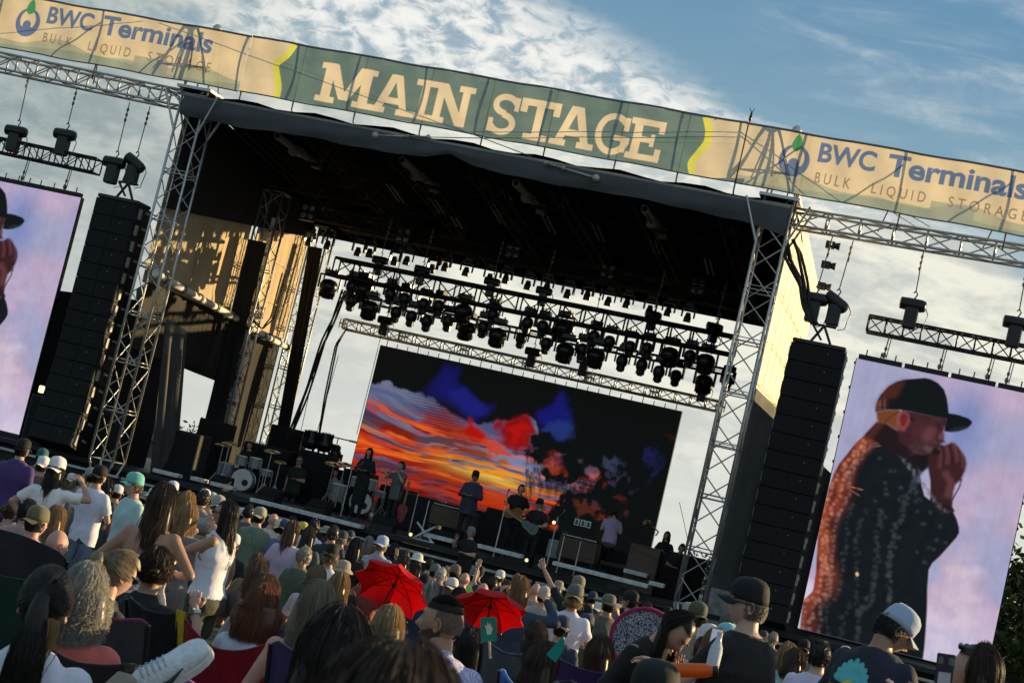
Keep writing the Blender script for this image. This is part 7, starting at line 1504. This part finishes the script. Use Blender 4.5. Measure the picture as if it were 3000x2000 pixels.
# unlabelled depth of the crowd: more heads between those named above, close to the stage
HATS = (None, None, None, ('cap', 'white'), ('cap', 'navy'), ('cap', 'black'), ('bucket', 'tan'))
rows = ((12, 1345, 30), (60, 1352, 31), (215, 1385, 30), (250, 1392, 31.5), (430, 1440, 31), (480, 1448, 32), (540, 1440, 31), (580, 1452, 32), (690, 1476, 31), (715, 1486, 32), (860, 1512, 32), (960, 1540, 32.5), (1030, 1552, 31.5), (1085, 1570, 32.5), (1160, 1590, 32.5), (1410, 1655, 32.5), (1470, 1668, 33), (1520, 1680, 32), (1640, 1700, 32.5), (1740, 1730, 32), (1820, 1748, 32), (1900, 1762, 33), (1960, 1775, 32), (1760, 1760, 28), (1830, 1775, 27), (1905, 1790, 26), (1725, 1795, 20), (1870, 1800, 21), (2270, 1850, 28), (2360, 1870, 27), (2480, 1890, 28), (2560, 1905, 27), (2800, 1960, 26), (2240, 1845, 30), (1050, 1625, 27), (1060, 1640, 24), (1250, 1680, 24), (1330, 1690, 23), (1270, 1700, 21), (1640, 1760, 22), (1655, 1800, 18), (20, 1395, 26), (230, 1425, 26), (705, 1520, 28), (690, 1560, 21), (960, 1570, 28), (1010, 1640, 20), (1100, 1650, 22), (900, 1600, 19), (1350, 1720, 19))
ADJ = ('dark haired', 'brown haired', 'fair haired', 'grey haired', 'black haired'); HCOL = ((.03, .02, .016), (.07, .04, .025), (.3, .21, .12), (.33, .32, .3), (.011, .010, .010))
SHC = (('black', (.018, .018, .02)), ('grey', (.16, .16, .17)), ('navy', (.03, .04, .08)), ('dull red', (.25, .05, .05)), ('pale', (.5, .5, .52)), ('brown', (.12, .08, .06)), ('green', (.07, .11, .08)))
for i, (x, y, Y) in enumerate(rows):
    a = i % 5; b = (i*3+i//5) % 7; h = HATS[(i*5) % 7]; cc = {'white': (.66, .66, .68), 'navy': (.04, .05, .09), 'black': BLK, 'tan': (.34, .29, .22)}
    part = ('under the left screen' if x < 110 else 'before the left tower' if x < 420 else 'before the left drum kit' if x < 800 else 'before the singer' if x < 1140 else 'before the organ' if x < 1420 else 'before the guitarists' if x < 1700 else 'before the brown speaker cabinet' if x < 1990 else 'before the right speaker column' if x < 2420 else 'under the right screen')
    au(f'{ADJ[a]} person in {SHC[b][0]}'+(f' and a {h[1]} {h[0] if h[0] == "cap" else "bucket hat"}' if h else '')+f', {part}', x, y, Y, RNG.uniform(-25, 25), 'f' if i % 2 else 'm', RNG.uniform(.95, 1.03), i >= 26 and i % 3 == 0, shirt=('tee', SHC[b][1]), hair=(('short', 'long', 'bob', 'crop')[i % 4], HCOL[a], .22), cap=None if h is None else (h[0], cc[h[1]], True), skin_=i % 5, extra=back_print(('lines', 'ring', 'block')[i % 3], ((.4, .4, .42), (.3, .12, .08), (.12, .2, .3))[(i//2) % 3]) if i % 3 == 1 and a != 1 else None, arms=(('hang', 'hang'), ('hang', 'fwd'), ('fwd', 'fwd'), ('hang', 'hang'))[i % 4], group='people close to the stage front')
# ------------------------------------------------------------------ folding chairs
def camp_chair(label, px_, py_, Y, col, face=0, w=.60, h=.52, accent=None, s=1.0, group='folding camp chairs', sag=.05, frame_=None, text=None, arms=True):
    """px_, py_: middle of the top edge of the back"""
    top = P(px_, py_, Y); gz = ground_z(Y); H_ = max(.7, top[2]-gz); H_ = min(H_, 1.25)
    t = thing('camp_chair', label, 'camp chair', (top[0], top[1], top[2]-H_), rad(face), group)
    fm = frame_ or mat('dark chair frame', (.03, .03, .032), .4, .5); cm = cloth_mat(col, 'canvas')
    zs = H_-h-.02; g = []
    for j in range(9):
        v = j/8; row = []
        for i in range(17):
            u = i/16*2-1; row.append(V(u*w/2*(1-.03*v), -.04-.16*v-.10*(1-u*u)*(1-.4*v)+.01*math.sin(u*9+v*5), zs+h*v-sag*(1-u*u)*(v**3)-.03*max(0, abs(u)-.85)/.15*v))
        g.append(row)
    bk = MB(); bk.sheet(g, .012).build('back', cm, t, smooth=True)
    pp = MB(); e = [V(g[8][i][0], g[8][i][1], g[8][i][2]) for i in range(17)]; pp.path(e, .011, 6); pp.path([g[j][0] for j in range(9)], .010, 6); pp.path([g[j][16] for j in range(9)], .010, 6); pp.build('piping', cloth_mat(accent or tuple(c*.5 for c in col), 'piping'), t, smooth=True)
    if accent:
        for sd in (0, 1):
            q = MB(); gi = [[g[j][k]+V(0, -.014, 0) for k in ((0, 1, 2) if sd == 0 else (14, 15, 16))] for j in range(1, 5)]; q.sheet(gi, .006); q.build('side_panel', cloth_mat(accent, 'panel'), t, smooth=True)
    st = MB(); st.sheet([[V(u*w/2, -.05+.5*v, zs+.02-.05*(1-u*u)) for u in np.linspace(-1, 1, 9)] for v in np.linspace(0, 1, 6)], .012); st.build('seat', cm, t, smooth=True)
    for sd in (-1, 1):
        x = sd*(w/2+.01)
        q = MB(); q.tube((x, -.04, zs-.05), (x*.98, -.20, H_-.05), .0115, n=8); q.build('back_post', fm, t)
        for a, b in (((x, -.10, 0), (x, .44, zs+.02)), ((x, .44, 0), (x, -.05, zs+.02))): q = MB(); q.tube(a, b, .0115, n=8); q.build('leg', fm, t)
        if arms:
            q = MB(); q.sheet([[V(x+sd*dx_, y_, zs+.24+.01*math.sin(y_*8)) for dx_ in (-.03, .0, .05, .07)] for y_ in np.linspace(-.10, .44, 6)], .012); q.build('armrest', cm, t, smooth=True)
            q = MB(); q.tube((x, .42, zs), (x, .42, zs+.24), .0115, n=8); q.build('arm_post', fm, t)
    for y_ in (.44, -.10):
        q = MB(); q.tube((-w/2, y_, .03), (w/2, y_, zs-.0), .009, n=6); q.tube((w/2, y_, .03), (-w/2, y_, zs-.0), .009, n=6); q.build('cross_brace', fm, t)
    if text:
        s_, tx, tz, sz = text; cu = D.curves.new('lettering', 'FONT'); cu.body = s_; cu.size = sz; cu.offset = .004; ob = D.objects.new('lettering', cu); COL.objects.link(ob); dg = bpy.context.evaluated_depsgraph_get(); dg.update(); me = D.meshes.new_from_object(ob.evaluated_get(dg)); D.objects.remove(ob)
        v = np.empty(len(me.vertices)*3); me.vertices.foreach_get('co', v); v = v.reshape(-1, 3); o = np.empty_like(v); o[:, 0] = v[:, 0]+tx; o[:, 2] = zs+tz+v[:, 1]; vv = (o[:, 2]-zs)/h; uu = o[:, 0]/(w/2); o[:, 1] = -.04-.16*vv-.10*(1-uu*uu)*(1-.4*vv)-.022
        me.vertices.foreach_set('co', o.ravel()); me.update(); link(me, 'lettering', mat('pale chair print', (.42, .42, .42), .7), t)
    return t
camp_chair('black chair with pale lettering behind the coral shirt', 312, 1872, 5.9, (.022, .022, .025), 8, .44, .50, text=('emy', -.20, .30, .15))
camp_chair('charcoal chair with magenta side panels in front of the shoe', 392, 1768, 7.8, (.045, .045, .052), -8, .46, .62, (.20, .02, .09))
camp_chair('red chair with a yellow edge on its left behind the copper hair', 733, 1818, 8.9, (.36, .008, .022), -8, .64, .62, sag=.14)
camp_chair('dark violet chair under the woman with grey blond hair', 1030, 1898, 7.2, (.035, .030, .10), -8, .56, .55)
camp_chair('violet chair glimpsed between the red chair and the grey blond hair', 890, 1812, 10.2, (.06, .04, .17), -5, .56, .5)
camp_chair('large dark chair back with a rounded top at the left edge', 30, 1572, 10.6, (.030, .027, .032), 12, .95, .62, sag=-.07)
camp_chair('dark green chair with a blue mark at the left edge', 80, 1652, 8.8, (.012, .045, .032), 5, .6, .5)
camp_chair('blue chair with a white mark under the wavy brown hair', 1612, 1960, 8.5, (.025, .11, .40), -10, .36, .5, (.05, .22, .6), sag=.10)
camp_chair('purple chair under the woman with hair lit gold', 1762, 1930, 10.6, (.055, .022, .12), -8, .62, .5)
camp_chair('grey chair with dark blue panel right of the checked shirt', 1540, 1880, 9.8, (.085, .09, .105), -8, .36, .55, (.02, .025, .07))
camp_chair('dark chair under the buzz cut man', 1330, 1975, 7.9, (.02, .028, .022), -6, .8, .5)
camp_chair('black chair behind the mint shirt', 335, 1592, 14.5, (.016, .016, .018), -35, .62, .5)
camp_chair('black chair under the person with dark red curls', 540, 1765, 9.3, (.016, .016, .018), -20, .5, .45)
camp_chair('low purple chair in front of the red chair', 640, 1948, 6.4, (.09, .035, .22), 20, .30, .35, (.30, .05, .25))
camp_chair('purple chair below the khaki trousers', 1690, 1960, 9.6, (.06, .03, .15), -10, .5, .5)
camp_chair('dark chair behind the dark cap at the bottom right', 1935, 2020, 6.1, (.02, .022, .022), -8, .62, .5)
ys = MB()
rc = [o for o in COL.objects if o.name.startswith('camp_chair') and 'yellow edge' in o.get('label', '')][0]
ys.sheet([[V(-.335+.04*k, -.21-.02*k+.16*(1-j/5)*.8, .60+.35*j/5) for k in range(3)] for j in range(6)], .01); ys.build('yellow_tape', mat('yellow edging', (.62, .42, .02), .7, 0, .3, 20), rc, smooth=True)
# jacket hung on the black chair at the left
wj = thing('hung_jacket', 'grey blue jacket hung over the chair behind the mint shirt', 'jacket', tuple(P(225, 1590, 13.4)-V(0, 0, .5))); MB().sheet(np.asarray(cloth((-.28, 0, 0), (.28, .05, -.05), (-.15, .1, .52), (.22, .1, .45), 24, 18, .06, 77)), .02).build('jacket', cloth_mat((.10, .14, .19), 'denim'), wj, smooth=True)
# ------------------------------------------------------------------ red umbrellas
def umbrella(label, cx, cy, Y, hub, radius, col, ax_v=.66, squash=1.0):
    c = P(cx, cy, Y); vw = unit(c-CAM_POS); im = V(*(hub[0]-cx, cy-hub[1])); im = im/np.linalg.norm(im); ax = unit(vw*ax_v+(_R*im[0]+_U*im[1])*math.sqrt(1-ax_v**2))
    x, y = frame(ax); R = np.stack([x, y, ax], 1)
    t = thing('umbrella', label, 'umbrella', tuple(c), group='red umbrellas in the crowd')
    hgt = radius*.46; n = 8; mt = mat('red umbrella cloth', (.74, .014, .022), .6, 0, .06, 6, .15, 20, trans=.5)
    dk = mat('dark red umbrella cloth', (.20, .008, .014), .6, 0, .1, 6, .15, 20, trans=.3)
    def rib(k, s): a = 2*math.pi*k/n+.3; return V(math.cos(a)*radius*math.sin(s*1.25)/math.sin(1.25), math.sin(a)*radius*math.sin(s*1.25)/math.sin(1.25), hgt*(math.cos(s*1.25)-math.cos(1.25))/(1-math.cos(1.25)))
    for k in range(n):
        g = []
        for j in range(9):
            s = j/8; a, b = rib(k, s), rib(k+1, s); g.append([a+(b-a)*i/6-V(a[0]+b[0], a[1]+b[1], 0)*.5*.13*math.sin(math.pi*i/6)*s**2 for i in range(7)])
        MB().sheet(g, .003).xf(R).build('panel', mt, t, smooth=True)
    r_ = MB()
    for k in range(n): r_.path([R @ (rib(k, s)-V(0, 0, .008)) for s in np.linspace(.03, 1, 9)], .004, 5)
    for k in range(n): r_.tube(R @ V(0, 0, hgt*.35), R @ (rib(k, .55)-V(0, 0, .01)), .0035, n=5)
    r_.build('ribs', M_FIX, t); p_ = MB(); p_.tube(R @ V(0, 0, hgt+.06), R @ V(0, 0, -.52), .008, n=8); p_.tube(R @ V(0, 0, -.52), R @ V(0, 0, -.62), .016, n=8); p_.tube(R @ V(0, 0, hgt*.3), R @ V(0, 0, hgt*.42), .018, n=8); p_.build('pole', M_FIX, t, smooth=True)
    return t
umbrella('red umbrella tilted forward on the left, showing its inside and pole', 1145, 1728, 16.5, (1180, 1668), .42, (.6, .01, .02))
umbrella('red umbrella on the right, partly behind the buzz cut man', 1432, 1795, 15.0, (1442, 1745), .36, (.6, .01, .02), .58)
# ------------------------------------------------------------------ hand held things
def img_frame(Y, px_, py_, ang=0.0):
    """frame facing the viewer's side of the lawn, upright in the place"""
    c = P(px_, py_, Y); n = unit(V(CAM_POS[0]-c[0], CAM_POS[1]-c[1], 0)); x = np.cross(V(0, 0, 1), n)*1.0; R = np.stack([x, -n, V(0, 0, 1)], 1) @ roty(ang); return c, R
c, R = img_frame(8.3, 1432, 1843, -.28)
t = thing('hand_fan', 'green paddle fan with a white leaf shape held up by a hand', 'fan', tuple(c)); q = MB(); a = .045
pts = [V((.038*sx+ax_)*.72, 0, (.066*sz+az_)*.72) for sx, sz, aa in ((1, 1, 0), (-1, 1, 90), (-1, -1, 180), (1, -1, 270)) for ax_, az_ in [(.018*math.cos(rad(aa+k*30)), .018*math.sin(rad(aa+k*30))) for k in range(4)]]
q.prism([R @ p for p in pts], R @ V(0, .004, 0)); q.build('paddle', mat('green card', (.01, .20, .14), .5), t)
q = MB(); lf = [(-.012, -.03), (.012, -.03), (.02, -.01), (.026, .012), (.016, .016), (.014, .045), (.004, .026), (-.006, .05), (-.010, .022), (-.026, .032), (-.018, .008)]; q.prism([R @ V(x_*.8, -.003, z_*.8) for x_, z_ in lf], R @ V(0, .0015, 0)); q.build('leaf_print', mat('cream print', (.6, .6, .48), .6), t)
q = MB(); q.tube(R @ V(0, .002, -.055), R @ V(.0, .002, -.14), .006); q.build('stick', mat('pale stick', (.5, .4, .28), .7), t)
c, R = img_frame(11.4, 1886, 1876, -.1)
t = thing('sunshade', 'round silver sunshade with a magenta rim held up in the crowd', 'sunshade', tuple(c)); th = np.linspace(0, 2*math.pi, 48, endpoint=False); rx_, rz_ = .219, .211; rim = [V(rx_*math.cos(a)*(1+.02*math.sin(3*a)), 0, max(rz_*math.sin(a), -rz_*.86-.10*rz_*math.cos(a))) for a in th]
def disc(k): return [R @ (p*k) for p in rim]
q = MB(); q.loft([np.array(disc(.965)), np.array([p+R @ V(0, .004, 0) for p in disc(.965)])])
m = mat('silver woven mesh', (.42, .44, .52), .45, .35, .5, 130, .5, 300); n_ = m.node_tree.nodes; wv = n_.new('ShaderNodeTexVoronoi'); wv.inputs['Scale'].default_value = 120; tcn = n_.new('ShaderNodeTexCoord'); m.node_tree.links.new(tcn.outputs['Object'], wv.inputs[0]); rp = n_.new('ShaderNodeValToRGB'); rp.color_ramp.elements[0].color = (.66, .67, .74, 1); rp.color_ramp.elements[1].color = (.03, .04, .10, 1); rp.color_ramp.elements[0].position = .25; rp.color_ramp.elements[1].position = .62; m.node_tree.links.new(wv.outputs['Distance'], rp.inputs[0]); m.node_tree.links.new(rp.outputs[0], n_['Principled BSDF'].inputs['Base Color'])
q.build('mesh_disc', m, t); q = MB(); pr_ = [R @ V(*p) for p in rim]; q.path(pr_+pr_[:2], .014, 8); q.build('rim', cloth_mat((.36, .012, .10), 'rim'), t, smooth=True)
c, R = img_frame(8.0, 2024, 1962, -.22)
t = thing('bottle', 'orange bottle held level by the man in the black cap', 'bottle', tuple(c)); q = MB(); q.lathe([(.0, -.10), (.030, -.098), (.033, -.09), (.033, .06), (.026, .085), (.022, .10), (0, .101)], 18, (0, 0, 0), R @ roty(math.pi/2)); q.build('body', mat('orange plastic', (.75, .14, .01), .35, trans=.2), t, auto=50); MB().lathe([(0, .10), (.024, .101), (.024, .125), (0, .126)], 14, (0, 0, 0), R @ roty(math.pi/2)).build('lid', M_FIX, t, auto=50)
c, R = img_frame(9.0, 2094, 1920, .02)
t = thing('bottle', 'upright water bottle in a white sleeve beside the black shirt', 'bottle', tuple(c)); MB().lathe([(0, -.09), (.033, -.088), (.035, .02), (.030, .05)], 16, (0, 0, 0), R).build('sleeve', cloth_mat((.6, .63, .7), 'sleeve'), t, auto=50); MB().lathe([(.030, .05), (.018, .075), (.015, .10), (.015, .125), (0, .126)], 14, (0, 0, 0), R).build('neck', mat('bottle plastic', (.55, .6, .66), .15), t, auto=50)
c, R = img_frame(7.3, 2768, 1968, -.1)
t = thing('mobile_phone', 'dark phone held upright by the woman at the right edge', 'phone', tuple(c)); MB().bev((0, 0, 0), (.075, .010, .150), .004, R).build('case', mat('phone case', (.03, .02, .04), .3), t); q = MB()
for a in (-.02, .02): q.bev(R @ V(a, -.006, .045), (.02, .004, .03), .002, R)
q.build('camera_lens', M_LENS, t); q = MB(); q.box(R @ V(0, -.0058, -.03), (.05, .002, .06), R); q.build('sticker', mat('pale sticker', (.5, .42, .5), .5), t)
for lab, x, y, Y, an in (('white phone held up beside the cyan cap', 2096, 1872, 11.6, 0), ):
    c, R = img_frame(Y, x, y, an); t = thing('mobile_phone', lab, 'phone', tuple(c)); MB().bev((0, 0, 0), (.075, .010, .150), .004, R).build('case', mat('pale phone case', (.4, .42, .45), .3) if 'white' in lab else M_FIX, t); MB().box(R @ V(0, -.006, 0), (.066, .002, .136), R).build('screen', mat('phone screen', (.02, .02, .03), .1, emit=(.35, .4, .5), es=.5), t)
c, R = img_frame(8.6, 1633, 1895, .3)
t = thing('flag', 'small teal cloth sticking up behind the wavy brown hair', 'cloth', tuple(c)); MB().prism([R @ V(-.03, 0, -.06), R @ V(.03, 0, -.07), R @ V(.035, 0, .02), R @ V(-.005, 0, .07)], R @ V(0, .006, 0)).build('cloth', cloth_mat((.01, .24, .20), 'flag'), t)
# ------------------------------------------------------------------ the shoe at the lower left
c0, c1 = P(395, 2048, 5.6), P(604, 1902, 5.75)
t = thing('sneaker', 'white lace up sneaker of a crossed leg in front of the red chair', 'shoe', tuple(c0)); ax = unit(c1-c0); Ls = np.linalg.norm(c1-c0)*1.03
vw = unit(c0-CAM_POS); upv = unit(-vw*.72-_R*.52+_U*.35); upv = unit(upv-ax*(ax @ upv)); sd = np.cross(ax, upv); Rm = np.stack([sd, ax, upv], 1)
prof = [(0, .026, .060, .045), (.06, .034, .072, .05), (.16, .038, .082, .055), (.30, .038, .072, .045), (.45, .041, .060, .036), (.60, .047, .048, .028), (.75, .050, .040, .022), (.88, .046, .032, .018), (.96, .034, .024, .014), (1.0, .014, .012, .010)]
q = MB(); a_ = np.linspace(0, 2*math.pi, 20, endpoint=False); rings = []
for f, hw, hh, _ in prof: rings.append(np.stack([np.cos(a_)*hw, np.full(20, f*Ls), np.maximum(np.sin(a_), -.55)*hh+.03], 1) @ Rm.T)
q.loft(rings); q.build('upper', mat('white canvas shoe', (.62, .68, .74), .7, 0, .12, 30, .4, 60), t, smooth=True)
q = MB(); rings = []
for f, hw, hh, _ in prof: rings.append(np.stack([np.array([-1, 1, 1, -1])*(hw+.006), np.full(4, f*Ls+.006*(f > .9)), np.array([-.022, -.022, .008, .008])+.004*f], 1) @ Rm.T)
q.loft(rings); q.build('sole', mat('white rubber sole', (.70, .70, .70), .5), t)
q = MB()
for k in range(5):
    f = .17+.07*k; hw = .030; z0 = np.interp(f, [p[0] for p in prof], [p[2] for p in prof])+.032
    q.path([Rm @ V(-hw, f*Ls, z0-.016), Rm @ V(0, f*Ls+.012, z0), Rm @ V(hw, f*Ls, z0-.016)], .0024, 6); q.path([Rm @ V(hw, f*Ls, z0-.016), Rm @ V(0, f*Ls+.005, z0+.003), Rm @ V(-hw, f*Ls+.02, z0-.018)], .0024, 6)
q.build('laces', mat('white lace', (.45, .5, .55), .8), t, smooth=True)
q = MB(); q.path([Rm @ V(.043, .28*Ls, .035), Rm @ V(.047, .42*Ls, .022), Rm @ V(.050, .60*Ls, .045)], [.003, .008, .002], 6); q.build('side_mark', M_FIX, t)
q = MB(); q.path([Rm @ V(0, .05*Ls, .06), Rm @ V(0, -.03*Ls, .11), Rm @ V(.02, -.35*Ls, .10), Rm @ V(.05, -1.2*Ls, .02)], [.036, .038, .046, .06], 14); q.build('trouser_leg', cloth_mat((.26, .22, .18), 'khaki'), t, smooth=True)
# ------------------------------------------------------------------ trees and what stands far behind
def tree(label, x, y, zb, h, w, n, col, seed, trunk=True, group=None):
    rs = np.random.default_rng(seed); t = thing('tree', label, 'tree', (x, y, zb), group=group)
    tr = MB(); pts = [V(0, 0, 0), V(.05*w, 0, h*.25), V(-.03*w, .04*w, h*.5), V(0, 0, h*.8)]; tr.path(pts, [.05*w, .04*w, .028*w, .008*w], 9)
    cl = []
    for k in range(26):
        a = rs.uniform(0, 6.28); f = rs.uniform(.18, .95); r = w*.5*math.sin(min(1, f*1.15)*math.pi*.9+.25)*rs.uniform(.4, 1); e = V(math.cos(a)*r, math.sin(a)*r, h*f); b = V(0, 0, h*max(.12, f-.22)); tr.path([b, b*.5+e*.5+V(0, 0, .03*h), e], [.014*w, .009*w, .003*w], 5); cl.append(e)
    tr.build('trunk', mat('grey bark', (.06, .05, .04), .9), t, smooth=True)
    cl = np.array(cl); c = cl[rs.integers(0, len(cl), n)]+rs.normal(0, 1, (n, 3))*V(.13*w, .13*w, .09*h)
    sz = rs.uniform(.5, 1.2, n)[:, None]*.05*w**.5*1.6
    d1 = rs.normal(0, 1, (n, 3)); d1 /= np.linalg.norm(d1, axis=1, keepdims=True); d2 = np.cross(d1, rs.normal(0, 1, (n, 3))); d2 /= np.linalg.norm(d2, axis=1, keepdims=True)
    v = np.stack([c-d1*sz, c+d2*sz*.45, c+d1*sz, c-d2*sz*.45], 1).reshape(-1, 3); mb = MB(); mb.v = [v]; mb.n = len(v); mb.c = [np.repeat(rs.random(n), 4)]; mb.f = list(map(tuple, np.arange(n*4).reshape(-1, 4).tolist()))
    mb.build('crown', mat('leaf '+str(col), col, .55, 0, .3, 2, tone=.5, trans=.4), t); return t
GT_ = 'trees right of the right screen'
gz = lambda y: ground_z(y)-.026*max(0, y-52)
tree('tall dark green tree closing the right edge behind the screen', 5.2, 47, gz(47), 7.4, 4.6, 9000, (.035, .062, .016), 1, group=GT_)
tree('second dark tree lower down at the right edge', 3.6, 50, gz(50), 4.8, 3.6, 6000, (.030, .055, .016), 2, group=GT_)
tree('small dark tree between the right speakers and the screen', -2.0, 58, gz(58), 5.4, 3.2, 5000, (.028, .045, .018), 3, group=GT_)
tb_ = MB()
rs = np.random.default_rng(5)
def far_tree(k, x, y, h, w): return tree(('rounded far tree behind the left side wing', 'broad far tree behind the left drum kit', 'low far tree behind the back left tower', 'far tree behind the guitarists', 'far tree behind the right tower', 'far tree behind the middle of the deck')[k], x, y, gz(y), h, w, 2500, (.03, .042, .025), 20+k, group='far trees behind the stage')
for k, (x, y, h, w) in enumerate(((-62, 120, 5.0, 9), (-54, 125, 4.6, 10), (-44, 120, 4.2, 8), (-22, 125, 4.4, 10), (-12, 120, 4.2, 9), (-33, 122, 4.2, 10))): far_tree(k, x, y, h, w)
def lamp_post(label, px_, py_, Y):
    p = P(px_, py_, Y); b = gz(Y); t = thing('lamp_post', label, 'lamp post', (p[0], Y, b), group='far lamp posts behind the stage'); h = p[2]-b
    MB().tube((0, 0, 0), (0, 0, h), .09, .06, 8).build('post', M_CHAIN, t); q = MB(); q.tube((-1.1, 0, h), (1.1, 0, h), .05); q.bev((-1.2, 0, h), (.8, .3, .14), .03); q.bev((1.2, 0, h), (.8, .3, .14), .03); q.build('lamp_arm', M_CHAIN, t)
lamp_post('far lamp post seen under the left side wing', 437, 1216, 105); lamp_post('far lamp post left of the video wall', 992, 1283, 110)
sh = thing('shed', 'low dark building seen behind the deck on the left', 'building', (-40, 95, gz(95))); MB().bev((0, 0, 1.3), (26, 6, 2.6), .05).build('wall', mat('dull shed wall', (.10, .085, .07), .8), sh); q = MB(); q.prism([V(-13.3, -3.3, 2.6), V(-13.3, 3.3, 2.6), V(-13.3, 0, 3.3)], (26.6, 0, 0)); q.build('roof', mat('dull shed roof', (.05, .045, .045), .8), sh)
hl = MB(); xs = np.linspace(-900, 500, 90); hl.sheet([[V(x, y, gz(1500)-10+(z*(6+5*math.sin(x*.011)+3*math.sin(x*.037)))*1.6+9) for x in xs] for y, z in ((1500, 0), (1560, .8), (1700, 1.0), (2000, 0))]); hl.build('hills', mat('far hills', (.08, .085, .08), .9), smooth=True, kind='structure')
